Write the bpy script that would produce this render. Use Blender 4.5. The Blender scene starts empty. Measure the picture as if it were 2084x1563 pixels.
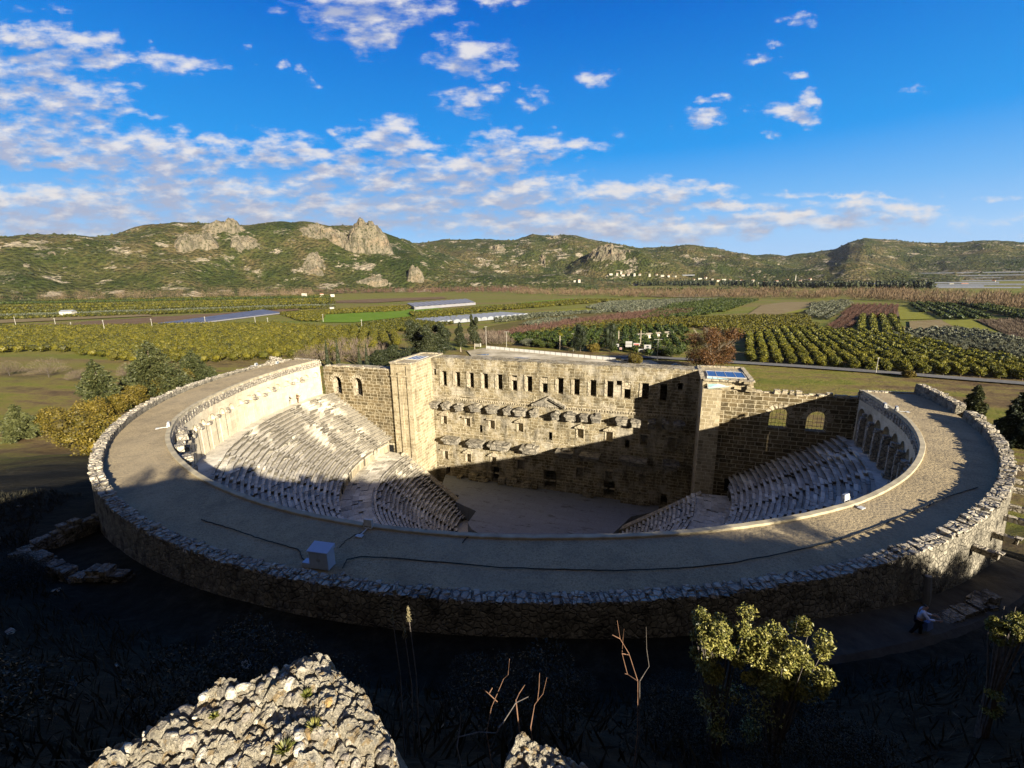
import bpy, bmesh, math, random
import numpy as np
from mathutils import Vector, Matrix
random.seed(7)
rng = np.random.default_rng(11)
SC = bpy.context.scene
COL = SC.collection
R = math.radians
# ------------------------------------------------------------------ the camera and the site
F_PX, PITCH, ROLL = 900.0, R(13.2), R(0.85)          # for a 2084 x 1563 frame
RIM = -13.66                                         # gallery level below the camera (camera at the origin)
PLAIN = -39.0
CX, CY, AL = 2.789, 62.781, R(-19.6)                 # centre of the theatre, turn of its axis

def px_ray(u, v):
    a, b = (u - 1042) / F_PX, (v - 781.5) / F_PX
    c, s = math.cos(ROLL), math.sin(ROLL)
    X, Y = c * a - s * b, s * a + c * b
    return np.array([X, math.cos(PITCH) - Y * math.sin(PITCH), -(math.sin(PITCH) + Y * math.cos(PITCH))])

def T(x, y, z=0.0):
    """theatre frame (z measured from the gallery) -> world"""
    return Vector((CX + x * math.cos(AL) - y * math.sin(AL), CY + x * math.sin(AL) + y * math.cos(AL), z + RIM))

def to_local(x, y):
    dx, dy = x - CX, y - CY
    return dx * math.cos(AL) + dy * math.sin(AL), -dx * math.sin(AL) + dy * math.cos(AL)

# ------------------------------------------------------------------ noise
def vnoise(x, y, seed=0):
    x = np.asarray(x, float); y = np.asarray(y, float)
    xi, yi = np.floor(x).astype(np.int64), np.floor(y).astype(np.int64)
    fx, fy = x - xi, y - yi
    fx, fy = fx * fx * (3 - 2 * fx), fy * fy * (3 - 2 * fy)
    def h(a, b):
        n = (a * 374761393 + b * 668265263 + seed * 974711) & 0x7fffffff
        n = ((n ^ (n >> 13)) * 1274126177) & 0x7fffffff
        n = (n ^ (n >> 16)) & 0xffff
        return n / 65535.0
    return (h(xi, yi) * (1 - fx) + h(xi + 1, yi) * fx) * (1 - fy) + (h(xi, yi + 1) * (1 - fx) + h(xi + 1, yi + 1) * fx) * fy

def fbm(x, y, seed=0, octs=4):
    t, a, n = 0.0, 1.0, 0.0
    for o in range(octs):
        t = t + a * vnoise(np.asarray(x) * 2 ** o, np.asarray(y) * 2 ** o, seed + o * 17); n += a; a *= 0.5
    return t / n

# ------------------------------------------------------------------ mesh builder
class MB:
    def __init__(self):
        self.v, self.f, self.uv, self.n = [], [], [], 0
    def add(self, verts, faces, uvs=None):
        """verts Nx3; faces MxK (same K); uvs MxKx2 or None"""
        verts = np.asarray(verts, float).reshape(-1, 3); faces = np.asarray(faces, np.int64)
        self.v.append(verts); self.f.append(faces + self.n)
        self.uv.append(None if uvs is None else np.asarray(uvs, float))
        self.n += len(verts)
        return self
    def quad(self, a, b, c, d, uv=None):
        return self.add([a, b, c, d], [[0, 1, 2, 3]], None if uv is None else [uv])
    def hexa(self, p):
        """8 corners: bottom 0-3 counter-clockwise, top 4-7"""
        return self.add(p, [[3, 2, 1, 0], [4, 5, 6, 7], [0, 1, 5, 4], [1, 2, 6, 5], [2, 3, 7, 6], [3, 0, 4, 7]])
    def box(self, x0, x1, y0, y1, z0, z1):
        return self.hexa([(x0, y0, z0), (x1, y0, z0), (x1, y1, z0), (x0, y1, z0), (x0, y0, z1), (x1, y0, z1), (x1, y1, z1), (x0, y1, z1)])
    def stone(self, c, h, rz=0.0, jit=0.0, tilt=0.0):
        """a block: centre, half sizes, turned, corners knocked about"""
        m = Matrix.Rotation(rz, 3, 'Z') @ Matrix.Rotation(random.uniform(-tilt, tilt), 3, 'X') @ Matrix.Rotation(random.uniform(-tilt, tilt), 3, 'Y')
        p = []
        for sz in (-1, 1):
            for sx, sy in ((-1, -1), (1, -1), (1, 1), (-1, 1)):
                q = Vector((sx * h[0] * (1 - random.random() * jit), sy * h[1] * (1 - random.random() * jit), sz * h[2] * (1 - random.random() * jit)))
                p.append(Vector(c) + m @ q)
        return self.hexa(p)
    def tube(self, pts, rad, sides=6, cap=True):
        pts = [Vector(p) for p in pts]
        rads = rad if hasattr(rad, '__len__') else [rad] * len(pts)
        rings = []
        up = Vector((0, 0, 1))
        for i, p in enumerate(pts):
            d = (pts[min(i + 1, len(pts) - 1)] - pts[max(i - 1, 0)]).normalized()
            a = d.cross(up if abs(d.z) < 0.9 else Vector((1, 0, 0))).normalized(); b = d.cross(a)
            rings += [p + (a * math.cos(2 * math.pi * k / sides) + b * math.sin(2 * math.pi * k / sides)) * rads[i] for k in range(sides)]
        f = [[i * sides + k, i * sides + (k + 1) % sides, (i + 1) * sides + (k + 1) % sides, (i + 1) * sides + k] for i in range(len(pts) - 1) for k in range(sides)]
        n0 = len(rings)
        self.add(rings, f)
        if cap:
            self.add(rings[:sides], [list(range(sides))[::-1]]); self.add(rings[n0 - sides:], [list(range(sides))])
        return self
    def grid(self, P, uv=None):
        """P: HxWx3 array -> quads"""
        H, W = P.shape[:2]
        i = np.arange(H * W).reshape(H, W)
        f = np.stack([i[:-1, :-1], i[:-1, 1:], i[1:, 1:], i[1:, :-1]], -1).reshape(-1, 4)
        u = None
        if uv is not None:
            q = uv.reshape(-1, 2); u = q[f]
        return self.add(P.reshape(-1, 3), f, u)
    def build(self, name, mat=None, parent=None, smooth=False, loc=None):
        me = bpy.data.meshes.new(name)
        if self.v:
            V = np.concatenate(self.v)
            tot = np.concatenate([np.full(len(f), f.shape[1]) for f in self.f])
            idx = np.concatenate([f.ravel() for f in self.f])
            me.vertices.add(len(V)); me.vertices.foreach_set('co', V.astype(np.float32).ravel())
            me.loops.add(len(idx)); me.loops.foreach_set('vertex_index', idx.astype(np.int32))
            me.polygons.add(len(tot))
            me.polygons.foreach_set('loop_start', np.concatenate([[0], np.cumsum(tot)[:-1]]).astype(np.int32))
            if any(u is not None for u in self.uv):
                l = me.uv_layers.new(name='UVMap')
                U = np.concatenate([(np.zeros((f.size, 2)) if u is None else u.reshape(-1, 2)) for f, u in zip(self.f, self.uv)])
                l.data.foreach_set('uv', U.astype(np.float32).ravel())
            me.update(calc_edges=True); me.validate()
            me.polygons.foreach_set('use_smooth', np.full(len(me.polygons), smooth))
        if mat: me.materials.append(mat)
        o = bpy.data.objects.new(name, me); COL.objects.link(o)
        if parent is not None: o.parent = parent
        if loc is not None: o.location = loc
        return o

def tag(o, label=None, cat=None, group=None, kind=None):
    if label: o['label'] = label
    if cat: o['category'] = cat
    if group: o['group'] = group
    if kind: o['kind'] = kind
    return o
def empty(name, loc=(0, 0, 0), rz=0.0, label=None, cat=None, group=None):
    o = bpy.data.objects.new(name, None); COL.objects.link(o)
    o.location = loc; o.rotation_euler = (0, 0, rz); o.empty_display_size = 0.2
    return tag(o, label, cat, group)
def copy_tree(o, parent=None):
    c = o.copy(); COL.objects.link(c)
    if parent is not None: c.parent = parent
    for ch in list(o.children): copy_tree(ch, c)
    return c

# ------------------------------------------------------------------ shader helper
class NT:
    def __init__(self, tree):
        self.t = tree; self.n = tree.nodes; self.l = tree.links
    def put(self, sock, v):
        if v is None: return
        if isinstance(v, bpy.types.NodeSocket): self.l.new(v, sock)
        else:
            if hasattr(v, '__len__') and len(v) == 3 and sock.type == 'RGBA': v = (*v, 1)
            sock.default_value = v
    def new(self, typ, ins=None, **kw):
        n = self.n.new(typ)
        for k, v in kw.items(): setattr(n, k, v)
        for k, v in (ins or {}).items(): self.put(n.inputs[k], v)
        return n
    def math(self, op, a, b=None, c=None, clamp=False):
        n = self.new('ShaderNodeMath', {0: a, 1: b, 2: c}, operation=op); n.use_clamp = clamp
        return n.outputs[0]
    def vmath(self, op, a, b=None, c=None, out=0):
        n = self.n.new('ShaderNodeVectorMath'); n.operation = op
        for i, v in enumerate((a, b, c)):
            self.put(n.inputs[i], v)
        return n.outputs[out]
    def scale(self, v, s):
        n = self.n.new('ShaderNodeVectorMath'); n.operation = 'SCALE'; self.put(n.inputs[0], v); self.put(n.inputs['Scale'], s); return n.outputs[0]
    def noise(self, vec, scale, detail=4, rough=0.55, dist=0.0, out=0):
        return self.new('ShaderNodeTexNoise', {'Vector': vec, 'Scale': scale, 'Detail': detail, 'Roughness': rough, 'Distortion': dist}).outputs[out]
    def voro(self, vec, scale, feature='F1', out=0, rand=1.0):
        return self.new('ShaderNodeTexVoronoi', {'Vector': vec, 'Scale': scale, 'Randomness': rand}, feature=feature).outputs[out]
    def ramp(self, fac, stops, interp='LINEAR'):
        n = self.n.new('ShaderNodeValToRGB'); self.put(n.inputs[0], fac); e = n.color_ramp.elements; n.color_ramp.interpolation = interp
        while len(e) < len(stops): e.new(0.5)
        for s, (p, c) in zip(e, stops):
            s.position = p; s.color = (*c, 1) if hasattr(c, '__len__') else (c, c, c, 1)
        return n.outputs[0]
    def mix(self, fac, a, b, mode='MIX'):
        n = self.n.new('ShaderNodeMix'); n.data_type = 'RGBA'; n.blend_type = mode
        self.put(n.inputs[0], fac); self.put(n.inputs[6], a); self.put(n.inputs[7], b); return n.outputs[2]
    def bump(self, h, strength, dist, normal=None):
        return self.new('ShaderNodeBump', {'Height': h, 'Strength': strength, 'Distance': dist, 'Normal': normal}).outputs[0]
    def tc(self, which):
        return self.new('ShaderNodeTexCoord').outputs[which]
    def pos(self):
        return self.new('ShaderNodeNewGeometry').outputs['Position']
    def island(self):
        return self.new('ShaderNodeNewGeometry').outputs['Random Per Island']
    def orand(self):
        return self.new('ShaderNodeObjectInfo').outputs['Random']
    def sep(self, v):
        return self.new('ShaderNodeSeparateXYZ', {0: v}).outputs
    def comb(self, x, y, z):
        return self.new('ShaderNodeCombineXYZ', {0: x, 1: y, 2: z}).outputs[0]
    def lin(self, v, a, b, c=0.0, d=1.0):
        return self.new('ShaderNodeMapRange', {0: v, 1: a, 2: b, 3: c, 4: d}).outputs[0]

ALB = 0.60
def mat(name, fn, rough=0.9, spec=0.2, alb=None):
    m = bpy.data.materials.new(name); m.use_nodes = True
    nt = NT(m.node_tree); b = m.node_tree.nodes['Principled BSDF']
    b.inputs['Roughness'].default_value = rough; b.inputs['Specular IOR Level'].default_value = spec
    res = fn(nt)
    if isinstance(res, tuple): colr, nrm = res[0], res[1]
    else: colr, nrm = res, None
    k = ALB if alb is None else alb
    if k != 1: colr = nt.mix(1.0, colr, (k, k, k), 'MULTIPLY')
    nt.put(b.inputs['Base Color'], colr)
    if nrm is not None: nt.put(b.inputs['Normal'], nrm)
    return m
def flat(name, c, rough=0.7, metal=0.0, var=0.12, sc=3.0):
    def fn(n):
        f = n.noise(n.tc('Object'), sc, 4)
        return n.mix(n.lin(f, 0.3, 0.7), tuple(x * (1 - var) for x in c), tuple(min(1, x * (1 + var)) for x in c))
    m = mat(name, fn, rough, alb=1.0 if 'leaf' not in name else None)
    m.node_tree.nodes['Principled BSDF'].inputs['Metallic'].default_value = metal
    return m
# ------------------------------------------------------------------ materials
def planar_uv(n):
    """metres along the wall and up it, whichever way the wall faces"""
    p = n.sep(n.tc('Object')); nm = n.vmath('ABSOLUTE', n.tc('Normal')); q = n.sep(nm)
    fx = n.math('GREATER_THAN', q[0], 0.7); fz = n.math('GREATER_THAN', q[2], 0.75)
    u = n.math('ADD', n.math('MULTIPLY', p[0], n.math('SUBTRACT', 1.0, fx)), n.math('MULTIPLY', p[1], fx))
    v = n.math('ADD', n.math('MULTIPLY', p[2], n.math('SUBTRACT', 1.0, fz)), n.math('MULTIPLY', p[1], fz))
    return n.comb(u, v, 0.0)

def masonry(name, dark, light, mortar, bw=1.15, bh=0.5, mw=0.035, curved=False, stain=(0.05, 0.045, 0.04), stain_amt=0.5, patch=None, patch_lo=0.56, bump=0.5, warp=0.10, alb=0.85):
    def fn(n):
        base = n.tc('UV') if curved else planar_uv(n)
        p3 = n.tc('Object')
        w = n.noise(base, 1.3, 3, 0.6, out=1)
        vec = n.vmath('MULTIPLY_ADD', n.vmath('SUBTRACT', w, (0.5, 0.5, 0.5)), (warp * 2, warp * 1.3, 0), base)
        br = n.new('ShaderNodeTexBrick', {'Vector': vec, 'Color1': dark, 'Color2': light, 'Mortar': mortar, 'Scale': 1.0, 'Mortar Size': mw,
                                          'Mortar Smooth': 0.5, 'Bias': 0.0, 'Brick Width': bw, 'Row Height': bh}, offset=0.5, squash=0.7, squash_frequency=3)
        fine = n.noise(p3, 9.0, 6, 0.7); mid = n.noise(p3, 1.7, 5, 0.62); big = n.noise(p3, 0.33, 5, 0.65)
        c = n.mix(0.55, br.outputs[0], n.mix(1.0, br.outputs[0], n.ramp(fine, [(0.2, 0.25), (0.8, 1.7)]), 'MULTIPLY'))
        c = n.mix(n.lin(mid, 0.50, 0.72, 0, 0.55), c, mortar)
        if patch is not None:
            c = n.mix(n.lin(n.noise(p3, 0.45, 6, 0.7), patch_lo, patch_lo + 0.12, 0, 0.85), c, patch)
        st = n.noise(n.vmath('MULTIPLY', p3, (1.0, 1.0, 0.35)), 0.8, 6, 0.7)
        c = n.mix(n.lin(st, 0.46, 0.70, 0, stain_amt), c, stain)
        c = n.mix(n.lin(big, 0.35, 0.7, 0, 0.35), c, n.mix(1.0, c, (0.62, 0.60, 0.56), 'MULTIPLY'))
        h = n.math('ADD', n.math('MULTIPLY', br.outputs[1], -0.7), n.math('MULTIPLY_ADD', mid, 0.7, n.math('MULTIPLY', fine, 0.45)))
        return c, n.bump(h, bump, 0.12)
    return mat(name, fn, 0.92, 0.15, alb=alb)

def rubble(name, a, b, dk, sc=2.2, bump=0.9, dk_amt=0.7, edge=0.75, alb=0.75):
    def fn(n):
        p = n.tc('Object')
        pw = n.vmath('MULTIPLY_ADD', n.noise(p, 2.0, 3, out=1), (0.35, 0.35, 0.35), p)
        cell = n.voro(pw, sc, out=1); d = n.voro(pw, sc, feature='DISTANCE_TO_EDGE'); f = n.noise(p, 8, 6, 0.7); m = n.noise(p, 1.1, 5, 0.65)
        cs = n.sep(cell)
        c = n.mix(cs[0], a, b)
        c = n.mix(0.6, c, n.mix(1.0, c, n.ramp(f, [(0.2, 0.3), (0.8, 1.6)]), 'MULTIPLY'))
        c = n.mix(n.lin(d, 0.0, 0.09, edge, 0.0), c, dk)
        c = n.mix(n.lin(m, 0.48, 0.68, 0, dk_amt), c, dk)
        h = n.math('ADD', n.lin(d, 0.0, 0.16), n.math('ADD', n.math('MULTIPLY', f, 0.6), n.math('MULTIPLY', cs[1], 0.5)))
        return c, n.bump(h, bump, 0.12)
    return mat(name, fn, 0.95, 0.1, alb=alb)

M = {}
M['skene'] = masonry('weathered_ashlar', (0.16, 0.125, 0.065), (0.34, 0.275, 0.165), (0.66, 0.58, 0.41), 1.25, 0.52, 0.06, patch=(0.56, 0.50, 0.39), patch_lo=0.49, stain=(0.03, 0.027, 0.02), stain_amt=0.80, warp=0.34, bump=1.0, alb=0.78)
M['wing'] = masonry('coursed_ashlar', (0.095, 0.072, 0.034), (0.24, 0.18, 0.095), (0.76, 0.66, 0.46), 1.5, 0.58, 0.05, alb=0.72, stain_amt=0.4, warp=0.07, bump=0.8)
M['tower'] = masonry('pale_ashlar', (0.27, 0.215, 0.125), (0.47, 0.39, 0.25), (0.66, 0.57, 0.40), 1.2, 0.52, 0.045, stain_amt=0.4, patch=(0.50, 0.42, 0.28), warp=0.08, bump=0.6)
M['arcade'] = masonry('cream_limestone', (0.60, 0.51, 0.36), (0.72, 0.64, 0.47), (0.68, 0.60, 0.44), 1.3, 0.55, 0.02, curved=True, stain=(0.20, 0.16, 0.11), stain_amt=0.35, bump=0.45)
M['outer'] = rubble('outer_rubble_wall', (0.50, 0.45, 0.35), (0.30, 0.27, 0.21), (0.06, 0.055, 0.048), 3.6, bump=0.9, dk_amt=0.9, edge=.3, alb=.62)
M['tower2'] = masonry('mid_wall_stone', (0.40, 0.34, 0.23), (0.56, 0.48, 0.34), (0.30, 0.25, 0.18), 1.0, 1.6, 0.05, curved=True, stain=(0.10, 0.085, 0.06), stain_amt=0.8, bump=0.6)
M['coping'] = rubble('coping_stone', (0.62, 0.55, 0.43), (0.44, 0.39, 0.31), (0.12, 0.105, 0.09), 2.4, dk_amt=0.6)
M['entab'] = rubble('grey_marble', (0.44, 0.39, 0.30), (0.30, 0.27, 0.22), (0.07, 0.065, 0.055), 0.8, bump=0.5, dk_amt=0.75)
M['trim'] = rubble('pale_trim', (0.58, 0.50, 0.36), (0.46, 0.39, 0.27), (0.2, 0.17, 0.12), 1.2, bump=0.5, dk_amt=0.4)
M['dark_in'] = flat('painted_passage_dark', (0.012, 0.011, 0.010), 1.0)  # near-black colour standing in for the unlit depth of an opening

def _seat(n):
    p = n.tc('Object'); isl = n.island()
    f = n.noise(p, 7, 6, 0.7); m = n.noise(p, 0.9, 6, 0.7); g = n.noise(p, 0.23, 4, 0.6)
    c = n.mix(isl, (0.38, 0.34, 0.265), (0.66, 0.60, 0.485))
    c = n.mix(0.6, c, n.mix(1.0, c, n.ramp(f, [(0.2, 0.3), (0.8, 1.55)]), 'MULTIPLY'))
    c = n.mix(n.lin(m, 0.50, 0.70, 0, 0.62), c, (0.14, 0.12, 0.09))
    c = n.mix(n.lin(n.math('ABSOLUTE', n.sep(n.tc('Normal'))[2]), 0.25, 0.7, 0.88, 0.0), c, (0.035, 0.031, 0.025))  # upright faces painted darker, for the shade between the seat rows
    c = n.mix(n.lin(n.math('SUBTRACT', n.math('ADD', g, n.math('MULTIPLY', isl, 0.25)), 0.0), 0.70, 0.82, 0, 0.7), c, (0.80, 0.74, 0.60))
    return c, n.bump(n.math('ADD', m, n.math('MULTIPLY', f, 0.5)), 0.6, 0.08)
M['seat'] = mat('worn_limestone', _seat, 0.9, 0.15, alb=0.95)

def _gravel(n):
    p = n.tc('Object')
    f = n.noise(p, 14, 4, 0.8); f2 = n.voro(p, 5.5); m = n.noise(p, 0.5, 6, 0.65); g = n.noise(p, 0.11, 4)
    c = n.mix(n.lin(f, 0.3, 0.7), (0.27, 0.212, 0.125), (0.74, 0.585, 0.345))
    c = n.mix(n.lin(f2, 0.05, 0.5, 0.45, 0.0), c, (0.13, 0.105, 0.07))
    c = n.mix(n.lin(m, 0.42, 0.66, 0, 0.55), c, (0.24, 0.195, 0.13))
    c = n.mix(n.lin(n.noise(n.vmath('MULTIPLY_ADD', n.noise(p, 1.2, 4, out=1), (1.2, 1.2, 0), p), 0.35, 7, 0.75), 0.57, 0.62, 0, 0.4), c, (0.19, 0.16, 0.115))
    c = n.mix(n.lin(g, 0.45, 0.62, 0, 0.3), c, (0.58, 0.475, 0.31))
    return c, n.bump(n.math('ADD', f, n.math('MULTIPLY', f2, -0.8)), 0.8, 0.05)
M['gravel'] = mat('fine_gravel', _gravel, 0.95, 0.1, alb=0.66)
M['kerb'] = flat('kerb_mortar', (0.33, 0.285, 0.195), 0.9, 0, 0.25, 1.5)

def _stage(n):
    p = n.tc('Object'); f = n.noise(p, 6, 6, 0.7); m = n.noise(p, 0.8, 6, 0.7); g = n.noise(n.vmath('MULTIPLY', p, (0.5, 1.6, 1)), 0.9, 4, 0.7)
    c = n.mix(n.lin(f, 0.3, 0.7), (0.20, 0.215, 0.24), (0.29, 0.305, 0.33))
    c = n.mix(n.lin(g, 0.58, 0.66, 0, 0.75), c, (0.10, 0.092, 0.085))
    c = n.mix(n.lin(m, 0.60, 0.70, 0, 0.5), c, (0.36, 0.35, 0.33))
    br = n.new('ShaderNodeTexBrick', {'Vector': p, 'Color1': (1, 1, 1, 1), 'Color2': (0.85, 0.85, 0.85, 1), 'Mortar': (0.45, 0.45, 0.45, 1), 'Scale': 1, 'Mortar Size': 0.02, 'Brick Width': 2.4, 'Row Height': 1.2})
    return n.mix(0.6, c, br.outputs[0], 'MULTIPLY'), n.bump(f, 0.3, 0.03)
M['stage'] = mat('stage_boards', _stage, 0.8, 0.3, alb=0.8)

def _ground(n):
    p = n.pos(); s = n.sep(p)
    a = n.noise(p, 0.02, 6, 0.6); b = n.noise(p, 0.11, 5, 0.65); f = n.noise(p, 1.4, 6, 0.75)
    strip = n.noise(n.vmath('MULTIPLY', p, (0.0022, 0.0145, 0)), 1.0, 3, 0.5)
    plain = n.ramp(strip, [(0.28, (0.19, 0.20, 0.035)), (0.38, (0.24, 0.235, 0.042)), (0.46, (0.26, 0.19, 0.085)), (0.52, (0.19, 0.22, 0.032)), (0.60, (0.26, 0.235, 0.06)), (0.72, (0.16, 0.21, 0.03))])
    u_ = n.vmath('DOT_PRODUCT', p, (.96, -.28, 0), out=1); v_ = n.vmath('DOT_PRODUCT', p, (.28, .96, 0), out=1)
    band = n.noise(n.comb(n.math('MULTIPLY', u_, .012), n.math('MULTIPLY', v_, .075), 0), 1.0, 5, .65)
    near = n.ramp(n.math('ADD', n.math('MULTIPLY', band, 0.55), n.math('ADD', n.math('MULTIPLY', b, 0.25), n.math('MULTIPLY', n.noise(p, .5, 6, .75), .2))), [(0.40, (0.13, 0.085, 0.045)), (0.46, (0.22, 0.155, 0.07)), (0.51, (0.27, 0.225, 0.06)), (0.55, (0.23, 0.22, 0.042)), (0.61, (0.15, 0.18, 0.028))])
    d = n.vmath('LENGTH', n.vmath('MULTIPLY', p, (1, 1, 0)), out=1)
    c = n.mix(n.lin(d, 230, 420), near, plain)
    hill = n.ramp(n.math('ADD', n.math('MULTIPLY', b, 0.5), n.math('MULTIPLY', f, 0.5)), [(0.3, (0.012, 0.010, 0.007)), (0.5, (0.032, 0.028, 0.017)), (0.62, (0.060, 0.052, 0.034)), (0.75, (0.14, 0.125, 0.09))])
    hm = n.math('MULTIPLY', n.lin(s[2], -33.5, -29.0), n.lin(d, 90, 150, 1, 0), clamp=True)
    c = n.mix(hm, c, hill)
    c = n.mix(0.7, c, n.mix(1.0, c, n.ramp(f, [(0.2, 0.45), (0.8, 1.5)]), 'MULTIPLY'))
    return c, n.bump(n.math('ADD', f, n.math('MULTIPLY', b, 3.0)), 0.8, 0.35)
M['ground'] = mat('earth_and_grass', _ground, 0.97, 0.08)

def soil(name, a, b, fsc=0.5, rows=None, alb=None):
    def fn(n):
        p = n.pos(); f = n.noise(p, fsc, 6, 0.7); g = n.noise(p, 0.05, 4)
        fac = n.math('ADD', n.math('MULTIPLY', f, 0.55), n.math('MULTIPLY', g, 0.45))
        c = n.mix(n.lin(fac, 0.38, 0.62), a, b)
        if rows:
            w = n.math('SINE', n.math('MULTIPLY', n.vmath('DOT_PRODUCT', p, (rows[0], rows[1], 0), out=1), 6.283 / rows[2]))
            c = n.mix(n.lin(w, -0.2, 0.9, 0, 0.5), c, tuple(0.55 * x for x in a))
        return c, n.bump(f, 0.5, 0.3)
    return mat(name, fn, 0.97, 0.08, alb=alb)

def leafmat(name, cols, dark, rough=0.55, orand=0.5, trans=0.0):
    def fn(n):
        i = n.island(); o = n.orand(); g = n.math('ADD', n.math('MULTIPLY', n.noise(n.tc('Object'), 0.9, 3), .4), n.math('MULTIPLY', n.noise(n.pos(), 0.16, 3, .7), .6))
        fac = n.math('ADD', n.math('MULTIPLY', i, 0.50), n.math('ADD', n.math('MULTIPLY', o, orand * 0.5), n.math('MULTIPLY', g, 0.45 - orand * 0.2)))
        k = len(cols) - 1
        st = [(0.22 + 0.6 * j / k, c) for j, c in enumerate(cols)]
        c = n.ramp(fac, st)
        return n.mix(n.lin(n.math('FRACT', n.math('MULTIPLY', i, 7.3)), 0.78, 0.8, 0, 0.65), c, dark)
    return mat(name, fn, rough, 0.25)
M['orange'] = leafmat('orange_leaf', [(0.075, 0.09, 0.007), (0.18, 0.175, 0.012), (0.33, 0.285, 0.02)], (0.03, 0.035, 0.006))
M['orange_far'] = leafmat('orchard_leaf', [(0.042, 0.05, 0.006), (0.10, 0.098, 0.009), (0.175, 0.15, 0.012)], (0.018, 0.022, 0.005))
M['orchard_green'] = leafmat('orchard_green_leaf', [(0.03, 0.05, 0.008), (0.06, 0.085, 0.010), (0.10, 0.115, 0.015)], (0.018, 0.03, 0.006))
M['olive'] = leafmat('olive_leaf', [(0.075, 0.085, 0.045), (0.13, 0.14, 0.085), (0.20, 0.20, 0.13)], (0.04, 0.05, 0.025))
M['conifer'] = leafmat('conifer_needle', [(0.032, 0.046, 0.014), (0.08, 0.092, 0.028), (0.15, 0.15, 0.05)], (0.018, 0.025, 0.009))
M['cypress'] = leafmat('cypress_needle', [(0.02, 0.03, 0.012), (0.045, 0.056, 0.02), (0.085, 0.09, 0.035)], (0.012, 0.02, 0.008))
M['darkleaf'] = leafmat('dark_evergreen_leaf', [(0.012, 0.02, 0.008), (0.028, 0.04, 0.012), (0.06, 0.07, 0.02)], (0.008, 0.012, 0.005))
M['young'] = leafmat('young_conifer_needle', [(0.055, 0.07, 0.02), (0.10, 0.11, 0.034), (0.145, 0.15, 0.05)], (0.03, 0.04, 0.015))
M['oak'] = leafmat('autumn_oak_leaf', [(0.08, 0.07, 0.010), (0.165, 0.128, 0.016), (0.26, 0.185, 0.026)], (0.035, 0.028, 0.008))
M['plane'] = leafmat('russet_plane_leaf', [(0.10, 0.05, 0.018), (0.17, 0.08, 0.024), (0.26, 0.12, 0.035)], (0.06, 0.028, 0.013))
M['twig'] = leafmat('bare_twig', [(0.13, 0.095, 0.065), (0.20, 0.15, 0.105), (0.27, 0.21, 0.155)], (0.07, 0.05, 0.035), 0.9)
M['purple'] = leafmat('bare_orchard_twig', [(0.12, 0.062, 0.045), (0.17, 0.09, 0.065), (0.22, 0.13, 0.095)], (0.07, 0.035, 0.028), 0.9)
M['poplar'] = leafmat('bare_poplar_twig', [(0.15, 0.10, 0.055), (0.24, 0.16, 0.09), (0.33, 0.25, 0.16)], (0.09, 0.06, 0.04), 0.9)
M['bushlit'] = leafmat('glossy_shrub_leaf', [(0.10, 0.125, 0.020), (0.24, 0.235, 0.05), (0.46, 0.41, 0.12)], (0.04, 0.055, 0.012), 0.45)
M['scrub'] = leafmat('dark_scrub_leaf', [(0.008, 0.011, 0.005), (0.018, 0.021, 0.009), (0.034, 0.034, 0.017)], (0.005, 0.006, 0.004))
M['hillscrub'] = leafmat('hill_scrub_leaf', [(0.030, 0.045, 0.015), (0.062, 0.075, 0.026), (0.11, 0.11, 0.04)], (0.02, 0.03, 0.011), .9)
M['drygrass'] = leafmat('dry_grass', [(0.02, 0.02, 0.010), (0.04, 0.036, 0.02), (0.09, 0.08, 0.05)], (0.015, 0.014, 0.01), 0.8)
M['straw'] = leafmat('pale_seed_head', [(0.22, 0.19, 0.10), (0.32, 0.27, 0.15), (0.40, 0.34, 0.20)], (0.25, 0.2, 0.1), 0.9)
M['stem'] = flat('reddish_stem', (0.17, 0.095, 0.06), 0.8, 0, 0.3, 9)
M['stemdark'] = flat('grey_stem', (0.10, 0.085, 0.075), 0.9, 0, 0.4, 9)
M['bark'] = flat('brown_bark', (0.12, 0.09, 0.065), 0.95, 0, 0.3, 5)
M['palebark'] = flat('pale_bark', (0.28, 0.24, 0.18), 0.9, 0, 0.3, 3)
M['white'] = flat('white_paint', (0.55, 0.545, 0.53), 0.6, 0, 0.04)
M['whitewash'] = flat('whitewashed_wall', (0.42, 0.39, 0.32), 0.9, 0, 0.06, 0.5)
M['tile'] = flat('roof_tile', (0.30, 0.12, 0.07), 0.9, 0, 0.3, 0.6)
M['glassdark'] = flat('window_dark', (0.03, 0.035, 0.045), 0.2)
M['film'] = flat('greenhouse_film', (0.22, 0.23, 0.245), 0.45, 0, 0.12, 0.2)
M['filmblue'] = flat('blue_grey_film', (0.06, 0.07, 0.11), 0.6, 0, 0.3, 0.12)
M['filmgrey'] = flat('grey_film', (0.19, 0.185, 0.195), 0.5, 0, 0.12, 0.1)
M['cabinet'] = flat('grey_cabinet_paint', (0.36, 0.42, 0.52), 0.45, 0.1, 0.04)
M['metal'] = flat('galvanised_metal', (0.45, 0.45, 0.44), 0.45, 0.7, 0.1)
M['lampwhite'] = flat('floodlight_housing', (0.42, 0.42, 0.41), 0.4)
M['lampglass'] = flat('lamp_glass', (0.10, 0.12, 0.15), 0.1)
M['cable'] = flat('black_cable', (0.015, 0.014, 0.013), 0.6)
M['pole'] = flat('concrete_pole', (0.34, 0.32, 0.28), 0.85)
M['chute'] = flat('grey_chute', (0.17, 0.18, 0.19), 0.6)
M['darkpole'] = flat('dark_pole', (0.04, 0.04, 0.045), 0.6)
M['asphalt'] = soil('asphalt', (0.19, 0.185, 0.18), (0.25, 0.24, 0.225), 0.6)
M['lot'] = soil('pale_gravel_lot', (0.20, 0.165, 0.10), (0.60, 0.53, 0.40), 0.12, alb=0.95)
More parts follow.
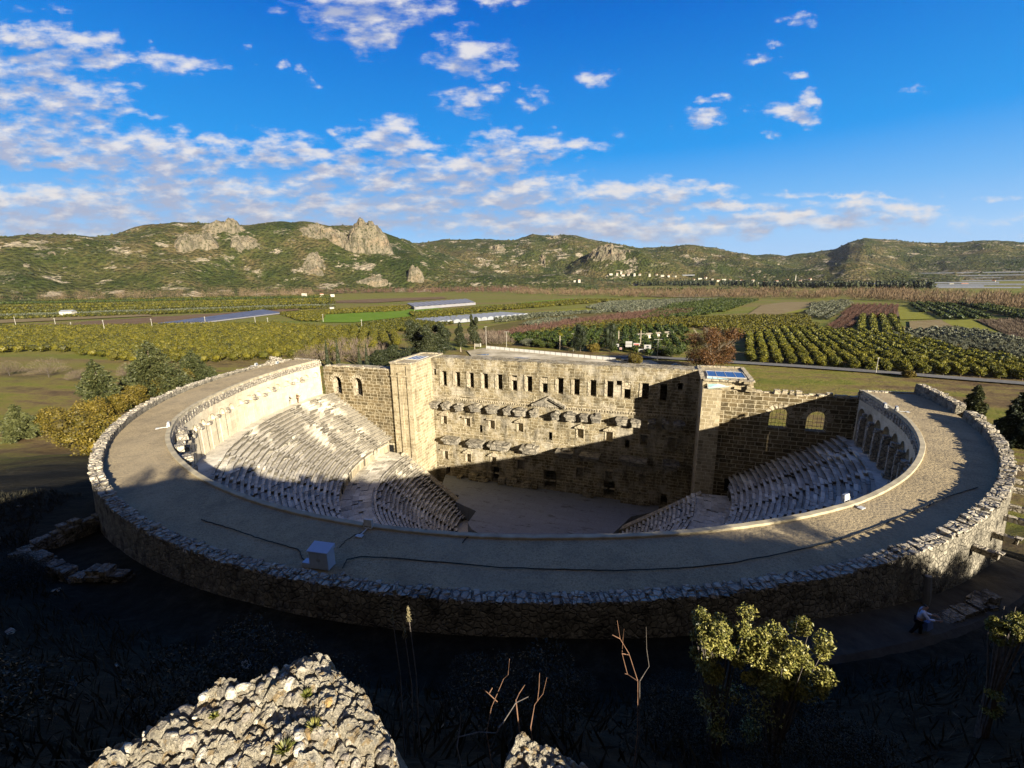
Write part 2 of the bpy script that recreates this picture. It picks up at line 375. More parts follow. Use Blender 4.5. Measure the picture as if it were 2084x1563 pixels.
M['pathdirt'] = soil('trodden_earth', (0.07, 0.06, 0.045), (0.16, 0.14, 0.105), 0.9)
M['water'] = flat('puddle_water', (0.10, 0.115, 0.14), 0.08)
M['pv'] = flat('blue_panel_glass', (0.012, 0.045, 0.17), 0.25, 0, 0.15, 0.6)
M['pvglass'] = flat('green_glass', (0.30, 0.48, 0.50), 0.15, 0, 0.2, 0.8)
M['frame'] = flat('pale_frame', (0.36, 0.35, 0.32), 0.6)
M['signwhite'] = flat('sign_board', (0.30, 0.295, 0.285), 0.6, 0, 0.04)
M['signred'] = flat('red_lettering', (0.55, 0.06, 0.05), 0.6)
M['skin'] = flat('skin', (0.42, 0.25, 0.17), 0.6)
M['hair'] = flat('dark_hair', (0.02, 0.016, 0.012), 0.6)
M['shirtwhite'] = flat('white_shirt', (0.72, 0.74, 0.82), 0.85)
M['clothblack'] = flat('black_cloth', (0.015, 0.015, 0.018), 0.9)
M['clothbrown'] = flat('brown_cloth', (0.10, 0.06, 0.035), 0.9)
M['bluecloth'] = flat('blue_bag_cloth', (0.12, 0.18, 0.36), 0.8)
M['carwhite'] = flat('white_car_paint', (0.70, 0.72, 0.74), 0.3)
M['cardark'] = flat('dark_car_paint', (0.05, 0.055, 0.065), 0.3)
M['tyre'] = flat('tyre_rubber', (0.02, 0.02, 0.02), 0.9)

def _hillmat(n):
    p = n.pos()
    pv = n.vmath('MULTIPLY_ADD', n.noise(p, 0.02, 3, out=1), (30, 30, 30), p)
    big = n.noise(pv, 0.0022, 5, 0.6); mid = n.noise(pv, 0.009, 6, 0.68); shr = n.voro(p, 0.075); fine = n.noise(p, 0.05, 6, 0.8)
    c = n.ramp(n.math('ADD', n.math('MULTIPLY', big, 0.5), n.math('MULTIPLY', mid, 0.5)), [(0.36, (0.035, 0.058, 0.014)), (0.45, (0.070, 0.088, 0.022)), (0.52, (0.115, 0.115, 0.036)), (0.58, (0.20, 0.155, 0.07)), (0.68, (0.14, 0.13, 0.05))])
    c = n.mix(n.lin(shr, 0.1, 0.75, 0.9, 0.0), c, n.mix(n.voro(p, 0.075, out=1), (0.022, 0.034, 0.012), (0.06, 0.07, 0.024)))
    c = n.mix(0.6, c, n.mix(1.0, c, n.ramp(fine, [(0.25, 0.35), (0.75, 1.6)]), 'MULTIPLY'))
    rk = n.math('MULTIPLY', n.lin(n.noise(n.vmath('MULTIPLY', pv, (1, 1, 2.2)), 0.010, 8, 0.78), 0.555, 0.60), n.lin(n.noise(p, 0.0035, 3), 0.36, 0.50), clamp=True)
    c = n.mix(n.math('MULTIPLY', rk, 0.95), c, n.mix(n.noise(p, 0.05, 4), (0.34, 0.28, 0.19), (0.66, 0.56, 0.42)))
    return c, n.bump(n.math('ADD', n.math('MULTIPLY', shr, -1.0), n.math('MULTIPLY', fine, 1.2)), 1.0, 10.0)
M['hills'] = mat('scrub_hillside', _hillmat, 0.97, 0.05)

def _cliff(n):
    p = n.tc('Object')
    v = n.noise(n.vmath('MULTIPLY', p, (1, 1, 0.35)), 0.045, 8, 0.72); f = n.noise(p, 0.12, 6, 0.75); b = n.noise(p, 0.02, 4)
    c = n.ramp(v, [(0.3, (0.06, 0.055, 0.035)), (0.45, (0.19, 0.165, 0.115)), (0.6, (0.32, 0.27, 0.19)), (0.75, (0.42, 0.35, 0.25))])
    c = n.mix(n.lin(b, 0.5, 0.7, 0, 0.5), c, (0.42, 0.29, 0.18))
    c = n.mix(n.lin(f, 0.50, 0.60, 0, 0.9), c, (0.045, 0.052, 0.014))
    return c, n.bump(n.math('ADD', v, n.math('MULTIPLY', f, 0.4)), 1.0, 9.0)
M['cliff'] = mat('grey_limestone_cliff', _cliff, 0.95, 0.1)

def _congl(n):
    p = n.tc('Object')
    cell = n.sep(n.noise(p, 16, 2, .5, out=1)); cell = [n.lin(q, .3, .7) for q in cell]; d = n.lin(n.noise(p, 30, 6, .8), .3, .75, 1, 0); e = n.voro(p, 60.0); f = n.noise(p, 70, 8, 0.8); m = n.noise(p, 4.0, 7, 0.72)
    c = n.mix(cell[0], (0.52, 0.45, 0.33), (0.83, 0.75, 0.58))
    c = n.mix(n.lin(cell[1], 0.70, 0.80, 0, 0.7), c, (0.50, 0.34, 0.15))
    c = n.mix(n.lin(cell[2], 0.72, 0.80, 0, 0.6), c, (0.26, 0.245, 0.23))
    c = n.mix(n.lin(d, 0.55, 0.95, 0, .8), c, (0.16, 0.135, 0.10))
    c = n.mix(0.7, c, n.mix(1.0, c, n.ramp(f, [(0.25, 0.45), (0.75, 1.5)]), 'MULTIPLY'))
    c = n.mix(n.lin(m, 0.52, 0.68, 0, 0.5), c, (0.12, 0.10, 0.08))
    h = n.math('ADD', n.math('MULTIPLY', d, -1.0), n.math('ADD', n.math('MULTIPLY', e, -0.5), n.math('MULTIPLY', f, 0.6)))
    return c, n.bump(h, 1.0, 0.06)
M['congl'] = mat('pebble_conglomerate', _congl, 0.95, 0.1, alb=1.0)
def _pebble(n):
    i = n.island(); p = n.tc('Object'); f = n.noise(p, 60, 8, 0.75); m = n.noise(p, 12, 6, 0.7); e = n.voro(n.vmath('MULTIPLY_ADD', n.noise(p, 20, 3, out=1), (.03, .03, .03), p), 45)
    c = n.ramp(i, [(0.0, (0.50, 0.44, 0.35)), (0.35, (0.72, 0.66, 0.53)), (0.66, (0.34, 0.30, 0.25)), (0.80, (0.52, 0.34, 0.14)), (0.88, (0.62, 0.55, 0.44))], 'CONSTANT')
    c = n.mix(0.75, c, n.mix(1.0, c, n.ramp(f, [(0.25, 0.25), (0.75, 1.6)]), 'MULTIPLY'))
    c = n.mix(n.lin(m, 0.46, 0.64, 0, 0.7), c, (0.09, 0.078, 0.06))
    return c, n.bump(n.math('ADD', n.math('MULTIPLY', f, .8), n.math('ADD', m, n.math('MULTIPLY', e, -.6))), 1.0, 0.03)
M['pebble'] = mat('cemented_pebble', _pebble, 0.95, 0.1, alb=1.0)
# ------------------------------------------------------------------ the theatre (theatre frame, z from the gallery level)
_RP = [170, 176, 192, 208, 217, 225, 235, 246, 258, 275, 290, 303, 315, 325, 336, 347, 355, 364, 370]
_RV = [41.3, 41.3, 41.0, 41.2, 41.8, 42.15, 42.0, 41.6, 41.35, 41.2, 41.15, 41.5, 42.0, 42.05, 41.95, 41.55, 41.0, 40.95, 40.95]
def rin(ph): return np.interp(ph, _RP, _RV)
ROUT0, ROUT1 = 46.25, 47.0
P0, P1 = 176.0, 364.0
def pol(r, ph, z): return (r * math.cos(R(ph)), r * math.sin(R(ph)), z)
def apol(r, ph, z):
    a = np.radians(ph); r = np.broadcast_to(r, a.shape); z = np.broadcast_to(z, a.shape)
    return np.stack([r * np.cos(a), r * np.sin(a), z], -1)
def on_y(u, v, yl):
    """theatre-frame x and z where the sight line of a photo pixel meets the plane y = yl"""
    d = px_ray(u, v); n = (-math.sin(AL), math.cos(AL))
    t = (yl + CX * n[0] + CY * n[1]) / (d[0] * n[0] + d[1] * n[1])
    x, _ = to_local(d[0] * t, d[1] * t); return x, d[2] * t - RIM

aud = empty('auditorium', T(0, 0), AL, 'horseshoe of stone seating with a broad gravel gallery round its rim', 'ancient auditorium')
PH = np.linspace(P0, P1, 378)
# gallery surface, gently uneven
rr = np.linspace(0, 1, 7)
ri = rin(PH) + 0.34
G = np.stack([apol(ri + (ROUT0 + 0.1 - ri) * t, PH, 0.02 * np.sin(PH * 0.7) * math.sin(3.14 * t)) for t in rr], 1)
MB().grid(G).build('gallery_floor', M['gravel'], aud, True)
# kerb round the inner edge
mb = MB()
prof = [(-0.03, -0.35), (-0.03, 0.10), (0.02, 0.13), (0.33, 0.13), (0.36, 0.10), (0.36, -0.05)]
K = np.stack([apol(rin(PH) + a, PH, b + 0.012 * np.sin(PH * 3.1)) for a, b in prof], 1)
mb.grid(K[:, ::-1]); mb.build('kerb', M['kerb'], aud)
# parapet: a core wall with a rough stone coping
def par_h(ph):
    return np.interp(ph, [176, 186, 196, 210, 222, 235, 260, 300, 340, 350, 364], [0.20, 0.26, 0.36, 0.50, 0.60, 0.56, 0.50, 0.52, 0.58, 0.85, 1.15])
for a0, a1 in ((178.0, 351.0), (353.2, 364.0)):
    ph = np.linspace(a0, a1, int((a1 - a0) * 3) + 2)
    arc = np.radians(ph) * 47.0
    hh = par_h(ph) + 0.10 * (fbm(ph * 1.1, ph * 0 + 2.2, 5) - 0.5)
    zb = np.interp(ph % 360, [0, 20, 150, 185, 200, 215, 240, 270, 300, 322, 340, 359.9], [-24, -24, -24, -24, -16, -11, -7.5, -5, -5, -8, -14, -24])
    lay = [(ROUT0, ph * 0 - 0.1), (ROUT0 - 0.02, hh * 0.5), (ROUT0 + 0.02, hh), (ROUT1 - 0.05, hh), (ROUT1, hh * 0.4), (ROUT1 + 0.05, zb * 0.15), (ROUT1 + 0.25, zb * 0.5), (ROUT1 + 0.5, zb)]
    V = np.stack([apol(r + 0.06 * (fbm(ph * 2.1, ph * 0 + k, 9) - 0.5), ph, z) for k, (r, z) in enumerate(lay)], 1)
    U = np.stack([np.stack([arc, z + (0.8 if k in (2, 3) else 0)], -1) for k, (r, z) in enumerate(lay)], 1)
    mb = MB(); mb.grid(V[:, ::-1], U[:, ::-1])
    for e in (0, -1):
        q = V[e]; mb.add(q[:5], [[0, 1, 2, 3, 4]] if e else [[4, 3, 2, 1, 0]])
    mb.build('parapet_wall', M['outer'], aud)
    cs = MB(); p = a0 + 0.15
    while p < a1 - 0.2:
        h0 = float(np.interp(p, ph, hh)); L = random.uniform(0.13, 0.32)
        big = random.random() < 0.10
        for lane in ((0.0,) if random.random() < 0.4 else (-0.2, 0.2)):
            wr = 0.40 if lane == 0 else 0.22
            c = pol((ROUT0 + ROUT1) / 2 + lane + random.uniform(-0.04, 0.04), p + random.uniform(-0.05, 0.05), h0 + random.uniform(-0.02, 0.05) + (0.08 if big else 0))
            cs.stone(c, (wr, L * 0.85 * random.uniform(0.7, 1.05), random.uniform(0.05, 0.10) + (0.05 if big else 0)), R(p) + random.uniform(-0.3, 0.3), 0.35, 0.14)
        p += math.degrees(L * 1.7 / 46.6)
    cs.build('coping_stones', M['coping'], aud)
# corbels standing out of the outer wall on the sunny side
for ph_, z_ in ((317.5, -0.75), (321.5, -1.0), (325.0, -0.9), (328.5, -1.2), (331.5, -0.8), (335.0, -1.1), (338.5, -0.9)):
    mb = MB()
    mb.stone(pol(ROUT1 + 0.55, ph_, z_), (0.55, 0.22, 0.17), R(ph_), 0.12)
    mb.stone(pol(ROUT1 + 1.05, ph_, z_ + 0.22), (0.16, 0.22, 0.05), R(ph_), 0.2)
    mb.build('corbel', M['coping'], aud)
# rubble stack and low cap wall at the far left end of the gallery
mb = MB()
for k in range(46):
    t = random.random(); a = random.uniform(181.0, 184.6); hz = 1.25 * math.exp(-((a - 182.6) / 1.3) ** 2)
    mb.stone(pol(random.uniform(45.6, 47.0), a, 0.1 + hz * t), (random.uniform(0.2, 0.45), random.uniform(0.2, 0.4), random.uniform(0.12, 0.25)), random.uniform(0, 3), 0.35, 0.4)
mb.build('rubble_stack', M['coping'], aud)
for e, sgn in ((P0, 1), (P1, -1)):
    mb = MB(); ra = np.linspace(rin(e) - 0.2, ROUT1, 10)
    for i in range(len(ra) - 1):
        L = (ra[i + 1] - ra[i]) / 2 - 0.01
        mb.stone(pol((ra[i] + ra[i + 1]) / 2, e + sgn * 0.2, 0.02), (L, 0.28, random.uniform(0.10, 0.16)), R(e), 0.12, 0.03)
    mb.build('end_coping', M['coping'], aud)
for e in (P0, P1):
    mb = MB()
    a = pol(rin(e) - 0.2, e, 0); b = pol(ROUT1, e, 0)
    q = [(a[0], a[1], -6.6), (b[0], b[1], -24), (b[0], b[1], -0.02), (a[0], a[1], -0.02)]
    mb.quad(*(q if e == P0 else q[::-1]))
    mb.build('end_wall', M['wing'], aud)

# arcade under the gallery
NB = 58; db = (P1 - P0) / NB
left, deepm = MB(), MB()
class _Imp:
    def stone(self, *a):
        MB().stone(*a).build('impost_stone', M['coping'], left_o)
imp = _Imp(); left_o = MB().box(0, .01, 0, .01, -20, -19.99).build('arcade', M['arcade'], aud)
for b in range(NB):
    p0_, p1_ = P0 + b * db, P0 + (b + 1) * db; pm = (p0_ + p1_) / 2
    rf = float(rin(pm)) - 0.03
    deep = pm > 296
    dep = 1.75 if deep else 0.42
    half = db * (0.36 if deep else 0.33); hw = R(half) * rf
    zs, ztop, zbot = (-2.75, -0.02, -6.25)
    tgt = left if not deep else deepm
    def vert(p, z, r): return pol(r, p, z)
    def uvp(p, z): return (R(p) * 41.5, z)
    def wall(pa, pb, z0a, z0b, z1a, z1b, r):
        ra_, rb_ = r + float(rin(pa)) - float(rin(pm)), r + float(rin(pb)) - float(rin(pm))
        tgt.quad(vert(pb, z0b, rb_), vert(pa, z0a, ra_), vert(pa, z1a, ra_), vert(pb, z1b, rb_), [uvp(pb, z0b), uvp(pa, z0a), uvp(pa, z1a), uvp(pb, z1b)])
    wall(p0_, pm - half, zbot, zbot, ztop, ztop, rf); wall(pm + half, p1_, zbot, zbot, ztop, ztop, rf)
    n = 10; an = [math.pi - math.pi * k / n for k in range(n + 1)]
    ap = [pm + half * math.cos(t) for t in an]; az = [zs + hw * math.sin(t) for t in an]
    for k in range(n):
        wall(ap[k], ap[k + 1], az[k], az[k + 1], ztop, ztop, rf)
        if deep: wall(ap[k], ap[k + 1], zbot, zbot, az[k], az[k + 1], rf + dep)
        else:
            wall(ap[k], ap[k + 1], zbot, zbot, -2.95, -2.95, rf + 0.05); wall(ap[k], ap[k + 1], -2.95, -2.95, az[k], az[k + 1], rf + dep)
            tgt.quad(vert(ap[k], -2.95, rf + 0.05), vert(ap[k + 1], -2.95, rf + 0.05), vert(ap[k + 1], -2.95, rf + dep), vert(ap[k], -2.95, rf + dep), [(0, 0), (.2, 0), (.2, .3), (0, .3)])
        tgt.quad(vert(ap[k], az[k], rf), vert(ap[k], az[k], rf + dep), vert(ap[k + 1], az[k + 1], rf + dep), vert(ap[k + 1], az[k + 1], rf),
                 [(k * .2, 0), (k * .2, dep), (k * .2 + .2, dep), (k * .2 + .2, 0)])
    for s in (-1, 1):
        pa = pm + s * half
        qd = [vert(pa, zbot, rf), vert(pa, zbot, rf + dep), vert(pa, zs, rf + dep), vert(pa, zs, rf)]
        tgt.quad(*(qd if s > 0 else qd[::-1]), [(0, zbot), (dep, zbot), (dep, zs), (0, zs)])
    # impost stones and stumps on the piers
    if pm < 250 or deep:
        if random.random() < (0.75 if 200 < pm < 250 or deep else 0.35):
            imp.stone(pol(rf - 0.22, p0_, -2.75 + random.uniform(-0.1, 0.1)), (0.34, 0.36, 0.20), R(p0_), 0.25, 0.08)
            if random.random() < 0.5: imp.stone(pol(rf - 0.14, p0_, -2.36), (0.26, 0.30, 0.17), R(p0_), 0.3, 0.08)
        if deep:
            imp.stone(pol(rf - 0.30, p0_, -4.55), (0.30, 0.30, 1.62), R(p0_), 0.06, 0.02)
            if random.random() < 0.5: imp.stone(pol(rf - 0.34, p0_, -6.05), (0.42, 0.42, 0.16), R(p0_), 0.1, 0.02)
for k in range(26):      # the tumbled blocks at the left turn of the arcade
    a = random.uniform(226, 243); rf = float(rin(a))
    imp.stone(pol(rf - random.uniform(0.1, 0.75), a, -0.5 - random.random() * 4.6), (random.uniform(0.25, 0.6), random.uniform(0.35, 0.75), random.uniform(0.2, 0.36)), R(a) + random.uniform(-0.2, 0.2), 0.15, 0.1)
left.build('arcade_wall', M['arcade'], aud); deepm.build('arcade_open_bays', M['arcade'], aud)
tb = MB()       # courses between arcade and kerb
for p in np.arange(P0, P1, 1.05):
    for kk in range(2):
        tb.stone(pol(float(rin(p)) - 0.03, p + random.uniform(-.1, .1), -0.42 - kk * 0.42), (0.06 + random.random() * 0.05, 0.47, 0.195), R(p), 0.06, 0.02)
tb.build('arcade_cornice', M['coping'], aud)

# seating
def seat_row(r0, tread, z, rise, ylim, name, parent, blk=(0.8, 2.1)):
    a0 = 180 - math.degrees(math.asin(ylim / r0)); a1 = 360 + math.degrees(math.asin(ylim / r0))
    Lm = [a0]
    while Lm[-1] < a1: Lm.append(Lm[-1] + math.degrees(random.uniform(*blk) / r0))
    Lm[-1] = a1
    e = np.array(Lm); n = len(e) - 1
    dz = rng.normal(0, 0.022, n); dr = rng.normal(0, 0.03, n)
    br = rng.random(n) < 0.07; dz[br] -= rng.uniform(0.08, 0.3, br.sum()); dr[br] += rng.uniform(-.02, .12, br.sum())
    g = math.degrees(0.012 / r0)
    A0, A1 = e[:-1] + g, e[1:] - g
    ro = np.full(n, r0 + 0.06); rb = r0 - tread - 0.05 + dr
    zt = z + dz; zl = np.full(n, z - rise - 0.12)
    tl = rng.normal(0, 0.012, n)
    tr_ = min(0.16, rise * .36); rm = rb + tread * .58
    c = [apol(rb + 0.20, A0, zl), apol(rb + 0.20, A1, zl), apol(rb, A0, zt + tl - .10), apol(rb, A1, zt - tl - .10), apol(rb + .01, A0, zt + tl), apol(rb + .01, A1, zt - tl), apol(rm, A0, zt + tl), apol(rm, A1, zt - tl), apol(rm + .03, A0, zt - tr_), apol(rm + .03, A1, zt - tr_), apol(ro + .2, A0, zt - tr_), apol(ro + .2, A1, zt - tr_)]
    V = np.stack(c, 1).reshape(-1, 3)
    q = np.array([[0, 1, 3, 2], [2, 3, 5, 4], [4, 5, 7, 6], [6, 7, 9, 8], [8, 9, 11, 10], [0, 2, 4, 6], [1, 7, 5, 3], [0, 6, 8, 10], [1, 11, 9, 7]])
    Fq = (np.arange(n)[:, None, None] * 12 + q[None]).reshape(-1, 4)
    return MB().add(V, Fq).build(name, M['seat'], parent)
def cone(r0, z0, r1, z1, ylim, name, parent, m):
    ph = np.linspace(180 - math.degrees(math.asin(ylim / r0)), 360 + math.degrees(math.asin(ylim / r0)), 120)
    return MB().grid(np.stack([apol(r0, ph, z0), apol(r1, ph, z1)], 1)).build(name, m, parent)
YU, YL = 4.05, 1.9
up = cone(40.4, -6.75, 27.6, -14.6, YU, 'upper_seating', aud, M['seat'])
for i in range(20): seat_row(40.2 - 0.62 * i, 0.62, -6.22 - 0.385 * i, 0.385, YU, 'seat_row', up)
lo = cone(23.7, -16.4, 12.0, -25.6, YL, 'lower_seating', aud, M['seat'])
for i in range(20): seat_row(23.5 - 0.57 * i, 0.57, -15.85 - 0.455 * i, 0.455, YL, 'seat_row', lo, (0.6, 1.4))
for base, r0, tr, z0, rs, n, stp, off in ((up, 40.2, 0.62, -6.22, 0.385, 20, 9.4, 4.0), (lo, 23.5, 0.57, -15.85, 0.455, 20, 18.8, 4.0)):
    a = 176 + off
    while a < 363:
        mb = MB()
        for i in range(n):
            r = r0 - tr * (i + 1) + 0.02
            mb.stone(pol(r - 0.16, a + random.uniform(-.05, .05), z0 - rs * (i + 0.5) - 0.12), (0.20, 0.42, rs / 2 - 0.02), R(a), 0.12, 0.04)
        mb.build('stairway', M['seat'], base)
        a += stp
# gallery walk at the head of the seats, the mid walk, its wall and the orchestra
ph = np.linspace(P0, P1, 160)
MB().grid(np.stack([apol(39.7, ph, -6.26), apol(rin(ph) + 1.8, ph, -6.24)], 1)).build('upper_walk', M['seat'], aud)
ph = np.linspace(174, 366, 120)
rw = 27.75 + 0.05 * np.sin(ph * 2.2)
Uw = np.stack([np.stack([np.radians(ph) * 27.7, ph * 0 + z], -1) for z in (-15.9, -14.05, -13.95)], 1)
MB().grid(np.stack([apol(27.7, ph, -15.9), apol(rw - .02, ph, -14.05), apol(rw + 0.6, ph, -13.95)], 1)[:, ::-1], Uw[:, ::-1]).build('mid_walk_wall', M['tower2'], aud)
mb = MB()
for a in np.arange(176, 364, 2.05):
    mb.stone(pol(27.75, a, -14.0), (0.34, 0.47, 0.11), R(a), 0.06, 0.02)
    if random.random() < 0.5: mb.stone(pol(27.62, a + 1, -14.9), (0.10, 0.06, 0.8), R(a), 0.1, 0.0)
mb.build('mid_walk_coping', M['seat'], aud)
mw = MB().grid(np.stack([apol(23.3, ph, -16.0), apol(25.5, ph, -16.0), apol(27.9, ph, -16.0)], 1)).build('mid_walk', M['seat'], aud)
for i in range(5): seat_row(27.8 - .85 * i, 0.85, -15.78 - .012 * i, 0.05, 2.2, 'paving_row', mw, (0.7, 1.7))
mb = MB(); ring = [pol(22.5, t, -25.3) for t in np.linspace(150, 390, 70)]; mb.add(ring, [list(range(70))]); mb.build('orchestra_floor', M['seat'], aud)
for s in (-1, 1):
    mb = MB()
    mb.hexa([(s * 24.0, 1.5, -25.3), (s * 11.5, 1.5, -25.3), (s * 11.5, 2.3, -25.3), (s * 24.0, 2.3, -25.3), (s * 24.0, 1.5, -15.7), (s * 11.5, 1.5, -24.7), (s * 11.5, 2.3, -24.7), (s * 24.0, 2.3, -15.7)])
    w = mb.build('retaining_wall', M['wing'], aud)
    mb = MB()
    mb.hexa([(s * 24.1, 1.35, -15.75), (s * 11.4, 1.35, -24.75), (s * 11.4, 2.4, -24.75), (s * 24.1, 2.4, -15.75), (s * 24.1, 1.35, -15.45), (s * 11.4, 1.35, -24.45), (s * 11.4, 2.4, -24.45), (s * 24.1, 2.4, -15.45)])
    mb.build('sloping_coping', M['trim'], w)

# ------------------------------------------------------------------ stage building
stg = empty('stage_building', T(0, 0), AL, 'tall ruined stage wall of weathered ashlar between two corner towers', 'ancient stage building')
def mapper(axis, c, sgn=1):
    """u along the wall, w up, d into it"""
    if axis == 'y': return lambda u, w, d: (u, c + d * sgn, w)
    return lambda u, w, d: (c + d * sgn, u, w)
def wall_open(mb, mp, u0, u1, w0, w1, holes, flip=False):
    us = sorted({u0, u1} | {h[0] for h in holes} | {h[1] for h in holes}); ws = sorted({w0, w1} | {h[2] for h in holes} | {h[3] for h in holes})
    def Q(a, b, c, d):
        p = [mp(*a), mp(*b), mp(*c), mp(*d)]
        mb.quad(*(p[::-1] if flip else p))
    for i in range(len(us) - 1):
        for j in range(len(ws) - 1):
            cu, cw = (us[i] + us[i + 1]) / 2, (ws[j] + ws[j + 1]) / 2
            if any(h[0] < cu < h[1] and h[2] < cw < h[3] for h in holes): continue
            Q((us[i], ws[j], 0), (us[i + 1], ws[j], 0), (us[i + 1], ws[j + 1], 0), (us[i], ws[j + 1], 0))
    for h in holes:
        if len(h) > 4 and h[4] == 'arch':
            a, b, w = h[0], h[1], h[3]; hw = (b - a) / 2; m = (a + b) / 2; n = 12
            for k in range(n):
                t0, t1 = math.pi * (1 - k / n), math.pi * (1 - (k + 1) / n)
                Q((m + hw * math.cos(t0), w - hw + hw * math.sin(t0), 0), (m + hw * math.cos(t1), w - hw + hw * math.sin(t1), 0), (m + hw * math.cos(t1), w, 0), (m + hw * math.cos(t0), w, 0))
def reveal(mp, h, dep, name, m, parent, flip=False, back=None):
    mb = MB(); a, b, c, d = h[:4]
    pts = [(a, c), (b, c)]
    if len(h) > 4 and h[4] == 'arch':
        hw = (b - a) / 2; mm = (a + b) / 2
        pts += [(mm + hw * math.cos(t), d - hw + hw * math.sin(t)) for t in np.linspace(0, math.pi, 13)]
    else: pts += [(b, d), (a, d)]
    for i in range(len(pts)):
        p, q = pts[i], pts[(i + 1) % len(pts)]
        Q = [mp(p[0], p[1], 0), mp(p[0], p[1], dep), mp(q[0], q[1], dep), mp(q[0], q[1], 0)]
        mb.quad(*(Q if flip else Q[::-1]))
    if back: 
        Q = [mp(x, w, dep) for x, w in pts]; mb.add(Q, [list(range(len(Q)))])
    return mb.build(name, m, parent)

SY = 10.3
win = [(-22.05, -21.4, -3.15, -1.98)] + [(x - 0.52, x + 0.52, -5.1, -2.3) for x in np.arange(-19.8, 18.5, 2.72)]
win = [w for w in win if w[1] < 19] + [(20.3, 21.0, -3.15, -1.98)]
extra = [(11.05, 11.9, -2.96, -2.15)]
cells = [(x - 0.36, x + 0.36, -13.45, -11.95) for x in (-12.85, 0.25, 13.2)]
doors = [(-11.0, -9.4, -22.74, -19.75), (-0.95, 1.35, -22.74, -19.1), (9.6, 11.5, -22.74, -19.5), (-20.5, -19.5, -22.74, -21.0), (18.9, 19.9, -22.74, -20.6)]
podium = [(-6.4, -4.9, -24.2, -23.0), (4.6, 6.0, -24.2, -23.0)]
nich = [(x, x + 1.15, -12.5, -10.75) for x in (-20.75, -15.95, -11.15, -5.75, 4.9, 9.7, 15.2, 19.4)]
nich2 = [(x, x + 1.15, -19.7, -17.7) for x in (-20.85, -16.1, -11.0, -5.8, 4.9, 9.9, 15.3)]
ymap = mapper('y', SY)
mb = MB(); wall_open(mb, ymap, -22.3, 23.3, -25.3, 0.0, win + extra + cells + doors + nich + nich2)
scaenae = mb.build('stage_wall', M['skene'], stg)
for h in win + extra: reveal(ymap, h, 1.25, 'window_opening', M['trim'], scaenae)
for h in win[1:-1]:
    mb = MB(); mb.stone((h[0] - .17, SY - .03, (h[2] + h[3]) / 2 + random.uniform(-.1, .25)), (.19, .09, 1.45 * random.uniform(.75, 1.05)), 0, .08)
    if random.random() < .45: mb.stone(((h[0] + h[1]) / 2, SY + .45, h[3] - random.uniform(.5, .9)), (.52, .4, random.uniform(.25, .55)), 0, .1)
    mb.build('window_jamb', M['trim'], scaenae)
for h in cells: reveal(ymap, h, 1.25, 'window_opening', M['skene'], scaenae)
for h in doors: reveal(ymap, h, 1.4, 'doorway', M['trim'], scaenae)
for h in nich + nich2: reveal(ymap, h, 0.95, 'niche', M['trim'], scaenae, back=True)
# the passage behind the wall: closed all round, lit only through its openings
mb = MB()
mb.quad((-22.3, 13.4, -25.3), (23.3, 13.4, -25.3), (23.3, 13.4, -0.4), (-22.3, 13.4, -0.4))
mb.quad((-22.3, 14.4, -0.02), (-22.3, 14.4, -26), (23.3, 14.4, -26), (23.3, 14.4, -0.02))
for z in (-22.8, -17, -9.5, -6.0): mb.quad((-22.3, 11.5, z), (23.3, 11.5, z), (23.3, 13.4, z), (-22.3, 13.4, z))
mb.build('back_wall', M['skene'], stg)
mb = MB(); mb.quad((-22.3, SY, 0.0), (23.3, SY, 0.0), (23.3, 14.4, 0.0), (-22.3, 14.4, 0.0)); mb.quad((-22.3, SY + 1.3, -0.45), (-22.3, 13.4, -0.45), (23.3, 13.4, -0.45), (23.3, SY + 1.3, -0.45))
for k in range(52):
    x = -22.1 + 45.2 * k / 51.5
    mb.stone((x, SY + 0.35, 0.03 + random.uniform(-.04, .05)), (0.43, 0.42, 0.13), 0, 0.16, 0.04)
mb.build('wall_top', M['skene'], stg)
# pieces of the two entablatures
def entab(x0, x1, zt, pr, broken):
    mb = MB(); w = (x1 - x0) / 2; c = (x0 + x1) / 2
    mb.stone((c, SY - pr * 0.40, zt - 0.95), (w * 0.80, pr * 0.42, 0.26), 0, 0.06, 0.01)
    mb.stone((c, SY - pr * 0.46, zt - 0.52), (w * 0.90, pr * 0.50, 0.17), random.uniform(-.03, .03), 0.08, 0.02)
    mb.stone((c + random.uniform(-.1, .1), SY - pr * 0.56, zt - 0.20), (w, pr * 0.60, 0.15), random.uniform(-.04, .04), 0.10 + broken, 0.03)
    if random.random() < 0.7: mb.stone((c + random.uniform(-.4, .4), SY - pr * 0.4, zt + 0.07), (w * 0.55, pr * 0.4, 0.14), random.uniform(-.1, .1), 0.4, 0.08)
    for s in (-0.55, 0.0, 0.55): mb.stone((c + s * w * 0.8, SY - pr * 0.9, zt - 0.38), (0.09, 0.20, 0.07), 0, 0.1)
    mb.build('entablature_block', M['entab'], stg)
for x, w in ((-21.6, 1.6), (-19.2, 1.5), (-16.6, 1.4), (-13.3, 2.0), (-10.1, 2.1), (-7.2, 1.4), (-4.8, 2.3), (-2.4, 1.3), (1.4, 1.4), (4.0, 1.9), (6.3, 1.3), (8.2, 1.7), (12.3, 1.9), (14.5, 1.6), (16.8, 1.2), (18.8, 1.1), (20.8, 1.8)):
    entab(x - w / 2, x + w / 2, -8.0 + random.uniform(-.1, .1), 1.7, 0.1)
for x, w in ((-18.4, 3.4), (-13.4, 3.3), (-8.8, 4.2), (-3.1, 3.2), (3.2, 3.2), (7.3, 3.6), (14.4, 4.6), (20.0, 2.6)):
    entab(x - w / 2, x + w / 2, -14.6 + random.uniform(-.08, .08), 2.0, 0.05)
mb = MB()
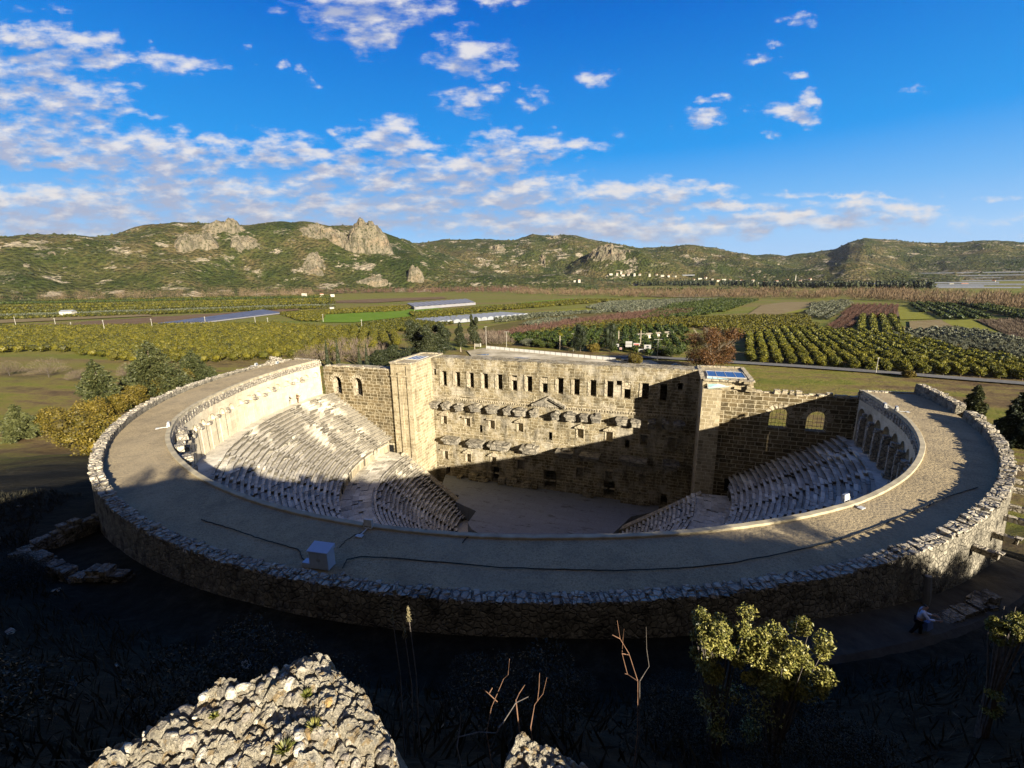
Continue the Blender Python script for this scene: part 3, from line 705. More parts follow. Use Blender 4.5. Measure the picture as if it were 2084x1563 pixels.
for x in np.arange(-22.0, 23, 0.42): mb.box(x, x + 0.2, SY - 0.16, SY + 0.02, -7.55, -7.28)
mb.box(-22.28, 23.28, SY - 0.2, SY + 0.02, -7.26, -7.12)
mb.build('dentil_course', M['trim'], stg)
mb = MB(); mb.box(-22.28, 23.28, SY - 0.12, SY + 0.02, -14.0, -13.85); mb.box(-22.28, 23.28, SY - 0.14, SY + 0.02, -6.78, -6.66)
for x in np.arange(-22, 23, 1.3):
    if random.random() < 0.8: mb.stone((x + 0.6, SY - 0.12, -20.9 - 1.9 * (abs(x) > 99)), (0.5, 0.14, 0.10), 0, 0.2)
mb.build('string_course', M['trim'], stg)
mb = MB()       # central pediment
for s in (-1, 1):
    a = (0.05, -5.95); b = (0.05 + s * 2.9, -7.45)
    for (za, zb_, pr) in ((0, 0.32, 0.75), (0.32, 0.5, 0.95)):
        mb.hexa([(a[0], SY - pr, a[1] + za), (b[0], SY - pr, b[1] + za), (b[0], SY + .02, b[1] + za), (a[0], SY + .02, a[1] + za), (a[0], SY - pr, a[1] + zb_), (b[0], SY - pr, b[1] + zb_), (b[0], SY + .02, b[1] + zb_), (a[0], SY + .02, a[1] + zb_)] if s > 0 else
                [(b[0], SY - pr, b[1] + za), (a[0], SY - pr, a[1] + za), (a[0], SY + .02, a[1] + za), (b[0], SY + .02, b[1] + za), (b[0], SY - pr, b[1] + zb_), (a[0], SY - pr, a[1] + zb_), (a[0], SY + .02, a[1] + zb_), (b[0], SY + .02, b[1] + zb_)])
mb.add([(-2.5, SY - 0.3, -7.4), (2.6, SY - 0.3, -7.4), (0.05, SY - 0.3, -5.9)], [[0, 1, 2]])
mb.build('pediment', M['entab'], stg)
def hood(x, z, tri):
    mb = MB(); w = 0.95
    mb.stone((x, SY - 0.28, z), (w, 0.32, 0.11), 0, 0.12, 0.02)
    if tri:
        p = [(x - w, SY - 0.55, z + .1), (x + w, SY - 0.55, z + .1), (x, SY - 0.55, z + 0.62), (x - w, SY, z + .1), (x + w, SY, z + .1), (x, SY, z + 0.62)]
        mb.add(p, [[0, 1, 2]]); mb.add(p, [[0, 2, 5, 3], [1, 4, 5, 2]])
    mb.box(x - 0.72, x - 0.58, SY - 0.10, SY, z - 1.9, z - 0.12); mb.box(x + 0.58, x + 0.72, SY - 0.10, SY, z - 1.9, z - 0.12)
    mb.build('niche_hood', M['trim'], stg)
for i, h in enumerate(nich): hood((h[0] + h[1]) / 2, -10.55, i in (0, 3, 4, 5))
for i, h in enumerate(nich2[:6]): hood((h[0] + h[1]) / 2, -17.5, i in (1, 2))
for k in range(30):
    x = random.uniform(-21, 22); mb = MB()
    if not any(d[0] - 0.6 < x < d[1] + 0.6 for d in doors): mb.stone((x, SY - 0.55, -22.75 + random.uniform(0.2, 0.9)), (random.uniform(0.5, 1.0), 0.5, random.uniform(0.25, 0.7)), random.uniform(-.15, .15), 0.2, 0.05); mb.build('podium_block', M['skene'], stg)

# towers
def tower(x0, x1, y0, y1, zt, zb, wins_x, side, name='corner_tower'):
    mb = MB()
    xm = mapper('x', x1 if side > 0 else x0, -1 if side > 0 else 1)
    wall_open(mb, xm, y0, y1, zb, zt, wins_x, flip=side < 0)
    o = x0 if side > 0 else x1
    mb.quad((o, y1, zb), (o, y0, zb), (o, y0, zt), (o, y1, zt)) if side > 0 else mb.quad((o, y0, zb), (o, y1, zb), (o, y1, zt), (o, y0, zt))
    mb.quad((x0, y0, zb), (x1, y0, zb), (x1, y0, zt), (x0, y0, zt)); mb.quad((x1, y1, zb), (x0, y1, zb), (x0, y1, zt), (x1, y1, zt))
    mb.quad((x0, y0, zt), (x1, y0, zt), (x1, y1, zt), (x0, y1, zt))
    t = mb.build(name, M['tower'], stg)
    for h in wins_x: reveal(xm, h, 1.1, 'window_opening', M['tower'], t, flip=side < 0, back=True)
    cp = MB()
    for (ax, ay, bx, by) in ((x0, y0, x1, y0), (x1, y0, x1, y1), (x1, y1, x0, y1), (x0, y1, x0, y0)):
        L = math.hypot(bx - ax, by - ay); n = max(2, int(L / 0.9))
        for k in range(n):
            f = (k + .5) / n
            cp.stone((ax + (bx - ax) * f, ay + (by - ay) * f, zt + 0.06), (L / n / 2 - .01, 0.3, 0.12), math.atan2(by - ay, bx - ax), 0.1, 0.03)
    cp.build('tower_coping', M['trim'], t)
    return t
tl = tower(-26.4, -22.3, 3.5, 14.4, 0.12, -25.3, [(4.15, 4.75, -6.2, -4.4), (4.1, 4.85, -12.2, -9.5)], 1)
mb = MB(); mb.box(-24.9, -24.3, 3.2, 3.52, -25, -1.4); mb.box(-26.4, -22.28, 3.3, 3.52, -2.2, -1.9); mb.box(-23.2, -22.26, 3.25, 3.52, -25, -0.2); mb.build('pilaster', M['tower'], tl)
tr = tower(23.3, 29.4, 4.4, 14.4, 0.0, -25.3, [(5.0, 5.6, -6.0, -4.4), (5.2, 5.9, -12.2, -9.8)], -1)
mb = MB(); mb.box(23.28, 25.7, 3.3, 4.42, -25.3, -1.05); mb.build('pilaster', M['tower'], tr)
def solar(x0, x1, y0, y1, z, n, parent):
    mb = MB(); g = 0.09
    for (a, b, c, d) in ((x0, x1, y0, y0 + g), (x0, x1, y1 - g, y1), (x0, x0 + g, y0 + g, y1 - g), (x1 - g, x1, y0 + g, y1 - g)): mb.box(a, b, c, d, z, z + 0.14)
    for k in range(1, n): mb.box(x0 + (x1 - x0) * k / n - 0.03, x0 + (x1 - x0) * k / n + 0.03, y0 + g, y1 - g, z, z + 0.12)
    f = mb.build('skylight_frame', M['frame'], parent)
    for k in range(n):
        mb = MB(); a = x0 + (x1 - x0) * k / n + 0.05; b = x0 + (x1 - x0) * (k + 1) / n - 0.05
        mb.box(a, b, y0 + g, y1 - g, z + 0.02, z + 0.09); mb.build('glass_panel', M['pv'], f)
solar(-25.6, -22.9, 6.9, 10.6, 0.16, 3, tl)
solar(24.0, 28.9, 6.2, 10.4, 0.05, 4, tr)
mb = MB(); mb.add([(24.0, 3.6, -0.95), (26.9, 4.5, -0.7), (26.6, 5.3, 0.1), (23.95, 5.9, 0.2), (24.0, 3.6, -1.02), (26.9, 4.5, -0.77), (26.6, 5.3, 0.03), (23.95, 5.9, 0.13)], [[0, 1, 2, 3], [7, 6, 5, 4], [0, 4, 5, 1], [1, 5, 6, 2], [2, 6, 7, 3], [3, 7, 4, 0]])
mb.build('sloping_glass', M['pvglass'], tr)
mb = MB(); mb.tube([(23.9, 3.55, -0.9), (26.95, 4.45, -0.65)], 0.06); mb.tube([(23.9, 3.55, -0.9), (23.9, 5.95, 0.25)], 0.06)
for k in (1, 2, 3): mb.tube([(24.0 + .72 * k, 3.6 + .225 * k, -0.93 + .06 * k), (23.95 + .66 * k, 5.9 - .15 * k, 0.22 - .025 * k)], 0.035)
mb.build('glass_frame', M['frame'], tr)
mb = MB()
for k in range(22): mb.stone((random.uniform(26.6, 29.3), random.uniform(3.8, 5.8), random.uniform(-1.0, 0.1)), (random.uniform(.3, .6), random.uniform(.25, .5), random.uniform(.14, .26)), random.uniform(-.2, .2), 0.2, 0.08)
mb.build('broken_masonry', M['tower'], tr)

# wing walls between the towers and the auditorium, each with two arched windows
WY = 4.1
for s, x0, x1 in ((-1, -41.6, -26.4), (1, 25.7, 41.6)):
    holes = []
    for (ua, ub, vt, vb) in (((676, 697, 765, 803), (717, 739, 768, 807)) if s < 0 else ((1568, 1603, 829, 874), (1644, 1681, 836, 881))):
        xa, zt = on_y(ua, vt, WY); xb, zb = on_y(ub, vb, WY); holes.append((xa, xb, zb, zt, 'arch'))
    ztop = -1.35
    mp = mapper('y', WY); mb = MB(); wall_open(mb, mp, x0, x1, -25.3, ztop, holes)
    if s < 0: dx = on_y(787, 903, WY); ex = on_y(800, 928, WY)
    mpb = mapper('y', WY + 1.3, -1); wall_open(mb, mpb, x0, x1, -25.3, ztop, holes, flip=True)
    mb.quad((x0, WY, ztop), (x1, WY, ztop), (x1, WY + 1.3, ztop), (x0, WY + 1.3, ztop))
    ww = mb.build('wing_wall', M['wing'], stg)
    for h in holes: 
        reveal(mp, h, 1.3, 'arched_window', M['trim'] if s < 0 else M['wing'], ww)
        mb = MB(); c, hw, w = (h[0] + h[1]) / 2, (h[1] - h[0]) / 2, h[3]
        for t in np.linspace(0.12, math.pi - 0.12, 9):
            mb.hexa([(c + q_ * math.cos(t + dt), WY + yy, w - hw + q_ * math.sin(t + dt)) for yy in (-0.035, 0.1) for q_, dt in ((hw, -0.13), (hw + 0.62, -0.13), (hw + 0.62, 0.13), (hw, 0.13))])
        mb.build('voussoir_arch', M['trim'], ww)
        gm = MB()
        for k in range(1, 5): gm.box(h[0] + (h[1] - h[0]) * k / 5 - .015, h[0] + (h[1] - h[0]) * k / 5 + .015, WY + .8, WY + .83, h[2], h[2] + 1.1 if s < 0 else h[3] - 0.1)
        for zz in (0.55, 1.1): gm.box(h[0], h[1], WY + .79, WY + .82, h[2] + zz - .02, h[2] + zz + .02)
        gm.build('railing', M['darkpole'], ww)
    cp = MB(); x = x0 + .3
    while x < x1 - .3:
        L = random.uniform(0.3, 0.6); rag = 0.10 if s < 0 else 0.16
        cp.stone((x + L, WY + random.uniform(0.25, 1.0), ztop + random.uniform(0.0, rag)), (L, 0.45, random.uniform(0.1, 0.2)), random.uniform(-.1, .1), 0.3, 0.1)
        if s > 0 and 31 < x < 38 and random.random() < 0.7: cp.stone((x + L, WY + 0.6, ztop + 0.35), (L * .8, 0.4, 0.16), random.uniform(-.2, .2), 0.35, 0.12)
        x += 2 * L
    cp.build('wall_coping', M['trim'], ww)
    if s < 0:
        mb = MB(); mb.box(dx[0], ex[0] + 0.3, WY - 0.02, WY + 0.02, ex[1], dx[1]); mb.build('doorway', M['dark_in'], ww)  # flat panel, the darkness of the opening is painted on
        mb = MB(); mb.stone(((dx[0] + ex[0]) / 2 + .15, WY - 0.1, dx[1] + .15), (0.9, .14, .16), 0, .05); mb.build('door_lintel', M['trim'], ww)
    else:
        mb = MB(); mb.box(27.2, 28.5, WY - 0.02, WY + 0.02, -15.8, -13.9); mb.build('doorway', M['dark_in'], ww)  # again a painted dark panel, no real opening behind it

mb = MB(); X0, X1, Y0, Y1, Z0, Z1 = -41.4, -26.6, WY + 1.3, WY + 4, -24, -1.5  # closed box added behind the left arched windows to keep them dark
mb.quad((X0, Y1, Z0), (X1, Y1, Z0), (X1, Y1, Z1), (X0, Y1, Z1)); mb.quad((X0, Y0, Z1), (X1, Y0, Z1), (X1, Y1, Z1), (X0, Y1, Z1)); mb.quad((X0, Y0, -7), (X1, Y0, -7), (X1, Y1, -7), (X0, Y1, -7))
mb.quad((X0, Y0, Z0), (X0, Y1, Z0), (X0, Y1, Z1), (X0, Y0, Z1)); mb.quad((X1, Y0, Z0), (X1, Y1, Z0), (X1, Y1, Z1), (X1, Y0, Z1)); mb.build('added_dark_room', M['skene'], stg)
# stage floor and the small gate beside it
mb = MB()
poly = [(-20.5, 10.2), (-18.1, 3.2), (-14.3, 3.4), (-13.8, 1.1), (-9.2, -0.7), (-9.0, -4.4), (-7.7, -5.8), (-2, -8.6), (6, -7.6), (12, -2), (14.7, 5.3), (18.7, 8.4), (18.7, 10.2)]
n = len(poly)
mb.add([(x, y, -22.75) for x, y in poly], [list(range(n))])
mb.add([(x, y, z) for z in (-25.3, -22.76) for x, y in poly], [[i, (i + 1) % n, n + (i + 1) % n, n + i] for i in range(n)])
fl = mb.build('stage_floor', M['stage'], None); fl.location = T(0, 0); fl.rotation_euler = (0, 0, AL)
tag(fl, 'wide brown stage floor with angled front edge, at the foot of the stage wall', 'stage')
gate = empty('arched_gate', T(-18.9, 2.9, -25.3), AL, 'small stone archway between the lower seats and the stage floor', 'archway')
mb = MB()
for s in (-1, 1): mb.box(s * 0.95 - 0.3, s * 0.95 + 0.3, -0.35, 0.35, 0, 3.0)
mb.build('pier', M['trim'], gate)
mb = MB()
for k in range(9):
    t0, t1 = math.pi * k / 9, math.pi * (k + 1) / 9
    mb.hexa([(r_ * math.cos(t), y, 3.0 + r_ * math.sin(t)) for y in (-0.35, 0.35) for r_, t in ((0.65, t0), (1.25, t0), (1.25, t1), (0.65, t1))])
for s in (-1, 1): mb.stone((s * 1.1, 0, 4.0), (0.3, 0.34, 0.35), 0, 0.15)
mb.stone((0, 0, 4.5), (1.5, 0.4, 0.16), 0, 0.15)
mb.build('arch', M['trim'], gate)
# ------------------------------------------------------------------ ground
_ZP = [0, 15, 90, 165, 180, 195, 210, 225, 240, 255, 270, 287, 300, 310, 322, 330, 340, 350, 360]
_ZV = [-36, -38.8, -39, -39, -37, -31, -25, -20.5, -17.3, -15.6, -14.9, -14.7, -15.0, -15.8, -17, -18.5, -22, -29, -36]
_CX = [-400, -150, -100, -60, -30, -17, -10.5, -4, 0, 3, 9, 13, 17, 22, 28, 33, 45, 70, 110, 400]
_CZ = [-39, -36, -29, -16, -6.5, -3.0, -2.3, -2.0, -1.9, -2.9, -4.5, -3.9, -4.6, -5.0, -5.6, -8.0, -14, -25, -35, -39]
def ground_z(x, y, rough=True):
    x = np.asarray(x, float); y = np.asarray(y, float)
    lx, ly = to_local(x, y)
    r = np.hypot(lx, ly); ph = np.degrees(np.arctan2(ly, lx)) % 360
    s = np.maximum(r - 47.2, 0)
    zf = np.interp(ph, _ZP, _ZV)
    t = np.clip((s - 2) / 55, 0, 1); t = t * t * (3 - 2 * t)
    base = zf + (PLAIN - zf) * t
    yp = np.maximum(y, 0.0); s2 = np.maximum(s - 2.6, 0)
    w = s2 / (s2 + yp + 1e-6)
    crest = np.interp(x, _CX, _CZ) - 0.03 * np.maximum(-y, 0)
    up = zf + (crest - zf) * w
    k = np.clip((y - 70) / 40, 0, 1); k = k * k * (3 - 2 * k)       # beyond the hill only the plain
    m = np.where(s > 0, np.maximum(base, up) * (1 - k) + base * k, zf)
    if rough:
        near = np.clip((m - PLAIN) / 8, 0, 1) * np.clip((s - 2.2) / 4, 0, 1)
        m = m + near * 1.1 * (fbm(x * 0.23, y * 0.23, 3, 5) - 0.5) + np.clip(s / 20, 0, 1) * 0.4 * (fbm(x * 0.06, y * 0.06, 8, 3) - 0.5) * (1 - np.clip((np.hypot(x, y) - 200) / 200, 0, 1))
    m = np.where(r < 45.2, -40.2, m)
    return m
def axis(lo, hi, fine0, fine1, step):
    a = list(np.arange(fine0, fine1 + .1, step)); d = step; x = fine1
    while x < hi: d *= 1.22; x += d; a.append(min(x, hi))
    d = step; x = fine0
    while x > lo: d *= 1.22; x -= d; a.insert(0, max(x, lo))
    return np.array(a)
gx = axis(-9000, 9000, -110, 120, 1.1); gy = axis(-400, 9000, -22, 130, 1.1)
GX, GY = np.meshgrid(gx, gy)
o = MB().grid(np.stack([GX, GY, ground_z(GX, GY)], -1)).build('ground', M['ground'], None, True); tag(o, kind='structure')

def march(u, v, zfun, t0=3.0, t1=9000.0):
    d = px_ray(u, v); t = t0
    while t < t1:
        p = d * t
        if p[2] <= zfun(p[0], p[1]): break
        t *= 1.004
    lo_, hi_ = t / 1.004, t
    for _ in range(12):
        m = (lo_ + hi_) / 2; p = d * m
        if p[2] <= zfun(p[0], p[1]): hi_ = m
        else: lo_ = m
    return d * hi_
def G(u, v):
    p = march(u, v, lambda x, y: float(ground_z(x, y))); return Vector((p[0], p[1], p[2]))
def Pz(u, v, z=PLAIN):
    d = px_ray(u, v); t = z / d[2]; return np.array([d[0] * t, d[1] * t])

# ------------------------------------------------------------------ hills (crest lines seen from the site, each at its own distance)
RID = [  # crest (u, v) points, crest distance, foot distance
 ([(1300, 545), (1400, 518), (1510, 522), (1560, 519), (1600, 521), (1640, 518), (1700, 510), (1730, 496), (1760, 487), (1800, 491), (1850, 495), (1920, 497), (2000, 491), (2084, 495), (2200, 500), (2400, 520), (2700, 540)], 5200, 3300),
 ([(700, 540), (780, 502), (850, 495), (900, 489), (1000, 487), (1050, 488), (1080, 480), (1130, 483), (1170, 480), (1210, 489), (1270, 500), (1300, 505), (1360, 507), (1400, 503), (1450, 507), (1510, 520), (1580, 535), (1680, 555)], 4000, 2500),
 ([(-700, 560), (-300, 520), (0, 489), (75, 486), (130, 490), (200, 490), (260, 478), (290, 468), (350, 459), (415, 464), (455, 458), (500, 463), (560, 456), (620, 456), (680, 464), (740, 468), (800, 486), (850, 503), (900, 520), (960, 540), (1060, 570)], 2650, 1750),
 ([(1080, 572), (1150, 545), (1200, 515), (1240, 500), (1300, 506), (1330, 522), (1400, 533), (1450, 530), (1520, 545), (1600, 549), (1690, 545), (1720, 538), (1760, 535), (1800, 545), (1870, 556), (1960, 562)], 3000, 2500),
 ([(700, 590), (800, 560), (880, 545), (960, 552), (1050, 560), (1130, 558), (1200, 565), (1280, 572)], 2250, 1800)]
def _azel(u, v):
    d = px_ray(u, v); return math.degrees(math.atan2(d[0], d[1])), d[2] / math.hypot(d[0], d[1])
RIDT = [(np.array([_azel(u, v)[0] for u, v in c]), np.array([_azel(u, v)[1] for u, v in c]), rc, rb) for c, rc, rb in RID]
def hill_z(x, y):
    x = np.asarray(x, float); y = np.asarray(y, float)
    az = np.degrees(np.arctan2(x, y)); r = np.hypot(x, y); z = np.full(np.broadcast(x, y).shape, PLAIN - 6.0)
    n1 = fbm(x / 420, y / 420, 31, 5) - 0.5; n2 = fbm(x / 90, y / 90, 77, 4) - 0.5
    for k, (A_, E_, rc, rb) in enumerate(RIDT):
        zc = np.interp(az, A_, E_, left=-0.05, right=-0.05) * rc
        t = np.clip((r - rb + 260 * n1) / (rc - rb), 0, 1.6)
        up = np.where(t < 1, np.sin(np.minimum(t, 1) * math.pi / 2) ** 1.25, 1 - 0.5 * (t - 1) ** 1.2)
        hgt = np.maximum(zc - PLAIN + 6, 0)
        zz = PLAIN - 6 + hgt * up
        zz = zz + np.clip(hgt / 130, 0, 1) * np.where(t > 0, 1, 0) * (n1 * 95 * np.clip(t * 2.2, 0, 1) * np.clip((1.02 - t) * 2.5, 0.0, 1) + n2 * 20)
        z = np.maximum(z, zz)
    return z
AZ = R(1) * np.arange(-60, 60.01, 0.11); RR = np.concatenate([np.arange(1500, 3400, 19.0), np.arange(3400, 6400, 48.0)])
HA, HR = np.meshgrid(AZ, RR); HX, HY = HR * np.sin(HA), HR * np.cos(HA)
HZ = hill_z(HX, HY)
o = MB().grid(np.stack([HX, HY, HZ], -1)).build('hills', M['hills'], None, True); tag(o, kind='structure')
def H(u, v):
    p = march(u, v, lambda x, y: max(float(hill_z(x, y)), PLAIN), 1200, 6300); return Vector(p)

_ico = {}
def ico(sub):
    if sub not in _ico:
        bm = bmesh.new(); bmesh.ops.create_icosphere(bm, subdivisions=sub, radius=1)
        V = np.array([v.co[:] for v in bm.verts]); F = np.array([[l.index for l in f.verts] for f in bm.faces]); bm.free(); _ico[sub] = (V, F)
    return _ico[sub]
def crag_mesh(mb, c, hx, hy, hz, seed, sub=4, rough=0.35, boxy=0.55):
    V, F = ico(sub); V = V.copy()
    # towards a box, then broken by noise in steps
    m = np.abs(V).max(1, keepdims=True); V = V * (1 - boxy) + V / m * boxy
    a = V[:, 0] * 2.3 + seed; b = V[:, 1] * 2.3 + V[:, 2] * 1.9 + seed * 3.1
    n = fbm(a, b, seed, 5) - 0.5
    n2 = np.floor(fbm(V[:, 0] * 5 + seed, V[:, 1] * 5 + V[:, 2] * 1.2, seed + 5, 3) * 6) / 6 - 0.5
    V = V * (1 + rough * n[:, None] * 1.5 + 0.30 * rough * n2[:, None] * 2)
    mb.add(V * np.array([hx, hy, hz]) + np.array(c), F)
OUT = [  # photo centre, width px, height px, label
 (748, 474, 108, 70, 'huge pale cliff crag crowning the hill, tallest rock on the skyline'),
 (655, 462, 92, 30, 'broken grey rock ridge running left from the great crag'),
 (455, 460, 74, 26, 'reddish rounded rock dome on the skyline left of the great crag'),
 (402, 489, 70, 40, 'clustered pale boulders on the hillside below the reddish dome'),
 (500, 503, 60, 16, 'slanting cream rock slab below and right of the reddish dome'),
 (846, 550, 38, 38, 'isolated pinkish rock pinnacle standing low on the wooded slope'),
 (757, 571, 78, 16, 'row of white rocks near the hill foot, left of the pinnacle'),
 (640, 538, 60, 26, 'grey scree rocks on the slope below the rock ridge'),
 (1237, 506, 120, 30, 'broad cracked rock mass on the nearer middle hill'),
 (1105, 530, 28, 20, 'small dark sided cliff left of the broad rock mass'),
 (1128, 482, 36, 9, 'pale flat rock cap on the green ridge behind'),
 (1012, 501, 48, 18, 'grey rock scar on the green ridge right of the great crag'),
 (95, 549, 70, 16, 'warm toned rocks at the far left of the hillside'),
 (235, 492, 34, 14, 'small grey rock patch high on the left slope'),
 (121, 507, 30, 9, 'low grey rock on the shoulder at far left'),
 (1460, 549, 40, 14, 'upright tan rocks above the white village'),
 (1548, 555, 46, 12, 'jagged tan rocks above the village minaret end'),
 (490, 540, 44, 12, 'scattered cream rocks midway down the left hill'),
 (355, 566, 30, 9, 'small pale rocks near the foot of the left hill'),
 (225, 532, 18, 8, 'lone white boulder on the left hillside'),
 (1920, 503, 54, 14, 'bare sandy quarry face on the far right mountain'),
 (1985, 501, 40, 14, 'second bare sandy quarry face nearer the frame edge')]
for i, (u, v, w, h, lab) in enumerate(OUT):
    p = H(u, min(v + h * 0.42, 585)); dist = p.length; sx, sz = w * dist / 900 / 2, h * dist / 900 / 2
    rt = empty('rock_outcrop', p, math.atan2(-p.x, p.y) , lab, 'rock outcrop', 'rock outcrops on the hills')
    mb = MB(); ca, sa = math.cos(rt.rotation_euler[2]), math.sin(rt.rotation_euler[2])
    def patch(cx, cy, ax, ay, amp, seed, thr, cliff=0.0, prof=None):
        """craggy ground pushed up through the hillside; sinks back under it at its ragged edge"""
        nx, ny = int(min(150, max(26, ax / 2.2))), int(min(90, max(22, ay / 3.0)))
        X, Y = np.meshgrid(np.linspace(-1, 1, nx), np.linspace(-1, 1, ny)); lx, ly = cx + X * ax, cy + Y * ay
        wx, wy = p.x + lx * ca - ly * sa, p.y + lx * sa + ly * ca
        rg = 1 - np.abs(2 * fbm(lx / (ax * .55) + seed, ly / (ax * .55) + seed, seed, 6) - 1); st = np.floor(fbm(lx / 22, ly / 30, seed + 3, 3) * 7) / 7
        m = np.clip(1 - (X ** 2 + Y ** 2), 0, 1) ** .6
        r2 = 1 - np.abs(2 * fbm(lx / (ax * .22 + 14) + seed, ly / (ay * .3 + 20) + seed * 2, seed + 4, 4) - 1)
        z = amp * .9 * (1.3 * rg + .9 * r2 + .5 * st + .5 * (fbm(lx / 9, ly / 9, seed + 9, 3) - .5) - 2.0 - thr * .3 - 1.3 * (1 - m))
        if cliff: z = z + cliff * np.clip((1 - np.abs(X) ** 3.0) * np.clip((Y + .55) * 6, 0, 1) * np.clip((1.0 - Y) * 1.2, 0, 1), 0, 1) * ((.40 + .75 * fbm(X * 2.2 + seed, Y * 2, seed + 2, 5) + .35 * st) if prof is None else np.interp(X, *prof) * (.80 + .22 * fbm(X * 5 + seed, Y * 3, seed + 2, 4) + .16 * st))
        mb.grid(np.stack([lx, ly, hill_z(wx, wy) - p.z + z], -1))
    if w > 100 and h > 50:
        patch(.06 * sx, 30, sx * .98, 150, 40, 5, .55, sz * 1.55, ((-1, -.8, -.45, -.2, 0, .3, .55, .8, 1), (.25, .5, .72, 1.0, .98, .84, .62, .4, .1))); patch(-.9 * sx, 40, sx * .4, 120, 32, 9, .5, sz * .4)
    elif 'dome' in lab: patch(0, 40, sx, 90, 24, i + 2, .35, sz * .9)
    elif 'pinnacle' in lab: patch(0, 0, sx * .95, 42, 14, i + 2, .4, sz * 1.15); patch(0, 20, sx * 1.2, 60, 18, i + 3, .5)
    elif 'ridge' in lab: patch(0, 20, sx, 130, 34, i + 2, .45, sz * .75)
    elif 'broad' in lab: patch(0, 30, sx, 150, 46, i + 2, .42, sz * .5)
    elif 'slanting' in lab or 'scree' in lab:
        for k in range(4): f = (k + .5) / 4 * 2 - 1; patch(f * sx * .8, -f * sz * 3.0, sx * .38, max(20, sz * 1.1), max(8, sz * .5), i * 5 + k, .6)
    else:
        for k in range(max(2, int(w / 22))):
            f = (k + .5) / max(2, int(w / 22)) * 2 - 1; patch(f * sx * .8, random.uniform(-1, 1) * sz * 2, sx * random.uniform(.4, .9) * (2 / max(2, int(w / 22))) ** .5, max(22, sz * random.uniform(1.4, 2.6)), max(8, sz * random.uniform(.7, 1.2)), i * 5 + k, .42)
    mb.build('rock', M['cliff'], rt)

# scrub over the hillsides
n = 15000; az = R(1) * rng.uniform(-56, 56, n); r = 1650 + 3300 * rng.random(n) ** 1.5; x, y = r * np.sin(az), r * np.cos(az); z = hill_z(x, y)
ok = (z > PLAIN + 4) & (fbm(x / 160, y / 160, 41, 4) > rng.uniform(.36, .62, n)); x, y, z = x[ok], y[ok], z[ok]; n = len(x)
V8 = np.array([(0, 0, 1), (1, 0, .1), (.3, .95, .2), (-.8, .6, .05), (-.8, -.6, .2), (.3, -.95, .05)]); F8 = np.array([(0, 1, 2), (0, 2, 3), (0, 3, 4), (0, 4, 5), (0, 5, 1)])
sc = rng.uniform(3.5, 9, n) * (r[ok] / 2300) ** .5; jj = rng.uniform(.6, 1.3, (n, 6, 3))
VV = V8[None] * jj * np.stack([sc, sc, sc * .8], -1)[:, None] + np.stack([x, y, z - 1.0], -1)[:, None]
o = MB().add(VV.reshape(-1, 3), (np.arange(n)[:, None, None] * 6 + F8[None]).reshape(-1, 3)).build('hillside_scrub', M['hillscrub']); tag(o, 'dark evergreen scrub dotted over the far hillsides', kind='stuff')
# ------------------------------------------------------------------ fields: thin sheets on the plain
def field(name, px, m, lift=0.06, sub=6):
    c = [Pz(u, v) for u, v in px]; mb = MB(); n = len(c)
    mb.add([(x, y, PLAIN + 0.55 + lift) for x, y in c], [list(range(n))[::-1]])
    o = mb.build(name, m); tag(o, kind='structure'); return o
m_green = soil('spring_crop', (0.14, 0.25, 0.018), (0.20, 0.31, 0.03), 0.15)
m_ygreen = soil('yellowing_grass', (0.24, 0.235, 0.03), (0.31, 0.30, 0.045), 0.2)
m_tan = soil('stubble', (0.26, 0.19, 0.09), (0.33, 0.26, 0.13), 0.2)
m_brown = soil('ploughed_soil', (0.18, 0.115, 0.065), (0.25, 0.17, 0.10), 0.15)
m_olv = soil('dry_meadow', (0.13, 0.115, 0.03), (0.18, 0.145, 0.045), 0.1)
m_orch = soil('orchard_floor', (0.045, 0.05, 0.014), (0.085, 0.08, 0.024), 0.3)
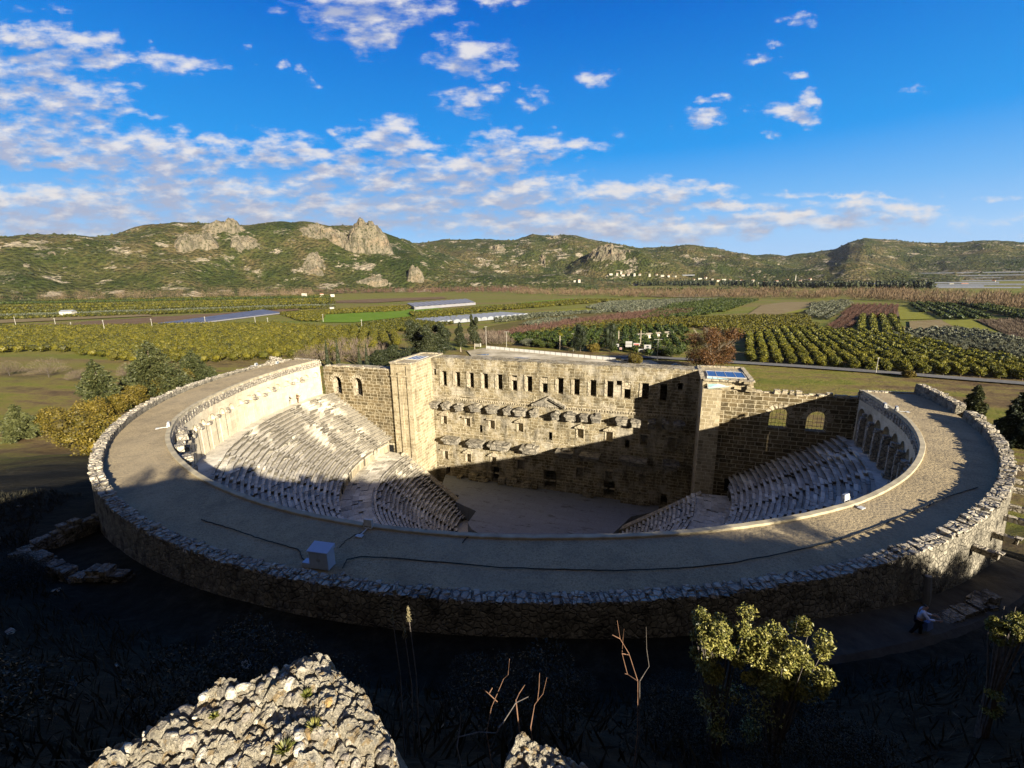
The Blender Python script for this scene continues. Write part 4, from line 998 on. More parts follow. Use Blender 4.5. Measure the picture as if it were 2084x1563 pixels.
FL = [(m_green, [(655, 657), (660, 641), (790, 634), (880, 626), (915, 632), (840, 644), (720, 657)]),
 (m_green, [(1050, 618), (1120, 611), (1165, 608), (1175, 612), (1090, 619)]), (m_ygreen, [(1085, 642), (1100, 635), (1210, 626), (1240, 628), (1190, 635)]),
 (m_olv, [(985, 668), (1090, 648), (1200, 637), (1300, 630), (1350, 633), (1180, 655), (1050, 672), (990, 680)]), (m_brown, [(985, 690), (990, 676), (1060, 672), (1190, 655), (1330, 638), (1345, 642), (1180, 668), (1080, 690)]),
 (m_tan, [(1515, 645), (1550, 622), (1600, 615), (1700, 616), (1680, 626), (1600, 640)]), (m_ygreen, [(1590, 640), (1640, 628), (1690, 617), (1712, 617), (1660, 634)]),
 (m_brown, [(1680, 672), (1700, 655), (1735, 622), (1825, 622), (1832, 645), (1740, 650), (1735, 668)]), (m_ygreen, [(1832, 652), (1826, 626), (1862, 625), (1905, 650)]),
 (m_tan, [(1852, 673), (1850, 655), (1915, 652), (1955, 673)]), (m_ygreen, [(1955, 674), (1917, 654), (1975, 652), (2060, 692), (2000, 692)]), (m_brown, [(2066, 692), (1985, 652), (2120, 652), (2160, 692)]),
 (m_tan, [(1300, 604), (1420, 597), (1560, 596), (1560, 601), (1400, 606)]), (m_brown, [(110, 667), (180, 655), (420, 640), (600, 628), (610, 632), (440, 648), (320, 668)]), (m_brown, [(250, 618), (420, 607), (560, 601), (575, 605), (380, 620)]),
 (m_brown, [(-250, 632), (0, 624), (400, 614), (620, 606), (640, 608), (400, 618), (0, 630), (-250, 640)]), (m_ygreen, [(-250, 646), (0, 637), (350, 624), (600, 615), (620, 617), (350, 628), (0, 643), (-250, 653)]), (m_tan, [(-200, 660), (0, 652), (300, 640), (310, 644), (0, 659), (-200, 668)]), (m_brown, [(620, 617), (760, 609), (900, 605), (910, 608), (760, 617)]), (m_ygreen, [(560, 607), (620, 602), (660, 601), (600, 608)])]
for i, (m, px) in enumerate(FL): field('field', px, m, 0.02 * i)
def strip(name, pts, w, m, z=PLAIN + 0.6):
    """a road: a thin sheet of constant width along ground points"""
    P = [np.array(p) for p in pts]; L, Rr = [], []
    for i, p in enumerate(P):
        d = P[min(i + 1, len(P) - 1)] - P[max(i - 1, 0)]; d = d / np.linalg.norm(d); nn = np.array([-d[1], d[0]]) * w / 2
        L.append((*(p + nn), z)); Rr.append((*(p - nn), z))
    return tag(MB().grid(np.stack([np.array(Rr), np.array(L)], 1)).build(name, m), kind='structure')
strip('road', [Pz(1180, 728), Pz(1300, 728), Pz(1400, 733), Pz(1490, 739), Pz(1620, 747), Pz(1800, 760), Pz(2084, 783), Pz(2400, 812)], 6.5, M['asphalt'], PLAIN + 0.62)
field('parking_lot', [(950, 716), (990, 709), (1120, 722), (1262, 736), (1330, 742), (1400, 760), (1300, 775), (1000, 772)], M['lot'], 0.02)
strip('path', [Pz(1310, 736), Pz(1345, 752), Pz(1360, 765)], 7, M['lot'], PLAIN + 0.66)
for u, v, a, b in ((985, 724, 3.2, 2.0), (1058, 731, 4.5, 1.6), (1108, 735, 4.0, 1.2), (1030, 742, 2.4, 1.0)):
    c = Pz(u, v); t = np.linspace(0, 2 * math.pi, 24, endpoint=False); rr_ = 1 + 0.25 * np.sin(3 * t + u)
    mb = MB(); mb.add(np.stack([c[0] + a * rr_ * np.cos(t), c[1] + b * rr_ * np.sin(t), np.full(24, PLAIN + 0.63)], -1), [list(range(24))]); tag(mb.build('puddle', M['water']), kind='structure')
# worn path along the foot of the outer wall
for a0, a1, rs_ in ((300, 327, (47.0, 48.0, 49.0, 49.7)),):
    ph = np.linspace(a0, a1, 60); lays = []
    for r_ in rs_:
        a = np.radians(ph); lx, ly = r_ * np.cos(a), r_ * np.sin(a)
        x = CX + lx * math.cos(AL) - ly * math.sin(AL); y = CY + lx * math.sin(AL) + ly * math.cos(AL)
        lays.append(np.stack([x, y, np.maximum(ground_z(x, y), np.interp(ph, _ZP, _ZV)) + (0.12 if r_ < rs_[3] else -0.5) + .12 * fbm(ph * .8, ph * 0 + r_, 4, 3)], -1))
    tag(MB().grid(np.stack(lays, 1)[:, ::-1]).build('path', M['pathdirt']), kind='structure')
# ------------------------------------------------------------------ plants
def rdir(n):
    v = rng.normal(size=(n, 3)); return v / np.linalg.norm(v, axis=1, keepdims=True)
def leaves(mb, P, L, W, D=None):
    """a small face at each point of P, long axis D (or any way), half length L, half width W"""
    n = len(P); D = rdir(n) if D is None else D / np.linalg.norm(D, axis=1, keepdims=True)
    S = np.cross(D, rdir(n)); S /= np.linalg.norm(S, axis=1, keepdims=True) + 1e-9
    L = np.broadcast_to(L, (n,))[:, None]; W = np.broadcast_to(W, (n,))[:, None]
    V = np.stack([P - D * L - S * W * .55, P + S * W - D * L * .2, P + D * L, P - S * W + D * L * .15], 1).reshape(-1, 3)
    return mb.add(V, np.arange(n * 4).reshape(n, 4))
def lump_pts(n, lumps, shell=0.6):
    """points through the outer part of a set of ellipsoid lumps (c, r)"""
    k = rng.integers(0, len(lumps), n); C = np.array([l[0] for l in lumps])[k]; Rr = np.array([l[1] for l in lumps])[k]
    d = rdir(n); q = shell + (1 - shell) * rng.random(n) ** 0.6
    q = q * (0.86 + 0.28 * fbm(d[:, 0] * 3 + k * 3.3, d[:, 1] * 3 + d[:, 2] * 2, 5, 3))
    return C + d * Rr * q[:, None]
def lumps_for(w, h, zc, n, seed):
    r = random.Random(seed); out = [((0, 0, zc), (w * .38, w * .38, h * .40))]
    for i in range(n):
        a = r.uniform(0, 6.28); q = r.uniform(.2, .55) * w * .62; e = r.uniform(-.5, .55)
        s = r.uniform(.20, .34)
        out.append(((q * math.cos(a), q * math.sin(a), zc + e * h * .5), (w * s, w * s, h * s)))
    return out
def core(mb, lumps, f=0.72):
    V, F = ico(2)
    for c, r in lumps:
        mb.add(V * np.array(r) * f * (1 + 0.25 * (fbm(V[:, :1] * 3 + c[0], V[:, 1:2] * 3 + c[1], 3) - .5)) + np.array(c), F)
    return mb
def crown_mesh(w, h, zc, nl, nleaf, L, W, seed, hollow=False):
    lm = lumps_for(w, h, zc, nl, seed); mb = MB()
    if not hollow: core(mb, lm, 0.5)
    return leaves(mb, lump_pts(nleaf, lm), L * rng.uniform(.7, 1.3, nleaf), W)
def bare_pts(mb, w, h, n, L, W, up=0.7, z0=0.25):
    """twigs reaching outwards and up through a rounded crown"""
    d = rdir(n); d[:, 2] = np.abs(d[:, 2]); q = rng.random(n) ** 0.5
    P = d * q[:, None] * np.array([w / 2, w / 2, h * (1 - z0)]) + np.array([0, 0, h * z0])
    D = d * np.array([1, 1, up]) + np.array([0, 0, up * .6]) + rng.normal(0, .25, (n, 3))
    return leaves(mb, P, L * rng.uniform(.6, 1.4, n), W, D)
def branches(mb, base, h, rad, n, seed, spread=0.8, lev=2):
    r = random.Random(seed); tips = []
    top = Vector((base[0] + r.uniform(-.03, .03) * h, base[1] + r.uniform(-.03, .03) * h, base[2] + h * .55))
    mb.tube([base, (Vector(base) + top) / 2 + Vector((r.uniform(-.02, .02) * h, 0, 0)), top], [rad, rad * .75, rad * .5], 7)
    for i in range(n):
        t = r.uniform(.3, 1.0); p0 = Vector(base).lerp(top, t); a = 6.28 * i / n + r.uniform(-.4, .4)
        L = h * r.uniform(.28, .46); el = r.uniform(.45, 1.15)
        d = Vector((math.cos(a) * math.cos(el) * spread, math.sin(a) * math.cos(el) * spread, math.sin(el)))
        p1 = p0 + d * L * .5 + Vector((0, 0, -.03 * h)); p2 = p0 + d * L
        mb.tube([p0, p1, p2], [rad * .42, rad * .28, rad * .12], 5); tips.append(p2)
        for j in range(lev):
            q0 = p0.lerp(p2, r.uniform(.4, .9)); b = a + r.uniform(-1, 1)
            mb.tube([q0, q0 + Vector((math.cos(b) * .6, math.sin(b) * .6, r.uniform(.3, 1))) * L * .5], [rad * .18, rad * .06], 4)
    return tips
def tree(name, p, crown, trunk, cm, tm, label, cat='tree', group=None, s=1.0, rz=None):
    rt = empty(name, p, random.uniform(0, 6.28) if rz is None else rz, label, cat, group); rt.scale = (s, s, s)
    if trunk is not None: trunk.build('trunk', tm, rt)
    crown.build('crown', cm, rt); return rt
def trunk_mb(h, r):
    return MB().tube([(0, 0, -0.6), (0.03 * h, 0, h * .5), (0, 0, h)], [r * 1.2, r, r * .6], 7)

# orchards ------------------------------------------------------------
def inside(poly, x, y):
    c = np.zeros(len(x), bool); n = len(poly)
    for i in range(n):
        (x1, y1), (x2, y2) = poly[i], poly[(i + 1) % n]
        with np.errstate(divide='ignore', invalid='ignore'):
            c ^= ((y1 > y) != (y2 > y)) & (x < (x2 - x1) * (y - y1) / (y2 - y1) + x1)
    return c
def rows(px, d0, d1, across, along, jit=0.35, gap=0.03):
    poly = [Pz(u, v) for u, v in px]; a = Pz(*d1) - Pz(*d0); a /= np.linalg.norm(a); b = np.array([-a[1], a[0]])
    P = np.array(poly); o = P.mean(0); ea = (P - o) @ a; eb = (P - o) @ b
    A, B = np.meshgrid(np.arange(ea.min(), ea.max(), along), np.arange(eb.min(), eb.max(), across))
    Q = o + A.reshape(-1, 1) * a + B.reshape(-1, 1) * b
    Q = Q[inside(poly, Q[:, 0], Q[:, 1])]; Q = Q + rng.normal(0, jit, Q.shape)
    return Q[rng.random(len(Q)) > gap]
NEAR_R = [(1500, 737), (1600, 743), (1800, 757), (2084, 777), (2300, 790), (2300, 765), (2084, 742), (1960, 722), (1860, 693), (1770, 683), (1690, 675), (1600, 672), (1515, 690)]
O = [rows(NEAR_R, (1826.6, 754.9), (1705.7, 680), 5.6, 3.1, 0.22),
     rows([(1735, 682), (1745, 646), (1832, 645), (1850, 672), (1830, 686)], (1760, 680), (1762, 648), 7.0, 3.3, 0.25)]
ORANGE = np.concatenate(O); ORANGE = ORANGE[np.argsort(np.hypot(ORANGE[:, 0], ORANGE[:, 1]))]
OLIV = np.concatenate([rows([(1530, 739), (1800, 757.5), (2084, 777), (2200, 785), (2200, 781), (2084, 773), (1800, 754), (1530, 736)], (1530, 738), (2084, 776), 30, 4.2, 0.3, 0.12),
     rows([(1800, 690), (1850, 676), (1960, 672), (2084, 700), (2200, 715), (2200, 760), (2084, 738), (1960, 717), (1880, 697)], (1826.6, 754.9), (1705.7, 680), 6.5, 4.6, 0.5, 0.06)])
OLIV = OLIV[np.argsort(np.hypot(OLIV[:, 0], OLIV[:, 1]))]
def proto_set(n, fn, cm, tm=None, th=0.8, tr=0.12):
    out = []
    for k in range(n):
        c = fn(k); me = c.build('crown', cm); t = trunk_mb(th, tr).build('trunk', tm or M['bark'])
        out.append((me.data, t.data)); bpy.data.objects.remove(me); bpy.data.objects.remove(t)
    return out
PO = proto_set(5, lambda k: crown_mesh(4.4, 3.6, 2.0, 7, 900, 0.24, 0.15, 40 + k), M['orange'])
PV = proto_set(4, lambda k: crown_mesh(4.6, 3.4, 2.3, 8, 700, 0.24, 0.10, 60 + k), M['olive'], th=1.3)
def place(protos, Q, name, label, cat, group, smin=.85, smax=1.15):
    for x, y in Q:
        k = random.randrange(len(protos)); rt = empty(name, (x, y, PLAIN + 0.3), random.uniform(0, 6.28), label, cat, group)
        s = random.uniform(smin, smax); rt.scale = (s, s, s * random.uniform(.9, 1.1))
        for nm, me in zip(('crown', 'trunk'), protos[k]):
            o = bpy.data.objects.new(nm, me); COL.objects.link(o); o.parent = rt
NI = 290
place(PO, ORANGE[:NI], 'orange_tree', 'dense round orange tree with yellowish green leaves in the orchard rows beyond the road', 'fruit tree', 'orange trees in rows beyond the road')
place(PV, OLIV[:110], 'olive_tree', 'silvery grey green olive tree at the edge of the roadside orchard', 'olive tree', 'olive trees along the roadside orchard', .72, 1.0)

def mass(name, Q, w, h, m, label, dens=1.0, twig=False, zc=0.52, leafs=(0.5, 0.34), tall=0.0):
    mb = MB(); d = np.hypot(Q[:, 0], Q[:, 1])
    z = np.maximum(ground_z(Q[:, 0], Q[:, 1], False), PLAIN) + 0.3
    sw = rng.uniform(.8, 1.2, len(Q)); V, F = ico(1)
    if not twig:
        n = len(Q); nz = 0.80 + 0.35 * rng.random((n, len(V)))
        W = V[None] * np.stack([w * .40 * sw, w * .40 * sw, h * .40 * sw], -1)[:, None] * nz[:, :, None] + np.stack([Q[:, 0], Q[:, 1], z + h * zc], -1)[:, None]
        mb.add(W.reshape(-1, 3), (np.arange(n)[:, None, None] * len(V) + F[None]).reshape(-1, 3))
    for lo_, hi_, k in ((0, 330, 130), (330, 520, 70), (520, 900, 34), (900, 1600, 16), (1600, 9000, 9)):
        s = (d >= lo_) & (d < hi_)
        if not s.any(): continue
        k = max(5, int(k * dens)); q = Q[s]; n = len(q); f = (130 / k) ** 0.36
        dd = rdir(n * k).reshape(n, k, 3)
        if twig: dd[:, :, 2] = np.abs(dd[:, :, 2])
        rad = (0.72 + 0.32 * rng.random((n, k))) if not twig else rng.random((n, k)) ** 0.5
        P = dd * rad[:, :, None] * np.stack([w * .5 * sw[s], w * .5 * sw[s], h * (.5 if not twig else .8) * sw[s]], -1)[:, None] + np.stack([q[:, 0], q[:, 1], z[s] + h * (zc if not twig else .2)], -1)[:, None]
        P = P.reshape(-1, 3)
        if twig: leaves(mb, P, leafs[0] * f * 1.6, leafs[1] * f * .55, dd.reshape(-1, 3) * np.array([.8, .8, 1]) + np.array([0, 0, .5 + tall]))
        else: leaves(mb, P, leafs[0] * f, leafs[1] * f)
    o = mb.build(name, m); tag(o, label, kind='stuff'); return o
mass('orange_orchard', ORANGE[NI:], 4.4, 3.7, M['orange'], 'further rows of the orange orchard merging into hedges')
mass('olive_grove', OLIV[110:], 4.4, 3.3, M['olive'], 'pale olive grove on the right of the plain')
LEFTO = [(-300, 678), (0, 669), (200, 669), (420, 664), (560, 663), (690, 672), (800, 682), (830, 700), (760, 722), (640, 728), (430, 742), (250, 738), (120, 716), (-60, 722), (-350, 735)]
mass('yellow_orchard', rows(LEFTO, (300, 728), (480, 668), 7.0, 5.6, 0.45), 5.6, 4.6, M['orange_far'], 'broad orchard of yellow green trees behind the left side of the theatre', 1.7, leafs=(0.34, 0.24))
GROVES = [([(1040, 700), (1020, 688), (1120, 680), (1260, 668), (1400, 668), (1400, 726), (1330, 728), (1180, 712)], (1050, 698), (1300, 680), 10, 7.5, 'orchard_green', 5.2, 4.2),
 ([(1030, 690), (1200, 660), (1330, 652), (1430, 650), (1540, 646), (1640, 646), (1660, 668), (1520, 690), (1420, 668), (1200, 676)], (1050, 690), (1500, 650), 6, 4.6, 'orange_far', 4.6, 3.4),
 ([(1300, 650), (1370, 620), (1470, 610), (1545, 612), (1500, 630), (1400, 648)], (1330, 648), (1480, 612), 7, 5, 'orchard_green', 5, 3.6),
 ([(1280, 640), (1190, 628), (1240, 616), (1390, 610), (1470, 610), (1380, 622), (1340, 634)], (1200, 640), (1400, 612), 8, 6, 'olive', 5, 3.4),
 ([(1640, 640), (1650, 620), (1720, 612), (1740, 622), (1700, 655), (1640, 645)], (1660, 645), (1720, 613), 8, 5.5, 'olive', 5, 3.4),
 ([(1850, 622), (1870, 618), (1950, 622), (2030, 650), (1960, 652), (1905, 650)], (1905, 650), (1855, 620), 9, 4.5, 'orchard_green', 5, 4),
 ([(1935, 617), (1960, 613), (2084, 640), (2200, 660), (2200, 675), (2084, 658)], (1940, 616), (2084, 650), 8, 4.5, 'orchard_green', 5, 4.5),
 ([(610, 655), (570, 640), (760, 628), (850, 624), (820, 634), (660, 641), (655, 656)], (580, 650), (800, 628), 8, 5, 'orange_far', 4.5, 3.5),
 ([(830, 640), (920, 634), (1060, 622), (1180, 612), (1270, 612), (1100, 626), (1000, 634), (850, 650)], (850, 645), (1200, 612), 7, 4.5, 'orange_far', 4.5, 4),
 ([(680, 672), (830, 650), (960, 648), (900, 668), (830, 676), (760, 680)], (690, 672), (900, 652), 6.5, 5, 'orange_far', 4.6, 3.4),
 ([(1090, 668), (1060, 662), (1110, 652), (1190, 648), (1120, 662)], (1070, 665), (1180, 650), 7, 5, 'olive', 4.4, 3),
 ([(1000, 650), (1100, 640), (1250, 632), (1270, 634), (1100, 648), (1000, 660)], (1000, 655), (1250, 633), 8, 6, 'olive', 4.5, 3)]
for px, a, b, ac, al_, mm, w, h in GROVES:
    mass('grove', rows(px, a, b, ac, al_, 0.4), w, h, M[mm], 'rows of fruit trees in a field of the middle plain', 0.9)
# hedge lines and bands over the left plain
for k, (v0, v1, m, w, h, th) in enumerate([(615, 604, 'orange_far', 6.5, 5.5, 1.3), (621, 607, 'orchard_green', 6.5, 6, 1.2), (628, 611, 'orange_far', 6, 5, 1.6), (635, 615, 'orange_far', 6, 5.5, 1.6), (643, 619, 'orange_far', 5.5, 5, 2.0), (651, 624, 'olive', 5.5, 4, 1.6), (658, 628, 'orange_far', 5.5, 5, 1.6)]):
    mass('field_hedge', rows([(-300, v0 + 5), (-300, v0 + 5 - th), (620, v1 - th + 1), (700, v1 - 1)], (-100, v0), (600, v1), 11, 5, 0.6), w, h, M[m], 'long bands of low orchard trees crossing the left plain', 0.9)
mass('bare_orchard', rows([(1680, 672), (1700, 655), (1735, 622), (1825, 622), (1832, 645), (1740, 650), (1735, 668)], (1700, 668), (1760, 625), 5.5, 4.2, 0.3), 4.0, 3.2, M['purple'], 'leafless reddish orchard in a block of the right plain', 1.1, True, leafs=(0.55, 0.12))
mass('bare_vineyard', rows([(2075, 692), (1985, 654), (2120, 652), (2200, 700)], (2060, 690), (1995, 655), 5.5, 4.5, 0.4), 3.6, 2.4, M['twig'], 'leafless brown orchard at the right edge of the plain', 1.0, True, leafs=(0.5, 0.12))
mass('bare_thicket', rows([(990, 690), (1060, 670), (1190, 652), (1330, 634), (1420, 632), (1400, 642), (1260, 660), (1120, 682)], (1000, 690), (1380, 636), 6, 4.5, 0.8), 5, 4.0, M['purple'], 'purplish band of leafless shrubs behind the white fence', 1.0, True, leafs=(0.6, 0.12))
mass('bare_scrub', np.concatenate([rows([(600, 738), (690, 700), (760, 705), (800, 735), (700, 745)], (600, 730), (760, 720), 7, 7, 1.8), rows([(930, 700), (985, 685), (1040, 690), (1040, 705), (980, 706)], (930, 700), (1040, 700), 5, 5, 1.2)]), 7, 6, M['twig'], 'leafless brown thicket behind the left stage tower', 1.0, True, leafs=(0.7, 0.12))
# the riverside wood, leafless, along the far edge of the plain
def band(us, va, vb, n, jit=0): 
    u = rng.uniform(us[0], us[1], n); v = va(u) + (vb(u) - va(u)) * rng.random(n)
    return np.array([Pz(a, b) for a, b in zip(u, v)])
ip = lambda *pts: (lambda u: np.interp(u, [p[0] for p in pts], [p[1] for p in pts]))
mass('riverside_wood', band((-250, 640), ip((-250, 622), (0, 616), (640, 606)), ip((-250, 614), (0, 609.5), (640, 599.5)), 520), 18, 30, M['poplar'], 'tall leafless poplars along the river at the hill foot', 4.0, True, leafs=(1.3, 0.16), tall=1.4)
mass('riverside_wood', band((560, 1080), ip((560, 600), (700, 599), (1080, 598)), ip((560, 593), (1080, 588)), 480), 18, 22, M['purple'], 'reddish brown leafless riverside wood', 3.0, True, leafs=(1.4, 0.3), tall=0.5)
mass('riverside_wood', band((1040, 1860), ip((1040, 600), (1300, 606), (1500, 608), (1860, 612)), ip((1040, 590), (1300, 592), (1500, 592), (1860, 594)), 620), 19, 13, M['poplar'], 'brown leafless riverside wood below the village', 3.0, True, leafs=(1.4, 0.3), tall=0.4)
mass('riverside_wood', band((1780, 2300), ip((1780, 612), (2084, 632), (2300, 640)), ip((1780, 595), (2300, 606)), 330), 15, 11, M['poplar'], 'brown leafless trees at the right end of the river', 3.0, True, leafs=(1.3, 0.3), tall=0.3)
mass('windbreak', band((900, 1520), ip((900, 581), (1520, 584)), ip((900, 578), (1300, 579), (1520, 582)), 460), 12, 27, M['darkleaf'], 'dark evergreen windbreak in front of the village', 2.0, leafs=(1.6, 0.9))
mass('windbreak', band((1500, 1900), ip((1500, 586), (1900, 589)), ip((1500, 583), (1900, 586)), 220), 11, 22, M['darkleaf'], 'dark evergreen windbreak right of the village', 2.0, leafs=(1.6, 0.9))
mass('windbreak', band((1040, 1600), ip((1040, 592), (1600, 594)), ip((1040, 589), (1600, 590)), 260), 9, 8, M['orchard_green'], 'green groves just this side of the village windbreak', 2.0, leafs=(1.5, 0.9))

# single trees ---------------------------------------------------------
def conifer(h, w, n, seed, droop=0.35, shape=0.9, L=0.5, W=0.17):
    r = random.Random(seed); mb = MB(); Ps, Ds = [], []
    lev = int(h / 0.62)
    for i in range(lev):
        t = (i + .5) / lev; z = h * (0.04 + .95 * t); rad = w / 2 * (1 - t) ** shape * r.uniform(.80, 1.1) + .12
        nb = max(4, int(12 * (1 - t) + 4))
        for b in range(nb):
            a = r.uniform(0, 6.28); rl = rad * r.uniform(.62, 1.12); m = max(4, int(n * rl / (lev * w)))
            s = rng.random(m) ** .6
            q = np.stack([np.cos(a) * rl * s, np.sin(a) * rl * s, z + rl * .25 * s - droop * rl * s * s], -1) + rng.normal(0, .10 + .045 * rl, (m, 3))
            Ps.append(q); Ds.append(np.tile([math.cos(a), math.sin(a), -.15], (m, 1)) + rng.normal(0, .55, (m, 3)))
    P = np.concatenate(Ps); leaves(mb, P, L * rng.uniform(.6, 1.3, len(P)), W, np.concatenate(Ds)); return mb
def single(name, u, v, h, w, kind, label, cat='tree', group=None, seed=1, vt=None):
    p = G(u, v)
    if vt is not None:      # height from where its top stands against what is behind
        d = px_ray(u, vt); h = d[2] * math.hypot(p.x, p.y) / math.hypot(d[0], d[1]) - p.z
    if kind in ('conifer', 'young', 'darkpine'):
        m = {'conifer': 'conifer', 'young': 'young', 'darkpine': 'darkleaf'}[kind]
        return tree(name, p, conifer(h, w, 9500 if h > 8 else 3200, seed, shape=.68, L=0.42, W=0.15), trunk_mb(h * .8, h * .014 + .05), M[m], M['bark'], label, cat, group)
    if kind == 'cypress':
        lm = [((0, 0, h * (.12 + .8 * k / 5)), (w * .5 * (1 - .16 * k), w * .5 * (1 - .16 * k), h * .17)) for k in range(6)]
        mb = MB(); core(mb, lm, .7); leaves(mb, lump_pts(1500, lm), .24, .09, rdir(1500) * .5 + np.array([0, 0, 1])); return tree(name, p, mb, trunk_mb(1, .15), M['cypress'], M['bark'], label, cat, group)
    if kind == 'pine':
        lm = [((random.uniform(-.2, .2) * w, random.uniform(-.2, .2) * w, h * (.28 + .62 * k / 9)), (w * .36 * (1.15 - .75 * k / 9) * random.uniform(.8, 1.15),) * 2 + (h * .11,)) for k in range(10)]
        mb = MB(); core(mb, lm, .6); leaves(mb, lump_pts(5200, lm), .38, .16); return tree(name, p, mb, trunk_mb(h * .6, .26), M['cypress'], M['palebark'], label, cat, group)
    if kind in ('bush', 'oak', 'green', 'dark'):
        m = {'bush': 'olive', 'oak': 'oak', 'green': 'orchard_green', 'dark': 'darkleaf'}[kind]
        return tree(name, p, crown_mesh(w, h, h * .5, 14, 5200, .22, .13, seed), trunk_mb(h * .4, .14), M[m], M['bark'], label, cat, group)
    if kind == 'bare':
        mb = MB(); bare_pts(mb, w, h, 2600, .5, .022); tb = MB(); branches(tb, (0, 0, -.3), h * .8, .10, 9, seed)
        return tree(name, p, mb, tb, M['twig'], M['stemdark'], label, cat, group)
for i, (u, v, h, w, lab) in enumerate([(212, 838, 728, 15, 'tall dark cedar standing alone, leftmost of the cedars behind the parapet'), (318, 800, 690, 24, 'broadest cedar behind the left parapet, second of the row'), (262, 815, 772, 13, 'short cedar filling the gap between the two tallest cedars'), (398, 772, 712, 16, 'slimmer greyish cedar, right end of the cedar row')]):
    single('cedar_tree', u, v, 0, w, 'conifer', lab, 'tree', 'cedars beyond the left parapet', i + 3, h)
single('young_conifer', 45, 893, 9.5, 8.5, 'young', 'pale green young conifer at the left edge above the dark slope')
for i, (u, v, h, w, lab) in enumerate([(150, 908, 8.5, 10, 'big ochre oak bush at the shadow edge, lowest of the autumn bushes'), (215, 925, 7.5, 8, 'mustard coloured oak bush against the parapet, next to the shaded slope'), (190, 862, 7.5, 9, 'golden brown oak bush just below the leftmost cedar'), (262, 828, 7.0, 10, 'rusty oak bush spreading along the parapet below the short cedar'), (110, 880, 6.5, 8, 'outermost golden oak bush beside the young conifer'), (305, 805, 6.5, 11, 'orange brown oak bush under the broadest cedar'), (245, 898, 6.5, 8, 'yellow green oak bush pressed against the parapet bend'), (238, 840, 6.5, 9, 'ochre oak bush touching the outer face of the parapet'), (272, 822, 6.5, 9, 'brownish oak bush below the gap between the two tallest cedars'), (335, 796, 6.5, 10, 'russet oak bush under the right side of the broadest cedar'), (372, 783, 6, 9, 'last russet oak bush to the right, below the slimmer greyish cedar')]):
    single('oak_bush', u, v, h, w, 'oak', lab, 'bush', 'autumn oak bushes outside the left parapet', 70 + i)
for i, (u, v, h, w, lab) in enumerate([(100, 768, 9, 16, 'widest leafless grey shrub left of the cedars'), (20, 765, 7, 12, 'leafless grey shrub cut by the left picture edge'), (265, 770, 7, 9, 'mauve leafless shrub between the two tallest cedars'), (165, 775, 5, 11, 'low leafless shrub left beside the tallest lone cedar'), (620, 742, 8, 12, 'leafless shrub behind the far left end of the gallery')]):
    single('bare_shrub', u, v, h, w, 'bare', lab, 'shrub', 'leafless shrubs on the left plain', 90 + i)
for i, (u, v, h, w, lab) in enumerate([(668, 750, 13, 2.6, 'thin cypress nearest the end of the sunlit gallery'), (690, 750, 13.5, 2.8, 'second thin cypress from the sunlit gallery end'), (733, 748, 9.5, 2.6, 'short thin cypress between the slim pair and the pines'), (748, 750, 11, 2.4, 'thin cypress leaning against the pine clump'), (835, 742, 9, 2.4, 'thin cypress directly behind the left stage tower')]):
    single('cypress_tree', u, v, h, w, 'cypress', lab, 'tree', 'thin cypresses behind the left wing wall', i)
for i, (u, v, h, w, lab) in enumerate([(850, 733, 650, 17, 'tallest broad pine of the clump behind the left tower'), (800, 745, 702, 15, 'low bushy pine at the left end of the pine clump'), (897, 733, 656, 15, 'broad pine on the right side of the clump'), (868, 738, 660, 13, 'pine in the middle of the clump'), (770, 750, 712, 11, 'small pine at the far left beside the thin cypresses')]):
    single('pine_tree', u, v, 0, w, 'pine', lab, 'tree', 'pines behind the left stage tower', i + 20, h)
single('pine_tree', 966, 712, 21, 7.5, 'pine', 'tall pine with bare pale trunks at the corner of the parking ground', vt=640)
single('pine_tree', 938, 716, 15, 7, 'pine', 'shorter pale trunked pine left of the corner pine', vt=656)
single('dark_evergreen', 1181, 716, 17, 8.5, 'dark', 'dark round evergreen behind the white fence, nearer the palm', 'tree', None, 31, 655)
single('dark_evergreen', 1241, 716, 18, 9, 'dark', 'dark evergreen left beside the billboards', 'tree', None, 33, 652)
for i, (u, v, h, w, kd, lab) in enumerate([(1072, 704, 4.5, 9, 'bush', 'grey green bush behind the left part of the fence'), (1100, 707, 4.5, 10, 'green', 'leafy green bush behind the middle of the fence'), (1126, 709, 4, 7, 'green', 'bright green bush left of the palm'), (1208, 716, 5, 7, 'oak', 'yellowish bush between the two dark evergreens'), (1272, 712, 5, 8, 'green', 'green bush right behind the billboards'), (1368, 728, 6, 9, 'green', 'green bush at the road fork by the lamp post'), (1345, 722, 5, 8, 'bush', 'grey green bush behind the road fork')]):
    single('garden_bush', u, v, h, w, kd, lab, 'bush', 'bushes behind the white fence', 50 + i)
single('orange_bush', 1292, 745, 6.5, 6.5, 'oak', 'small orange leaved tree in front of the white van', 'tree', None, 61)
single('orange_bush', 1848, 769, 3, 4.5, 'oak', 'low orange bush on the verge of the right road', 'bush', None, 62)
single('small_conifer', 1978, 842, 8.5, 5.5, 'conifer', 'small conifer standing outside the right parapet', 'tree', None, 9)
single('dark_pine', 2062, 905, 13, 9, 'darkpine', 'dark pine at the right edge close to the parapet', 'tree', None, 12)
single('dark_pine', 2110, 890, 14, 10, 'darkpine', 'dark pine cut by the right picture edge', 'tree', None, 15)
